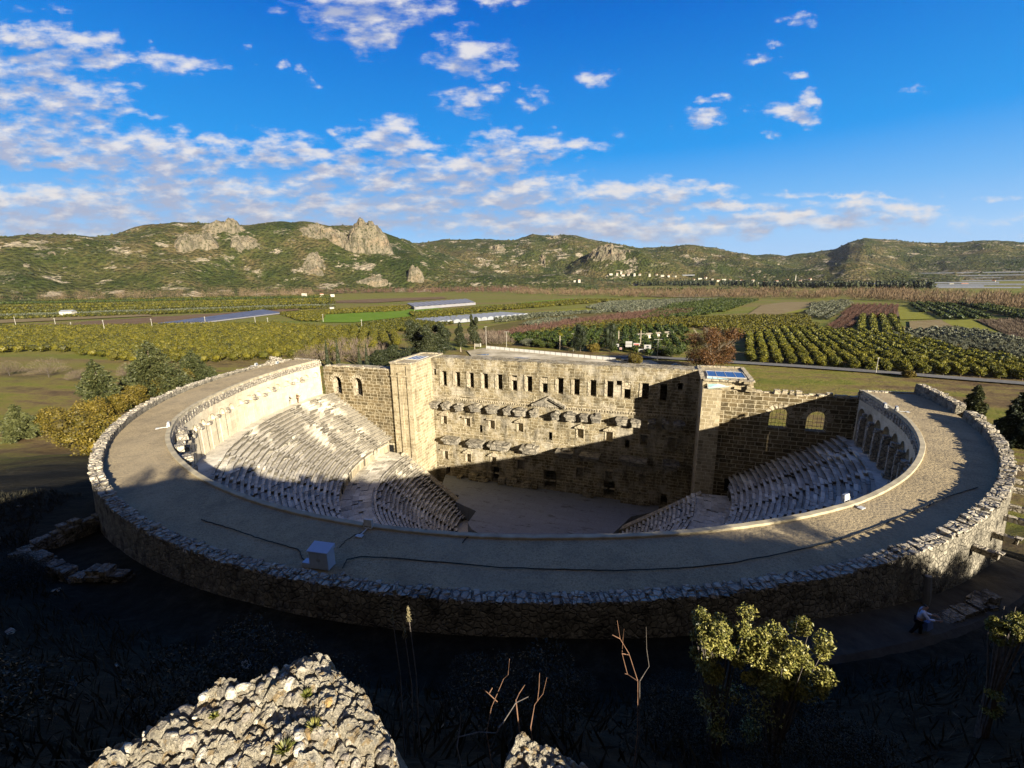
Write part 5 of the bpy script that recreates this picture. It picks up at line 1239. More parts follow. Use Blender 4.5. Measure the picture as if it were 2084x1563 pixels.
# the plane tree
p = G(1445, 757); tb = MB(); branches(tb, (0, 0, -.4), 21, .42, 18, 5, 1.15, 5)
lm = [((random.uniform(-8, 8) + 1.5, random.uniform(-6, 6), random.uniform(3, 17)), (random.uniform(2.6, 4.0),) * 2 + (random.uniform(2.2, 3.4),)) for k in range(38)]
mb = MB(); leaves(mb, lump_pts(15000, lm, .2), .27, .16); bare_pts(mb, 15, 20, 2600, .8, .022)
tree('plane_tree', p, mb, tb, M['plane'], M['palebark'], 'large russet plane tree with pale branches behind the right tower', rz=0.4)
# palms
def palm(u, v, h, lab):
    p = G(u, v); tb = MB().tube([(0, 0, -.3), (.1, 0, h * .5), (0, 0, h)], [.42, .32, .30], 8); mb = MB()
    for k in range(34):
        a = random.uniform(0, 6.28); e = random.uniform(-.5, 1.2); L = random.uniform(1.7, 2.4)
        s = np.linspace(0, 1, 7); x = L * s * math.cos(e); z = L * s * math.sin(e) - 1.1 * s * s
        P = np.stack([x * math.cos(a), x * math.sin(a), z + h], -1); W = .30 * np.sin(s * 2.6 + .4)
        n = np.array([-math.sin(a), math.cos(a), 0]); mb.grid(np.stack([P - n * W[:, None] + [0, 0, -.1], P, P + n * W[:, None] + [0, 0, -.1]], 1))
    rt = empty('palm_tree', p, 0, lab, 'palm tree', 'palms behind the white fence'); tb.build('trunk', M['palebark'], rt); mb.build('crown', M['orange'], rt)
palm(1139, 712, 9.5, 'palm tree with a thick pale trunk left of the dark evergreens')
palm(1258, 700, 10, 'palm tree just right of the second dark evergreen')
palm(1303, 700, 9.5, 'palm tree behind the billboards')
# ------------------------------------------------------------------ things on the plain
def ginstall(name, p, rz, label, cat, group=None): return empty(name, p, rz, label, cat, group)
# white fence with dark posts
f0, f1 = Pz(990, 711), Pz(1253, 737); d = f1 - f0; L = float(np.hypot(*d)); rz = math.atan2(d[1], d[0]); zf = PLAIN + 0.55
fr = ginstall('perimeter_fence', (f0[0], f0[1], zf), rz, 'long white panel fence with dark posts along the parking ground', 'fence')
NP = 24
for k in range(NP):
    MB().box(L * k / NP + .08, L * (k + 1) / NP - .08, -.05, .05, 0.05, 1.55).build('panel', M['white'], fr)
    MB().box(L * k / NP - .06, L * k / NP + .06, -.09, .09, -0.2, 1.75).build('post', M['darkpole'], fr)
f2 = Pz(1290, 738); d2 = f2 - f1; L2 = float(np.hypot(*d2))
rf = ginstall('railing', (f1[0], f1[1], zf), math.atan2(d2[1], d2[0]), 'short dark railing continuing the white fence to the road', 'railing')
mb = MB(); [mb.box(0, L2, -.03, .03, z, z + .05) for z in (.45, .85, 1.25)]; mb.build('rail', M['darkpole'], rf)
mb = MB(); [mb.box(x - .04, x + .04, -.05, .05, -.2, 1.35) for x in np.linspace(0, L2, 7)]; mb.build('uprights', M['darkpole'], rf)
gw = ginstall('gate_wall', (*Pz(978, 708), zf), rz, 'low white wall stub at the entrance beside the corner pine', 'wall')
MB().box(-4.5, -0.5, -.15, .15, 0, 1.7).build('panel', M['whitewash'], gw); MB().box(-.5, .2, -.3, .3, 0, 2.1).build('pier', M['whitewash'], gw)
def lamp(u, v, h, lab, arm=0.9):
    p = Pz(u, v); rt = ginstall('street_lamp', (*p, zf), 0, lab, 'street lamp', 'lamp posts round the parking ground')
    MB().tube([(0, 0, -.2), (0, 0, h)], [.14, .09], 8).build('post', M['pole'], rt)
    mb = MB(); mb.box(-arm, arm, -.1, .1, h - .05, h + .05); mb.box(-arm - .3, -arm + .1, -.16, .16, h - .1, h + .08); mb.box(arm - .1, arm + .3, -.16, .16, h - .1, h + .08); mb.build('lamp_head', M['pole'], rt)
lamp(990, 713, 13.0, 'tall pale pole with a bracket at the left end of the fence', .5)
lamp(1031, 708, 9.0, 'pale lamp post behind the left part of the white fence')
lamp(1167, 716, 9.5, 'pale lamp post beside the first dark evergreen')
lamp(1337, 734, 9.8, 'pale lamp post at the road fork left of the plane tree', 1.6)
lamp(1782, 761, 6.0, 'short leaning pole on the verge of the right road', .1)
for i, (u, v, h, lab) in enumerate([(33, 664, 10, 'utility pole farthest left on the plain'), (115, 669, 10.5, 'second utility pole from the left picture edge'), (214, 677, 11, 'tallest utility pole, standing above the cedars'), (311, 672, 10.5, 'utility pole just left of the blue greenhouse'), (419, 664, 9.5, 'utility pole in front of the blue greenhouse'), (521, 666, 9.5, 'utility pole right of the blue greenhouse'), (546, 663, 8, 'short utility pole near the green field'), (658, 656, 8.5, 'utility pole at the left corner of the bright green field'), (737, 673, 9.5, 'utility pole in the orchard below the bright green field'), (844, 636, 8.5, 'utility pole at the top right of the bright green field'), (146, 668, 6, 'short white topped pole between the left utility poles')]):
    p = Pz(u, v); mb = MB().tube([(0, 0, -.2), (0.12, 0, h)], [.24, .15], 7); mb.box(-.9, 1.1, -.08, .08, h - .9, h - .75)
    tag(mb.build('utility_pole', M['pole'], None, False, (*p, PLAIN)), lab, 'utility pole', 'utility poles across the left plain')
# billboards
for u, v, w, h, z, red, lab in [(1254, 714, 3.4, 1.9, 2.2, 0, 'plain white billboard, leftmost of the roadside signs'), (1279, 716, 4.2, 3.8, 2.6, 0, 'tallest billboard with two white panels'), (1295, 716, 4.2, 2.6, 2.6, 1, 'white billboard with red lettering'), (1317, 722, 4.2, 2.8, 3.0, 2, 'white billboard with a dark emblem at the right end of the signs'), (1304, 723, 3.0, 2.0, 1.4, 2, 'small low white sign with a dark mark under the red lettered one'), (1263, 717, 1.6, 1.4, 1.2, 1, 'smallest sign, reddish, low between the white ones')]:
    p = Pz(u, v); rt = ginstall('billboard', (*p, zf), rz * .4, lab, 'billboard', 'billboards by the road'); rt.scale = (.82, .82, .82)
    if h > 3: MB().box(-w / 2, w / 2, -.06, .06, z, z + h * .46).build('panel', M['signwhite'], rt); MB().box(-w / 2, w / 2, -.06, .06, z + h * .54, z + h).build('panel', M['signwhite'], rt)
    else: MB().box(-w / 2, w / 2, -.06, .06, z, z + h).build('panel', M['signwhite'], rt)
    for s in (-1, 1): MB().box(s * w * .38 - .07, s * w * .38 + .07, .07, .17, -.2, z + h * .9).build('post', M['darkpole'], rt)
    mb = MB()
    if red == 1:
        for k in range(6): mb.box(-w * .40 + k * w * .13, -w * .31 + k * w * .13, -.075, -.062, z + h * (.5 - .06 * (k % 2)), z + h * .78)
        mb.box(-w * .4, w * .38, -.075, -.062, z + h * .16, z + h * .28)
    if red == 2:
        t = np.linspace(0, 6.28, 14, endpoint=False); mb.add(np.stack([w * .2 * np.cos(t), np.full(14, -.066), z + h * .55 + h * .2 * np.sin(t)], -1), [list(range(14))]); mb.box(-w * .35, w * .35, -.075, -.064, z + h * .15, z + h * .24)
    if red: mb.build('lettering', M['signred'] if red == 1 else M['glassdark'], rt)
# vehicles
def car(u, v, rz, m, L, W, H_, van, lab):
    p = Pz(u, v); rt = ginstall('parked_van' if van else 'parked_car', (*p, zf + .05), rz, lab, 'van' if van else 'car')
    hl, hw = L / 2, W / 2
    pr = [(-hl, .35), (-hl, .9), (-hl * .94, H_ * .96), (hl * .35, H_), (hl * .68, 1.1), (hl * .98, .95), (hl, .4)] if van else [(-hl, .35), (-hl * .98, .9), (-hl * .72, .98), (-hl * .45, H_), (hl * .15, H_), (hl * .5, .95), (hl * .95, .85), (hl, .4)]
    n = len(pr); mb = MB(); tp = lambda z: .86 if z > 1.05 else 1.0
    V = [(x, s * hw * tp(z), z) for s in (-1, 1) for x, z in pr]
    mb.add(V, [list(range(n))[::-1]]); mb.add(V, [[n + i for i in range(n)]]); mb.add(V, [[i, (i + 1) % n, n + (i + 1) % n, n + i] for i in range(n)])
    b = mb.build('body', m, rt)
    mb = MB()
    for s in (-1, 1): mb.hexa([(-hl * .42, s * hw * .93, 1.0), (hl * .3, s * hw * .93, 1.0), (hl * .3, s * hw * .98, 1.0), (-hl * .42, s * hw * .98, 1.0), (-hl * .36, s * hw * .86, H_ - .12), (hl * .12, s * hw * .86, H_ - .12), (hl * .12, s * hw * .90, H_ - .12), (-hl * .36, s * hw * .90, H_ - .12)])
    mb.build('window', M['glassdark'], rt)
    for x in (-hl * .62, hl * .62):
        for s in (-1, 1):
            t = np.linspace(0, 6.28, 14, endpoint=False)
            mb = MB().tube([(x, s * hw * .86 - .1, .33), (x, s * hw * .86 + .14 * s, .33)], .33, 14); w = mb.build('wheel', M['tyre'], rt)
            MB().tube([(x, s * hw * .86 + .13 * s, .33), (x, s * hw * .86 + .16 * s, .33)], .19, 10).build('rim', M['metal'], w)
    for s in (-1, 1): MB().box(hl * .97, hl * 1.0, s * hw * .7 - .16, s * hw * .7 + .16, .62, .78).build('headlight', M['lampwhite'], rt)
car(1274, 741, -0.5, M['signwhite'], 4.7, 1.9, 1.9, True, 'white van parked at the end of the parking ground, half behind the orange leaved tree')
car(1376, 750, -0.2, M['cardark'], 4.3, 1.8, 1.45, False, 'dark car on the verge left of the plane tree')
sh = ginstall('long_shed', (*Pz(1332, 686), PLAIN), math.radians(25), 'long low reddish roofed shed among the groves behind the billboards', 'shed')
MB().box(-15, 15, -2.5, 2.5, 0, 2.2).build('wall', M['whitewash'], sh)
mb = MB(); mb.hexa([(-15.4, -3, 2.21), (15.4, -3, 2.21), (15.4, 3, 2.21), (-15.4, 3, 2.21), (-15.4, -.1, 3.2), (15.4, -.1, 3.2), (15.4, .1, 3.2), (-15.4, .1, 3.2)]); mb.build('roof', M['palebark'], sh)
# greenhouses
def tunnels(px0, px1, depth, n, lab):
    a, b = Pz(*px0), Pz(*px1); d = b - a; L = float(np.hypot(*d)); w = L / n
    rt = ginstall('polytunnel_greenhouse', (a[0], a[1], PLAIN + .6), math.atan2(d[1], d[0]), lab, 'greenhouse')
    t = np.linspace(math.pi, 0, 11)
    for k in range(n):
        x = w * (k + .5) + w / 2 * .97 * np.cos(t); z = 1.2 + (w * .28) * np.sin(t)
        x = np.concatenate([[x[0]], x, [x[-1]]]); z = np.concatenate([[0], z, [0]])
        mb = MB(); A = np.stack([x, x * 0, z], -1); B = np.stack([x, x * 0 + depth, z], -1)
        mb.grid(np.stack([A, B], 1)); mb.add(A, [list(range(len(A)))]); mb.build('tunnel_roof', M['film'], rt, False)
tunnels((893, 662), (1076, 645), 42, 14, 'white arched polytunnels in a row, in the middle of the plain')
def glasshouse(px, h, m, spans, lab):
    c = [Pz(u, v) for u, v in px]; rt = ginstall('greenhouse', (c[0][0], c[0][1], PLAIN + .5), 0, lab, 'greenhouse'); o = c[0]
    mb = MB(); c = [np.array(q) - o for q in c]
    mb.add([(*q, z) for z in (0, h) for q in c], [[0, 1, 5, 4], [1, 2, 6, 5], [2, 3, 7, 6], [3, 0, 4, 7]]); mb.build('wall', M['filmgrey'], rt)
    mb = MB(); N = spans * 2
    A = [c[0] + (c[1] - c[0]) * i / N for i in range(N + 1)]; B = [c[3] + (c[2] - c[3]) * i / N for i in range(N + 1)]
    P = np.array([[(*A[i], h + .02 + (i % 2) * .9), (*B[i], h + .02 + (i % 2) * .9)] for i in range(N + 1)]); mb.grid(P); mb.build('roof', m, rt)
glasshouse([(845, 631), (968, 621), (950, 613), (828, 623)], 4, M['filmgrey'], 12, 'long grey roofed greenhouse above the bright green field')
glasshouse([(318, 663), (412, 659), (572, 639), (535, 633)], 1.2, M['filmblue'], 16, 'wide dark blue grey greenhouse roof on the left plain')
glasshouse([(145, 611), (215, 605), (205, 600), (140, 606)], 4, M['filmgrey'], 6, 'small grey greenhouse at the foot of the left hill')
for i, (u, v, w, dp, lab) in enumerate([(1965, 556, 150, 4, 'longest thin white greenhouse high on the right, below the quarry mountain'), (2035, 561, 110, 4, 'white greenhouse second from the top at the right edge'), (1995, 567, 120, 3, 'thin pale greenhouse roof in the middle of the right cluster'), (2060, 572, 110, 3, 'pale greenhouse strip at the right edge, third down'), (1900, 577, 130, 3, 'long pale greenhouse right of the yellow house'), (2030, 581, 120, 3, 'pale greenhouse strip at the right edge, fourth down'), (1990, 588, 80, 3, 'lowest white greenhouse of the right cluster'), (1930, 585, 70, 3, 'white greenhouse behind the dark clump on the right'), (1690, 577, 80, 3, 'pale greenhouse roof right of the minaret'), (1740, 579, 60, 3, 'short pale greenhouse between the dark trees'), (1800, 577, 60, 3, 'pale greenhouse left of the yellow house'), (1390, 561, 40, 2, 'small pale greenhouse above the village')]):
    p = H(u, v); D = p.length; hw = w * D / 1800; rt = ginstall('greenhouse', (p.x, p.y, p.z - 1), math.atan2(-p.x, p.y), lab, 'greenhouse', 'greenhouses round the far village')
    MB().box(-hw, hw, 0, 30, 0, 4).build('wall', M['film'], rt); mb = MB()
    for k in range(3): mb.hexa([(-hw, k * 10, 4.01), (hw, k * 10, 4.01), (hw, k * 10 + 10, 4.01), (-hw, k * 10 + 10, 4.01), (-hw, k * 10 + 5, 6), (hw, k * 10 + 5, 6), (hw, k * 10 + 5.2, 6), (-hw, k * 10 + 5.2, 6)])
    mb.build('roof', M['film'], rt)
# village
VL = [(1243, 559), (1256, 560), (1264, 557), (1279, 560), (1291, 561), (1302, 560), (1322, 562), (1336, 560), (1348, 562), (1360, 563), (1372, 563), (1412, 570), (1424, 568), (1436, 567), (1450, 569), (1462, 572), (1473, 570), (1486, 571), (1498, 573), (1510, 572), (1524, 577), (1532, 574), (1545, 577), (1558, 575), (1566, 578), (1580, 574), (1590, 575), (1602, 574), (1612, 577), (1628, 574), (1640, 579), (1648, 570), (1655, 579), (1676, 580), (1700, 578), (1742, 582), (1805, 577), (1812, 580), (1838, 582), (1850, 582), (1872, 582), (1890, 583), (1935, 581), (1962, 580), (2010, 577), (2022, 574), (1170, 574), (1178, 575), (620, 606), (655, 603), (676, 604), (1268, 561)]
SIZES = ['small', 'long', 'square', 'tall', 'low', 'wide']
for i, (u, v) in enumerate(VL):
    p = H(u, v); D = p.length; k = random.choice([0, 1, 2, 3, 5]); w, dp, h = [(9, 8, 5), (20, 9, 5), (11, 11, 7), (10, 10, 12), (14, 9, 4), (17, 11, 6.5)][k]
    near = 'left of the village minaret' if u < 1612 else ('right of the village minaret' if u < 1800 else 'among the right hand greenhouses')
    if u < 700: near = 'at the far edge of the left plain'
    rt = ginstall('village_house', (p.x, p.y, p.z - .5), math.atan2(-p.x, p.y) + random.uniform(-.5, .5), f'{SIZES[k]} whitewashed house with a {"tiled" if i % 2 else "flat"} roof, {near}', 'house', f'{SIZES[k]} houses {near}')
    MB().box(-w / 2, w / 2, -dp / 2, dp / 2, -3, h).build('wall', M['whitewash'], rt)
    mb = MB()
    if i % 2: mb.hexa([(-w / 2 - .5, -dp / 2 - .5, h + .02), (w / 2 + .5, -dp / 2 - .5, h + .02), (w / 2 + .5, dp / 2 + .5, h + .02), (-w / 2 - .5, dp / 2 + .5, h + .02), (-w / 2 + 1.5, -.1, h + 2.3), (w / 2 - 1.5, -.1, h + 2.3), (w / 2 - 1.5, .1, h + 2.3), (-w / 2 + 1.5, .1, h + 2.3)]); mb.build('roof', M['tile'], rt)
    else: mb.box(-w / 2 - .2, w / 2 + .2, -dp / 2 - .2, dp / 2 + .2, h + .02, h + .5); mb.build('roof', M['whitewash'], rt)
    for x in np.linspace(-w * .3, w * .3, 3): MB().box(x - .6, x + .6, -dp / 2 - .05, -dp / 2 + .02, h * .45, h * .72).build('window', M['glassdark'], rt)
p = H(1618, 575); mn = ginstall('minaret', (p.x, p.y, p.z - 1), 0, 'slender white minaret rising above the village', 'minaret')
MB().tube([(0, 0, 0), (0, 0, 34)], [2.2, 1.7], 12).build('shaft', M['whitewash'], mn); MB().tube([(0, 0, 26), (0, 0, 27.5)], [2.6, 3.0], 12).build('balcony', M['whitewash'], mn); MB().tube([(0, 0, 34), (0, 0, 42)], [1.9, .1], 12).build('spire', M['filmgrey'], mn)
for i, (u, v, w, lab) in enumerate([(140, 640, 15, 'white farm building alone in the left fields'), (205, 602, 12, 'white shed roof beside the small grey greenhouse'), (617, 612, 7, 'small white hut by the field track at the centre left'), (676, 627, 7, 'tiny white hut beyond the blue greenhouse')]):
    p = Pz(u, v + 2); D = math.hypot(p[0], p[1]); hw = w * D / 1800
    rt = ginstall('farm_building', (*p, PLAIN + .3), .2, lab, 'farm building'); MB().box(-hw, hw, -hw * .7, hw * .7, 0, hw * .7).build('wall', M['whitewash'], rt)
    mb = MB(); mb.hexa([(-hw - .3, -hw * .75, hw * .7 + .02), (hw + .3, -hw * .75, hw * .7 + .02), (hw + .3, hw * .75, hw * .7 + .02), (-hw - .3, hw * .75, hw * .7 + .02), (-hw - .3, -.1, hw), (hw + .3, -.1, hw), (hw + .3, .1, hw), (-hw - .3, .1, hw)]); mb.build('roof', M['film'], rt)

# ------------------------------------------------------------------ things on the gallery
def on_gallery(u, v):
    x, y = Pz(u, v, RIM + 0.02); return Vector((x, y, RIM + 0.02))
pb = T(*pol(45.25, 273.9, 0)); cab = empty('electrical_cabinet', (pb.x, pb.y, RIM), AL + 0.12, 'pale grey blue electrical cabinet with a sloped top against the shaded parapet', 'electrical cabinet'); cab.scale = (.66, .66, .70)
mb = MB(); mb.box(-.78, .78, -.42, .42, 0.12, 1.42); mb.build('body', M['cabinet'], cab)
mb = MB(); mb.hexa([(-.86, -.5, 1.43), (.86, -.5, 1.43), (.86, .5, 1.43), (-.86, .5, 1.43), (-.86, -.5, 1.50), (.86, -.5, 1.50), (.86, .5, 1.72), (-.86, .5, 1.72)]); mb.build('lid', M['cabinet'], cab)
for s in (-1, 1): dr = MB().box(s * .385 - .375, s * .385 + .375, -.44, -.42, .2, 1.36).build('door', M['cabinet'], cab); MB().box(s * .1 - .02, s * .1 + .02, -.48, -.44, .75, .95).build('handle', M['metal'], dr)
mb = MB(); mb.box(-1.55, -.82, -.3, .28, 0, .38); mb.build('plinth_box', M['cabinet'], cab)
def flood(u, v, lab, s=.68):
    p = on_gallery(u, v); lx, ly = to_local(p.x, p.y); a = math.atan2(ly, lx) + AL
    rt = empty('floodlight', p, a + math.pi / 2, lab, 'floodlight', 'floodlights on the gallery edge'); rt.scale = (s, s, s)
    mb = MB(); mb.box(-.05, .05, -.75, .75, .02, .10); mb.box(-.30, .30, -.85, -.45, .02, .09); mb.box(-.34, .34, .45, .55, .02, .12); mb.build('bracket', M['lampwhite'], rt)
    mb = MB(); mb.hexa([(-.36, .52, .22), (.36, .52, .22), (.36, .86, .14), (-.36, .86, .14), (-.36, .58, .80), (.36, .58, .80), (.36, .84, .74), (-.36, .84, .74)]); h = mb.build('lamp_head', M['lampwhite'], rt)
    mb = MB(); mb.hexa([(-.30, .87, .20), (.30, .87, .20), (.30, .885, .20), (-.30, .885, .20), (-.30, .85, .70), (.30, .85, .70), (.30, .865, .70), (-.30, .865, .70)]); mb.build('lamp_glass', M['lampglass'], h)
    for sx in (-1, 1): MB().box(sx * .39 - .02, sx * .39 + .02, .5, .72, .08, .5).build('arm', M['lampwhite'], rt)
flood(741, 1083, 'floodlight on the shaded inner kerb near the electrical cabinet')
flood(332, 871, 'floodlight on the sunlit gallery at the left bend')
flood(1736, 1028, 'floodlight on the right kerb above the shaded seats')
flood(1812, 831, 'floodlight at the far right bend of the gallery')
flood(1836, 838, 'second floodlight close beside the one at the far right bend')
flood(517, 745, 'floodlight near the far left rubble stack, nearer the seats')
flood(560, 741, 'floodlight beside the far left rubble stack')
def cable(pts, lab, r=0.028):
    P = [on_gallery(u, v) + Vector((0, 0, .035)) for u, v in pts]; Q = []
    for i in range(len(P) - 1):
        for k in range(6):
            t = k / 6; q = P[i].lerp(P[i + 1], t); Q.append(q + Vector((random.uniform(-.03, .03), random.uniform(-.03, .03), 0)))
    Q.append(P[-1]); tag(MB().tube(Q, r, 5).build('cable', M['cable'], None, True), lab, 'cable', 'cables lying on the gallery')
cable([(697, 1158), (706, 1140), (730, 1134), (790, 1136), (900, 1145), (1020, 1156), (1150, 1160), (1250, 1162), (1380, 1158), (1480, 1148), (1600, 1126), (1700, 1102), (1780, 1076), (1850, 1045), (1920, 1015), (1990, 992)], 'long black cable running right from the cabinet along the gallery')
cable([(618, 1140), (606, 1118), (560, 1106), (520, 1094), (488, 1082), (455, 1072), (410, 1058)], 'black cable running left from the cabinet into the shade')
cable([(692, 1115), (705, 1100), (722, 1090), (738, 1084)], 'short black cable from the cabinet to the kerb floodlight', .022)
cable([(1785, 1074), (1830, 1054), (1872, 1040), (1905, 1022)], 'thin second cable lying in the sun on the right gallery', .02)
for u, v, lab in ((960, 1092, 'loose dark cable end on the shaded gallery near the kerb'),):
    cable([(u - 18, v + 14), (u - 12, v + 4), (u, v), (u + 10, v - 4)], lab, .03)
# ------------------------------------------------------------------ foreground slope
def at_y(u, v, y):
    d = px_ray(u, v); return Vector(d * (y / d[1]))
# conglomerate block just below the viewpoint
crest = [(-2.62, 1.75), (-2.42, 1.98), (-2.2, 2.2), (-2.03, 2.38), (-1.7, 2.46), (-1.36, 2.58), (-1.16, 2.52), (-1.02, 2.32), (-.88, 2.12), (-.72, 1.98), (-.53, 1.68), (-.44, 1.35), (-.42, .7), (-2.9, .7), (-2.85, 1.4)]
def sdist(px_, py_, poly):
    d = np.full(px_.shape, 1e9); n = len(poly)
    for i in range(n):
        a, b = np.array(poly[i]), np.array(poly[(i + 1) % n]); ab = b - a
        t = np.clip(((px_ - a[0]) * ab[0] + (py_ - a[1]) * ab[1]) / (ab @ ab), 0, 1)
        d = np.minimum(d, np.hypot(px_ - a[0] - t * ab[0], py_ - a[1] - t * ab[1]))
    ins = inside(poly, px_.ravel(), py_.ravel()).reshape(px_.shape)
    return np.where(ins, -d, d)
def worley(x, y, sc, seed):
    """distance to the nearest of a scatter of points, and that point's own random number"""
    x = x * sc; y = y * sc; xi, yi = np.floor(x), np.floor(y); best = np.full(x.shape, 9.0); sec = np.full(x.shape, 9.0); idn = np.zeros(x.shape)
    for i in (-1, 0, 1):
        for j in (-1, 0, 1):
            a, b = xi + i, yi + j
            h = np.abs(np.sin(a * 127.1 + b * 311.7 + seed * 7.3) * 43758.5453) % 1; h2 = np.abs(np.sin(a * 269.5 + b * 183.3 + seed * 3.1) * 43758.5453) % 1
            d = np.hypot(a + h - x, b + h2 - y); m = d < best; sec = np.where(m, best, np.minimum(sec, d)); idn = np.where(m, h * 7.7 % 1, idn); best = np.where(m, d, best)
    return best, sec, idn
def clasts(x, y):
    wx = x + .05 * (fbm(x * 9, y * 9, 51, 4) - .5); wy = y + .05 * (fbm(x * 9, y * 9, 57, 4) - .5); z = 0
    for sc, amp, seed in ((4.5, .066, 1), (10, .036, 2), (24, .014, 3)):
        f1, f2, idn = worley(wx, wy * 1.35, sc, seed)
        z = z + amp * (np.clip((f2 - f1) * 4.5, 0, 1) ** .6 * (.55 + .6 * idn) - .55) + amp * .4 * (idn - .5) * (wx * sc % 1) * .5
    return z + .03 * (fbm(x * 40, y * 40, 61, 3) - .5)
def rock_z(x, y):
    sd = sdist(x, y, crest) + 0.26 * (fbm(x * 3.2, y * 3.2, 4, 5) - .5)
    z = -2.55 + .045 * (x + 1.33) + .14 * (y - 2.5)
    z = z + 0.22 * (fbm(x * 2.1, y * 2.1, 21, 5) - .5) + .10 * (np.abs(2 * fbm(x * 3.3, y * 3.3, 27, 4) - 1) - .25) + clasts(x, y)
    z = z - np.where(sd > -0.18, (sd + 0.18) ** 2 * 1.4, 0) - np.maximum(sd, 0) * 4.5
    return np.maximum(z, -5.2)
X, Y = np.meshgrid(np.arange(-3.1, -.1, .0085), np.arange(.7, 2.9, .0085))
rk = MB().grid(np.stack([X, Y, rock_z(X, Y)], -1)).build('conglomerate_rock', M['congl'], None, False)
tag(rk, 'large sunlit block of pebbly conglomerate at the bottom of the view', 'rock')
def pebbles(n, fz, xr, yr, parent, ok, smin=.012, smax=.062):
    V, F = ico(2); mb = MB(); cnt = 0
    while cnt < n:
        x, y = random.uniform(*xr), random.uniform(*yr)
        if not ok(x, y): continue
        e = .02; z = float(fz(np.array([x]), np.array([y]))[0]); zx = float(fz(np.array([x + e]), np.array([y]))[0]); zy = float(fz(np.array([x]), np.array([y + e]))[0])
        nrm = Vector((-(zx - z) / e, -(zy - z) / e, 1)).normalized()
        s = smin + (smax - smin) * random.random() ** 2.6
        q = nrm.to_track_quat('Z', 'Y').to_matrix() @ Matrix.Rotation(random.uniform(0, 6.28), 3, 'Z') @ Matrix.Rotation(random.uniform(-.5, .5), 3, 'X')
        W = V * np.array([s, s * random.uniform(.6, .9), s * random.uniform(.4, .75)]) * (1 + .75 * (fbm(V[:, :1] * 1.6 + cnt, V[:, 1:2] * 1.6 + V[:, 2:] * 1.3, 2, 3) - .5))
        mb.add(W @ np.array(q).T + np.array([x, y, z - s * .30]), F); cnt += 1
    return tag(mb.build('pebbles', M['pebble'], parent, True), kind='stuff')
pebbles(520, rock_z, (-2.9, -.35), (.8, 2.75), rk, lambda x, y: float(sdist(np.array([x]), np.array([y]), crest)[0]) < .10)
rk2c = [(-.06, 1.72), (.03, 1.85), (.12, 1.80), (.30, 1.76), (.50, 1.72), (.68, 1.55), (.74, 1.0), (-.1, 1.0), (-.1, 1.5)]
def rock2_z(x, y):
    sd = sdist(x, y, rk2c) + .06 * (fbm(x * 6, y * 6, 14, 4) - .5)
    z = -2.37 - .05 * (x - .0) + .14 * (fbm(x * 4, y * 4, 31, 5) - .5) + .10 * (y - 1.7) + clasts(x + 7, y)
    z = z - np.where(sd > -.12, (sd + .12) ** 2 * 2.0, 0) - np.maximum(sd, 0) * 4
    return np.maximum(z, -4.4)
X, Y = np.meshgrid(np.arange(-.4, .9, .007), np.arange(.9, 2.2, .007))
rk2 = MB().grid(np.stack([X, Y, rock2_z(X, Y)], -1)).build('pitted_rock', M['congl'], None, False)
tag(rk2, 'smaller grey pitted rock at the bottom edge, right of the large block', 'rock')
pebbles(40, rock2_z, (-.1, .6), (1.1, 1.82), rk2, lambda x, y: float(sdist(np.array([x]), np.array([y]), rk2c)[0]) < .04, .02, .07)
# grass tufts on the block
for u, v, s, lab in ((625, 1420, .055, 'green grass tuft near the top of the pebbly block'), (640, 1485, .065, 'middle grass tuft on the pebbly block'), (580, 1532, .07, 'grass tuft lowest on the pebbly block'), (437, 1462, .04, 'tiny plant in the shaded crack of the pebbly block')):
    q = march(u, v, lambda x, y: float(rock_z(np.array([x]), np.array([y]))[0]), 1.5, 6)
    n = 170; a = rng.uniform(0, 6.28, n); D = np.stack([np.cos(a) * .8, np.sin(a) * .8, rng.uniform(.5, 1.5, n)], -1); P = D / np.linalg.norm(D, axis=1, keepdims=True) * s * rng.uniform(.3, .8, (n, 1))
    o = leaves(MB(), P, s * .34, .0026, D).build('grass_tuft', M['bushlit'], None, False, tuple(q)); tag(o, lab, 'grass tuft', 'grass tufts on the pebbly block')
# scrub on the dark slope
def ground_pt(x, y, dz=-.1): return Vector((x, y, float(ground_z(x, y)) + dz))
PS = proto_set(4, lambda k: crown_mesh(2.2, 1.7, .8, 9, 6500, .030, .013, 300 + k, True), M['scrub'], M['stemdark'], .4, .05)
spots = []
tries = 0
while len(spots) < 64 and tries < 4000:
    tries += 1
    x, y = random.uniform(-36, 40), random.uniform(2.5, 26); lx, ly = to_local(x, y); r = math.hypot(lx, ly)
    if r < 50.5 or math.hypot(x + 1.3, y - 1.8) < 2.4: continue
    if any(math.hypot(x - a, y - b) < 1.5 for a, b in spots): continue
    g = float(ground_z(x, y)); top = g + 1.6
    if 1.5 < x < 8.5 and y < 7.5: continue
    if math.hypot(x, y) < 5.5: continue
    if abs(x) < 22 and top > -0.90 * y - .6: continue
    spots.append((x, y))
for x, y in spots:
    k = random.randrange(4); rt = empty('scrub_bush', ground_pt(x, y), random.uniform(0, 6.28), 'low dark scrub bush out of view on the hilltop, added to notch the shadow edge', 'bush', 'dark scrub bushes on the shaded slope')
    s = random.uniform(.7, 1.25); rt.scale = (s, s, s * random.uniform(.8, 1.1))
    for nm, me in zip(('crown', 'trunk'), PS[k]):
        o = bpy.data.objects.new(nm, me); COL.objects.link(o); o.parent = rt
n = 26000; x = rng.uniform(-48, 46, n); y = rng.uniform(.8, 40, n); lx, ly = to_local(x, y); ok = (np.hypot(lx, ly) > 50.4) & (np.hypot(x + 1.4, y - 1.7) > 1.5)
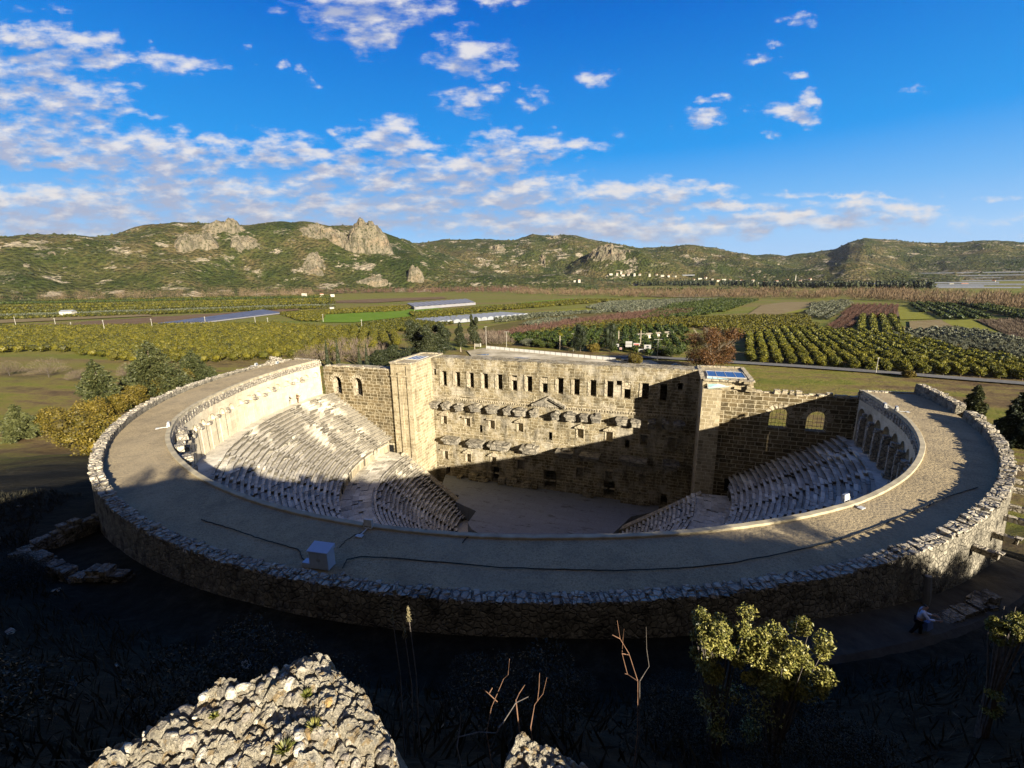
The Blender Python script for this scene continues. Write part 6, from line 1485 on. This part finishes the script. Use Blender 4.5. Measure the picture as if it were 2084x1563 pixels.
x, y = x[ok], y[ok]; z = ground_z(x, y); D = np.stack([rng.normal(0, .35, len(x)), rng.normal(0, .35, len(x)), np.ones(len(x))], -1); hgt = rng.uniform(.12, .42, len(x)) * (0.5 + fbm(x * .4, y * .4, 6, 3))
mb = MB()
for k in range(3): leaves(mb, np.stack([x + rng.normal(0, .12, len(x)), y + rng.normal(0, .12, len(x)), z + hgt * .8], -1), hgt, .022, D + rng.normal(0, .3, D.shape))
tag(mb.build('dry_undergrowth', M['drygrass']), 'dark weeds and dry grass over the shaded slope', kind='stuff')
mb = MB()
for k in range(110):
    a = random.uniform(-42, -8); b = random.uniform(12, 50); lx, ly = to_local(a, b)
    if math.hypot(lx, ly) > 49.5: s = random.uniform(.06, .18); mb.stone(ground_pt(a, b, .05), (s * 1.4, s, s * .6), random.uniform(0, 3), .4, .4)
tag(mb.build('scattered_rubble', M['coping']), 'small stones strewn over the dark slope left of the theatre', kind='stuff')
# the sunlit shrub
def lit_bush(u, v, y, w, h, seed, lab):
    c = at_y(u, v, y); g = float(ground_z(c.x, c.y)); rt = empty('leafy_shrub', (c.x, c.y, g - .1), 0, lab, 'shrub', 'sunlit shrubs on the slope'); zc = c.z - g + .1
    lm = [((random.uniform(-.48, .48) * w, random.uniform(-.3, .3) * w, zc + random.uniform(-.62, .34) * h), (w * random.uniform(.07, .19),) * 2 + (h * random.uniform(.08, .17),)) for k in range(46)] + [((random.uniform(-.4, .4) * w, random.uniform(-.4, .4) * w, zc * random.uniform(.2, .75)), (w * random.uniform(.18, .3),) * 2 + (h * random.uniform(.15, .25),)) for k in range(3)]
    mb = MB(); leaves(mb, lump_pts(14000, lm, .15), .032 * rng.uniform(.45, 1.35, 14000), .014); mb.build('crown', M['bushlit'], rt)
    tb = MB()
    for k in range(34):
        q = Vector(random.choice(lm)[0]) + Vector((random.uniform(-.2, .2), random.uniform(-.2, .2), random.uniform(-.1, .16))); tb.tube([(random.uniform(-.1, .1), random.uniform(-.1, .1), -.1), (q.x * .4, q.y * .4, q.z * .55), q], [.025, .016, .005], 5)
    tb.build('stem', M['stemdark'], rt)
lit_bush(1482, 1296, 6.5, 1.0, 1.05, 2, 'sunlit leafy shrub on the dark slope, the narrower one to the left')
lit_bush(1604, 1338, 6.3, 1.2, 1.35, 5, 'sunlit leafy shrub on the dark slope, the wider one to the right')
lit_bush(2058, 1278, 8.0, .7, .5, 9, 'half shaded shrub at the right edge below the corbels')
# bare stems
def stems(lab, y, lines, m='stem', r=.0042, base=None):
    P0 = at_y(*lines[0][0], y); rt = empty('dry_weed', (0, 0, 0), 0, lab, 'dry weed', 'dry weeds on the dark slope'); mb = MB()
    for i, ln in enumerate(lines):
        pts = [at_y(u, v, y + .12 * math.sin(i * 2.1 + k)) for k, (u, v) in enumerate(ln)]
        mb.tube(pts, [r * (1.15 - .8 * k / len(pts)) for k in range(len(pts))], 5)
    g = P0.copy(); g.z = float(ground_z(P0.x, P0.y)) - .1
    mb.tube([g, (g + P0) / 2 + Vector((.05, .03, 0)), P0], [r * 1.6, r * 1.4, r * 1.15], 5)
    mb.build('stem', M[m], rt)
stems('forked reddish stem standing alone left of the sunlit shrubs', 4.6, [[(1298, 1386), (1277, 1372), (1266, 1330), (1268, 1297), (1270, 1280)], [(1298, 1386), (1280, 1330), (1262, 1300), (1256, 1262)], [(1262, 1300), (1246, 1292)], [(1266, 1330), (1280, 1333)], [(1277, 1372), (1272, 1371)]])
stems('thin grey stem with one bend beside the forked reddish stem', 4.8, [[(1302, 1386), (1321, 1356), (1316, 1320), (1315, 1276)]], 'stemdark', .005)
stems('long leaning reddish stem above the small pitted rock', 3.2, [[(990, 1492), (1000, 1440), (1025, 1381), (1034, 1373), (1037, 1341)], [(1012, 1428), (995, 1412), (983, 1402)], [(995, 1412), (1002, 1400)]])
stems('reddish stem with two upright tips above the small pitted rock', 3.3, [[(1080, 1480), (1088, 1434), (1105, 1412), (1113, 1379)], [(1094, 1425), (1097, 1398), (1098, 1370)]])
stems('grey forked stem just left of the small pitted rock', 3.0, [[(930, 1520), (936, 1480), (938, 1455), (930, 1437)], [(935, 1500), (975, 1490), (1010, 1492)], [(1000, 1520), (1015, 1480), (1026, 1468)], [(1010, 1492), (1050, 1430), (1075, 1418)]], 'stemdark', .0055)
stems('short pale stem tip between the two reddish stems', 3.4, [[(1050, 1425), (1056, 1412), (1068, 1394)]], 'stem', .005)
for u, v, lab in ((797, 1244, 'pale feathery seed head, tallest of the three below the parapet'), (831, 1246, 'pale feathery seed head, right one of the three'), (822, 1278, 'pale feathery seed head, lowest of the three')):
    c = at_y(u, v, 5.0); g = float(ground_z(c.x, c.y)); rt = empty('seed_head', (c.x, c.y, g - .05), 0, lab, 'dry plant', 'pale seed heads on the slope'); zc = c.z - g
    MB().tube([(0, 0, 0), (.04, 0, zc * .6), (0, 0, zc)], [.012, .009, .006], 5).build('stem', M['stemdark'], rt)
    n = 110; D = np.stack([rng.normal(0, .3, n), rng.normal(0, .3, n), np.ones(n)], -1); t = rng.random(n); P = np.stack([rng.normal(0, .016, n) * (1.2 - t), rng.normal(0, .016, n) * (1.2 - t), zc - .10 + .24 * t], -1)
    leaves(MB(), P, .022, .005, D).build('plume', M['straw'], rt)
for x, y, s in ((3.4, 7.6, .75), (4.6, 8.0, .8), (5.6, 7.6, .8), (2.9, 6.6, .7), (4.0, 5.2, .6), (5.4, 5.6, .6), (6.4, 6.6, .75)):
    k = random.randrange(4); rt = empty('scrub_bush', ground_pt(x, y), random.uniform(0, 6.28), 'low dark scrub bush out of view on the hilltop, added to notch the shadow edge', 'bush', 'dark scrub bushes on the shaded slope'); rt.scale = (s, s, s)
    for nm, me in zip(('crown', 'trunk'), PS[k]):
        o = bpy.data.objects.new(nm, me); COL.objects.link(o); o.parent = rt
# unseen bushes added along the hilltop behind the viewpoint: they notch the shadow's edge
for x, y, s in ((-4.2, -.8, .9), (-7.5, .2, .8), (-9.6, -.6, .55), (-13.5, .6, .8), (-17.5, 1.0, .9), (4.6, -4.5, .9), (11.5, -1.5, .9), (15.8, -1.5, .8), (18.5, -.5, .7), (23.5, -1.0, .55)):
    k = random.randrange(4); rt = empty('scrub_bush', ground_pt(x, y), random.uniform(0, 6.28), 'low dark scrub bush out of view on the hilltop, added to notch the shadow edge', 'bush', 'dark scrub bushes on the shaded slope'); rt.scale = (s, s, s)
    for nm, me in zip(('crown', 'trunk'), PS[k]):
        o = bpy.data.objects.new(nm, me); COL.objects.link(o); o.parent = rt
# terrace stones below the left bend and right path
def ruin(u, v, lab, n, w, h, ln):
    p = G(u, v); rt = empty('ruined_wall', p, random.uniform(-.3, .3) + ln, lab, 'ruined wall'); mb = MB()
    for k in range(n):
        f = k / (n - 1) - .5; hh = h * (1 - abs(f)) + .1
        for j in range(int(hh / .3) + 1): mb.stone((f * w + random.uniform(-.1, .1), random.uniform(-.15, .15), j * .3), (w / n * .6, .35, .16), random.uniform(-.15, .15), .25, .08)
    mb.build('masonry', M['outer'], rt)
ruin(148, 1100, 'low dark ruined wall curving out below the left bend of the theatre', 12, 5, 1.2, 1.2)
ruin(95, 1160, 'broken pale masonry edge of the terrace at the lower left', 12, 6, .9, -.3)
ruin(210, 1180, 'small heap of cut stones on the terrace at the left', 7, 2.6, .7, -.3)
ruin(1960, 1248, 'stone steps edge on the path at the right', 9, 4.5, .4, .25)
p = G(1898, 1235); rt = empty('drain_pipe', p, 0, 'grey drain chute leaning against the outer wall behind the visitor', 'drain pipe')
b = T(*pol(47.45, 311.0, -2.9)); tp = T(*pol(47.35, 311.0, -.6)); MB().tube([b - p, (b + tp) / 2 - p + Vector((.05, -.05, 0)), tp - p], [.16, .16, .14], 8).build('pipe', M['chute'], rt)

# ------------------------------------------------------------------ people
def skin_mesh(name, nodes, edges, m, parent, sub=2):
    me = bpy.data.meshes.new(name); me.from_pydata([n[0] for n in nodes], edges, []); o = bpy.data.objects.new(name, me); COL.objects.link(o)
    sk = o.modifiers.new('s', 'SKIN'); sk.use_smooth_shade = True
    for i, n in enumerate(nodes):
        r = n[1]; d = me.skin_vertices[0].data[i]; d.radius = (r, r) if not hasattr(r, '__len__') else r; d.use_root = i == 0
    ss = o.modifiers.new('b', 'SUBSURF'); ss.levels = sub; ss.render_levels = sub
    dg = bpy.context.evaluated_depsgraph_get(); me2 = bpy.data.meshes.new_from_object(o.evaluated_get(dg)); bpy.data.objects.remove(o)
    for p_ in me2.polygons: p_.use_smooth = True
    me2.materials.clear(); me2.materials.append(m); o = bpy.data.objects.new(name, me2); COL.objects.link(o); o.parent = parent; return o
def person(p, rz, label, shirt, trousers, lean=0.0, arms=((.15, .05), (.15, .05)), elbow=(.25, .25), step=.12, group=None, hairm='hair'):
    rt = empty('person', p, rz, label, 'person', group)
    def up(x, y, z):    # lean of the upper body about the hips
        c, s = math.cos(lean), math.sin(lean); dz = z - .92; return Vector((x, y * c + dz * s, .92 + dz * c - y * s))
    N, E = [], []
    def add(co, r, par=None):
        N.append((Vector(co), r)); 
        if par is not None: E.append((par, len(N) - 1))
        return len(N) - 1
    pel = add((0, 0, .93), .135); sp = add(up(0, .0, 1.1), (.135, .11), pel); ch = add(up(0, .01, 1.30), (.165, .12), sp); nk = add(up(0, .0, 1.47), .058, ch); hd = add(up(0, .03, 1.57), .082, nk); tpn = add(up(0, .02, 1.68), .085, hd)
    add(up(0, .115, 1.585), .018, hd)
    legs, armsn = [], []
    for s, st in ((-1, step), (1, -step)):
        h = add((s * .10, 0, .86), .095, pel); k = add((s * .11, st * .5 + .03, .50), .062, h); a = add((s * .11, st - .04, .09), .042, k); t = add((s * .12, st + .13, .045), .035, a); legs.append([h, k, a, t])
    for s, (out, fw), el in ((-1, arms[0], elbow[0]), (1, arms[1], elbow[1])):
        sh = add(up(s * .19, 0, 1.40), .058, ch); d = Vector((s * out, math.sin(fw), -math.cos(fw))).normalized(); e0 = N[sh][0] + d * .29; e = add(e0, .042, sh)
        d2 = Vector((s * out * .3, math.sin(fw + el * 2), -math.cos(fw + el * 2))).normalized(); w = add(e0 + d2 * .25, .028, e); pm = add(e0 + d2 * .33, (.034, .018), w)
        side = Vector((s, 0, 0)).cross(d2).normalized()
        for j, (o_, l) in enumerate(((-.030, .068), (-.010, .078), (.010, .074), (.028, .058))):
            b_ = add(N[pm][0] + side * o_ + d2 * .035, .0085, pm); add(N[b_][0] + d2 * l + Vector((-s * .018, 0, 0)), .007, b_)
        tb_ = add(N[pm][0] - side * .045 - d2 * .01, .010, pm); add(N[tb_][0] - side * .02 + d2 * .05, .008, tb_); armsn.append([sh, e, w])
    skin_mesh('body', N, E, M['skin'], rt, 1)
    S = [(N[pel][0] + Vector((0, 0, -.02)), (.152, .125)), (N[sp][0], (.158, .128)), (N[ch][0], (.185, .138)), (N[nk][0] - (N[nk][0] - N[ch][0]) * .35, .085)]; Ed = [(0, 1), (1, 2), (2, 3)]
    for sh, e, w in armsn:
        i = len(S); S += [(N[sh][0], .075), (N[e][0], .058), (N[w][0].lerp(N[e][0], .15), .046)]; Ed += [(2, i), (i, i + 1), (i + 1, i + 2)]
    skin_mesh('shirt', S, Ed, M[shirt], rt, 1)
    S = [(N[pel][0], (.15, .125))]; Ed = []
    for h, k, a, t in legs:
        i = len(S); S += [(N[h][0], .108), (N[k][0], .078), (N[a][0] + Vector((0, 0, .03)), .06)]; Ed += [(0, i), (i, i + 1), (i + 1, i + 2)]
    skin_mesh('trousers', S, Ed, M[trousers], rt, 1)
    for h, k, a, t in legs: skin_mesh('shoe', [(N[a][0] + Vector((0, -.03, -.035)), .05), (N[t][0], .045)], [(0, 1)], M['clothblack'], rt, 1)
    skin_mesh('hair', [(N[hd][0] + (N[tpn][0] - N[hd][0]) * .5 + Vector((0, -.035, 0)), .085), (N[tpn][0] + Vector((0, -.012, .018)), .083)], [(0, 1)], M[hairm], rt, 1)
    return rt
p = G(1862, 1296); person(p, -2.2, 'person in a white shirt and dark trousers leaning forward on the path at the right', 'shirtwhite', 'clothblack', .14, ((.2, .55), (.3, .75)), (.5, .6), .2)
b = empty('carry_bag', p + Vector((.55, .1, .35)), .4, 'pale blue bag held low by the person in the white shirt', 'bag')
MB().hexa([(-.24, -.12, 0), (.24, -.12, 0), (.24, .12, 0), (-.24, .12, 0), (-.20, -.07, .38), (.20, -.07, .38), (.20, .07, .38), (-.20, .07, .38)]).build('body', M['bluecloth'], b); MB().tube([(-.13, 0, .37), (-.1, 0, .56), (.1, 0, .56), (.13, 0, .37)], .014).build('handle', M['bluecloth'], b)
person(T(-40.9, -5.0, -6.24), -.6, 'person in black at the head of the sunlit seats, left of the two visitors', 'clothblack', 'clothblack', .12, ((.12, .1), (.12, .3)), (.2, .5), .1)
person(T(-40.5, -3.6, -6.24), -.4, 'person in brown with raised elbows beside the visitor in black', 'clothbrown', 'clothbrown', 0, ((.9, .5), (.9, .5)), (.9, .9), .08)
person(T(-15.6, 2.2, -25.3), .5, 'person in a white top standing in the gap left of the stage floor', 'shirtwhite', 'clothblack', 0, ((.15, .1), (.15, .2)), (.2, .2), .08)
person(T(-13.6, -2.0, -25.3), 2.5, 'person in dark clothes at the lower end of the sloping stone coping', 'clothblack', 'clothblack', .05, ((.15, .1), (.15, .2)), (.2, .2), .08)

# ------------------------------------------------------------------ light, sky, camera
SUN = Vector((.552, -.834, .33)).normalized()
sl = bpy.data.lights.new('sun', 'SUN'); sl.energy = 5.0; sl.angle = R(.55); sl.color = (1.0, .905, .735)
so = bpy.data.objects.new('sun', sl); COL.objects.link(so); so.rotation_euler = (-SUN).to_track_quat('-Z', 'Y').to_euler()
W = bpy.data.worlds.new('World'); SC.world = W; W.use_nodes = True
n = NT(W.node_tree); bg = W.node_tree.nodes['Background']
sky = n.new('ShaderNodeTexSky', sky_type='NISHITA'); sky.sun_disc = False
sky.sun_elevation = math.asin(SUN.z); sky.sun_rotation = math.atan2(SUN.x, SUN.y); sky.altitude = 50; sky.air_density = 1.0; sky.dust_density = 0.4; sky.ozone_density = 2.2
dirv = n.tc('Generated'); s = n.sep(dirv)
# clouds: banks placed round the compass as (side / ahead, up / ahead), broken up by noise
yy = n.math('MAXIMUM', s[1], 0.05)
gx_ = n.math('DIVIDE', s[0], yy); gz_ = n.math('DIVIDE', s[2], yy); gv = n.comb(gx_, gz_, 0)
grp = bpy.data.node_groups.new('cloud_cover', 'ShaderNodeTree')
grp.interface.new_socket('Vector', in_out='INPUT', socket_type='NodeSocketVector'); grp.interface.new_socket('Cover', in_out='OUTPUT', socket_type='NodeSocketFloat')
g = NT(grp); gi = g.n.new('NodeGroupInput'); go = g.n.new('NodeGroupOutput')
CL = [(745, 5, 330, 95, 1.00), (760, 60, 130, 60, 1.00), (1010, 0, 120, 24, 0.80), (960, 108, 175, 78, 0.95), (960, 205, 130, 58, 0.95), (1212, 148, 84, 38, 0.95), (1105, 195, 60, 34, 0.60), (1060, 210, 50, 20, 0.55), (1025, 168, 60, 14, 0.50),
      (90, 18, 80, 16, 0.60), (90, 75, 190, 56, 0.95), (190, 115, 130, 42, 0.95), (345, 120, 150, 44, 1.00), (60, 135, 190, 70, 1.00), (100, 200, 220, 92, 1.10), (120, 250, 90, 55, 0.80), (295, 224, 62, 20, 0.75), (270, 168, 60, 12, 0.45), (195, 65, 40, 10, 0.40), (315, 80, 20, 10, 0.40), (570, 142, 30, 12, 0.55), (640, 158, 40, 18, 0.55), (510, 95, 20, 8, 0.40), (525, 138, 20, 10, 0.45),
      (60, 295, 200, 88, 1.17), (260, 300, 220, 77, 1.12), (320, 330, 330, 66, 1.02), (435, 282, 100, 28.6, 0.97), (560, 300, 190, 57.2, 1.02), (640, 320, 200, 44, 0.92), (800, 282, 160, 66, 1.17), (860, 245, 90, 18, 0.50), (690, 262, 30, 14, 0.50), (1025, 310, 150, 66, 1.17), (1110, 300, 120, 44, 0.92), (1180, 292, 100, 24.2, 0.82), (1265, 275, 60, 16, 0.60), (1115, 258, 40, 22, 0.50), (105, 352, 75.6, 20.24, 1.10),
      (850, 360, 453.6, 78.43, 1.30), (1010, 395, 356.4, 69.575, 1.35), (700, 365, 324, 50.6, 1.15), (1300, 395, 280.8, 53.13, 1.20), (400, 385, 486, 37.95, 1.00), (200, 425, 604.8, 65.78, 1.35), (700, 430, 453.6, 63.25, 1.35), (100, 470, 356.4, 50.6, 1.30), (420, 440, 280.8, 43.01, 1.40), (660, 430, 216, 43.01, 1.40), (1100, 455, 561.6, 43.01, 1.20), (1300, 470, 453.6, 43.01, 1.30), (1600, 455, 437, 34, 1.07), (1800, 425, 195.5, 34, 1.02), (1480, 425, 276, 19.8, 0.94), (1700, 400, 460, 12, 0.52),
      (1435, 248, 86, 30, 0.95), (1430, 220, 70, 22, 0.75), (1475, 205, 46, 18, 0.65), (1605, 222, 120, 42, 0.95), (1640, 195, 60, 28, 0.80), (1620, 152, 46, 18, 0.70), (1555, 115, 50, 22, 0.70), (1590, 88, 28, 12, 0.50), (1625, 48, 38, 22, 0.55), (1868, 184, 60, 14, 0.50), (1465, 390, 70, 24.2, 0.92), (1570, 272, 30, 12, 0.45)]
# clouds out of frame keep the rest of the sky from being empty
CL += [(-500, 250, 500, 120, .8), (-300, 60, 260, 90, .8), (2500, 300, 240, 60, .6), (2900, 430, 500, 60, .7), (400, -250, 300, 120, .7), (1500, -300, 300, 90, .6)]
cov = None
wv = g.vmath('MULTIPLY_ADD', g.vmath('SUBTRACT', g.noise(gi.outputs[0], 7.0, 6, .62, out=1), (.5, .5, .5)), (.16, .085, 0), gi.outputs[0])
wv = g.vmath('MULTIPLY', wv, (1, 1, 0))
for u, v, w, h, k in CL:
    d = px_ray(u, v); cx, cz = d[0] / d[1], d[2] / d[1]; c2 = 1 / max(d[1], .2) ** 2
    rx, rz_ = w / 900 * max(1, d[0] * d[0] / d[1] / d[1] * .6 + 1) * (.62 if v >= 270 else .54), h / 900 * (.72 if v >= 270 else .60)
    q = g.vmath('MULTIPLY_ADD', wv, (1 / rx, 1 / rz_, 0), (-cx / rx, -cz / rz_, 0))
    f = g.math('MULTIPLY_ADD', g.vmath('LENGTH', q, out=1), -k, k)
    cov = f if cov is None else g.math('SMOOTH_MAX', cov, f, .15)
det = g.noise(g.vmath('MULTIPLY', gi.outputs[0], (1, 2.6, 0)), 16.0, 9, .58); det2 = g.noise(g.vmath('MULTIPLY', gi.outputs[0], (1, 2.4, 0)), 3.2, 5, .6)
dens = g.math('ADD', g.math('MULTIPLY', g.math('MINIMUM', g.math('MAXIMUM', cov, -.35), .62), 1.25), g.math('ADD', g.math('MULTIPLY', g.math('SUBTRACT', det, .575), g.new('ShaderNodeMapRange', {0: g.sep(gi.outputs[0])[1], 1: .06, 2: .24, 3: 1.6, 4: 3.0}).outputs[0]), g.math('MULTIPLY_ADD', det2, .5, -.25)))
g.l.new(dens, go.inputs[0])
def cover(vec):
    q = n.n.new('ShaderNodeGroup'); q.node_tree = grp; n.l.new(vec, q.inputs[0]); return q.outputs[0]
d0 = cover(gv); d1 = cover(n.vmath('ADD', gv, (.012, .028, 0)))
alpha = n.new('ShaderNodeMapRange', {0: d0, 1: -.08, 2: .95, 3: 0, 4: .97}, interpolation_type='SMOOTHSTEP').outputs[0]
lit = n.lin(n.math('SUBTRACT', d1, n.math('MULTIPLY', d0, .35)), -.22, .42, 1, 0)
low = n.lin(gz_, .02, .30)
ccol = n.mix(lit, n.mix(low, (.47, .51, .63), (.46, .52, .72)), n.mix(low, (.88, .83, .78), (.88, .87, .90)))
blue = n.ramp(n.lin(s[2], 0.0, .50), [(0.0, (.42, .62, .90)), (.16, (.34, .60, .94)), (.30, (.17, .48, .92)), (.48, (.020, .33, .88)), (.88, (.0, .16, .68)), (1.0, (.0, .125, .58))])
SKY_K = 0.06
skyc = n.mix(.97, n.scale(sky.outputs[0], .28), n.scale(blue, 5.5))
n.put(bg.inputs[0], skyc); bg.inputs[1].default_value = SKY_K
tot = n.mix(n.math('MULTIPLY', alpha, n.lin(s[2], -.02, .01)), skyc, n.scale(ccol, 4.9))
tot = n.mix(n.lin(s[1], -.15, .12), n.mix(.6, n.scale(sky.outputs[0], .2), (1.25, 1.0, .74)), tot)  # unseen rear sky: warm fill added to take blue out of the shade
n.put(bg.inputs[0], tot)
W.cycles.sampling_method = 'MANUAL'; W.cycles.sample_map_resolution = 512
cam = bpy.data.cameras.new('camera'); cam.sensor_width = 36; cam.lens = F_PX / 2084 * 36; cam.clip_start = .05; cam.clip_end = 20000
co = bpy.data.objects.new('camera', cam); COL.objects.link(co)
co.matrix_world = Matrix.Rotation(math.pi / 2 - PITCH, 4, 'X') @ Matrix.Rotation(-ROLL, 4, 'Z')
SC.camera = co
SC.view_settings.view_transform = 'Standard'; SC.view_settings.look = 'None'; SC.view_settings.gamma = 1; SC.view_settings.exposure = 1.62
SC.cycles.max_bounces = 5; SC.cycles.diffuse_bounces = 3; SC.cycles.glossy_bounces = 2; SC.cycles.transparent_max_bounces = 4
SC.cycles.use_denoising = True
# ------------------------------------------------------------------ the air
hm_ = bpy.data.materials.new('haze_air'); hm_.use_nodes = True; t_ = hm_.node_tree; t_.nodes.remove(t_.nodes['Principled BSDF'])
pv_ = t_.nodes.new('ShaderNodeVolumePrincipled'); pv_.inputs['Color'].default_value = (.80, .87, 1.0, 1); pv_.inputs['Density'].default_value = 1.3e-5; pv_.inputs['Anisotropy'].default_value = 0.2
t_.links.new(pv_.outputs[0], t_.nodes['Material Output'].inputs['Volume'])
hz = MB().box(-9200, 9200, -420, 9200, -50, 420).build('haze', hm_); tag(hz, kind='stuff')
SC.cycles.volume_bounces = 0
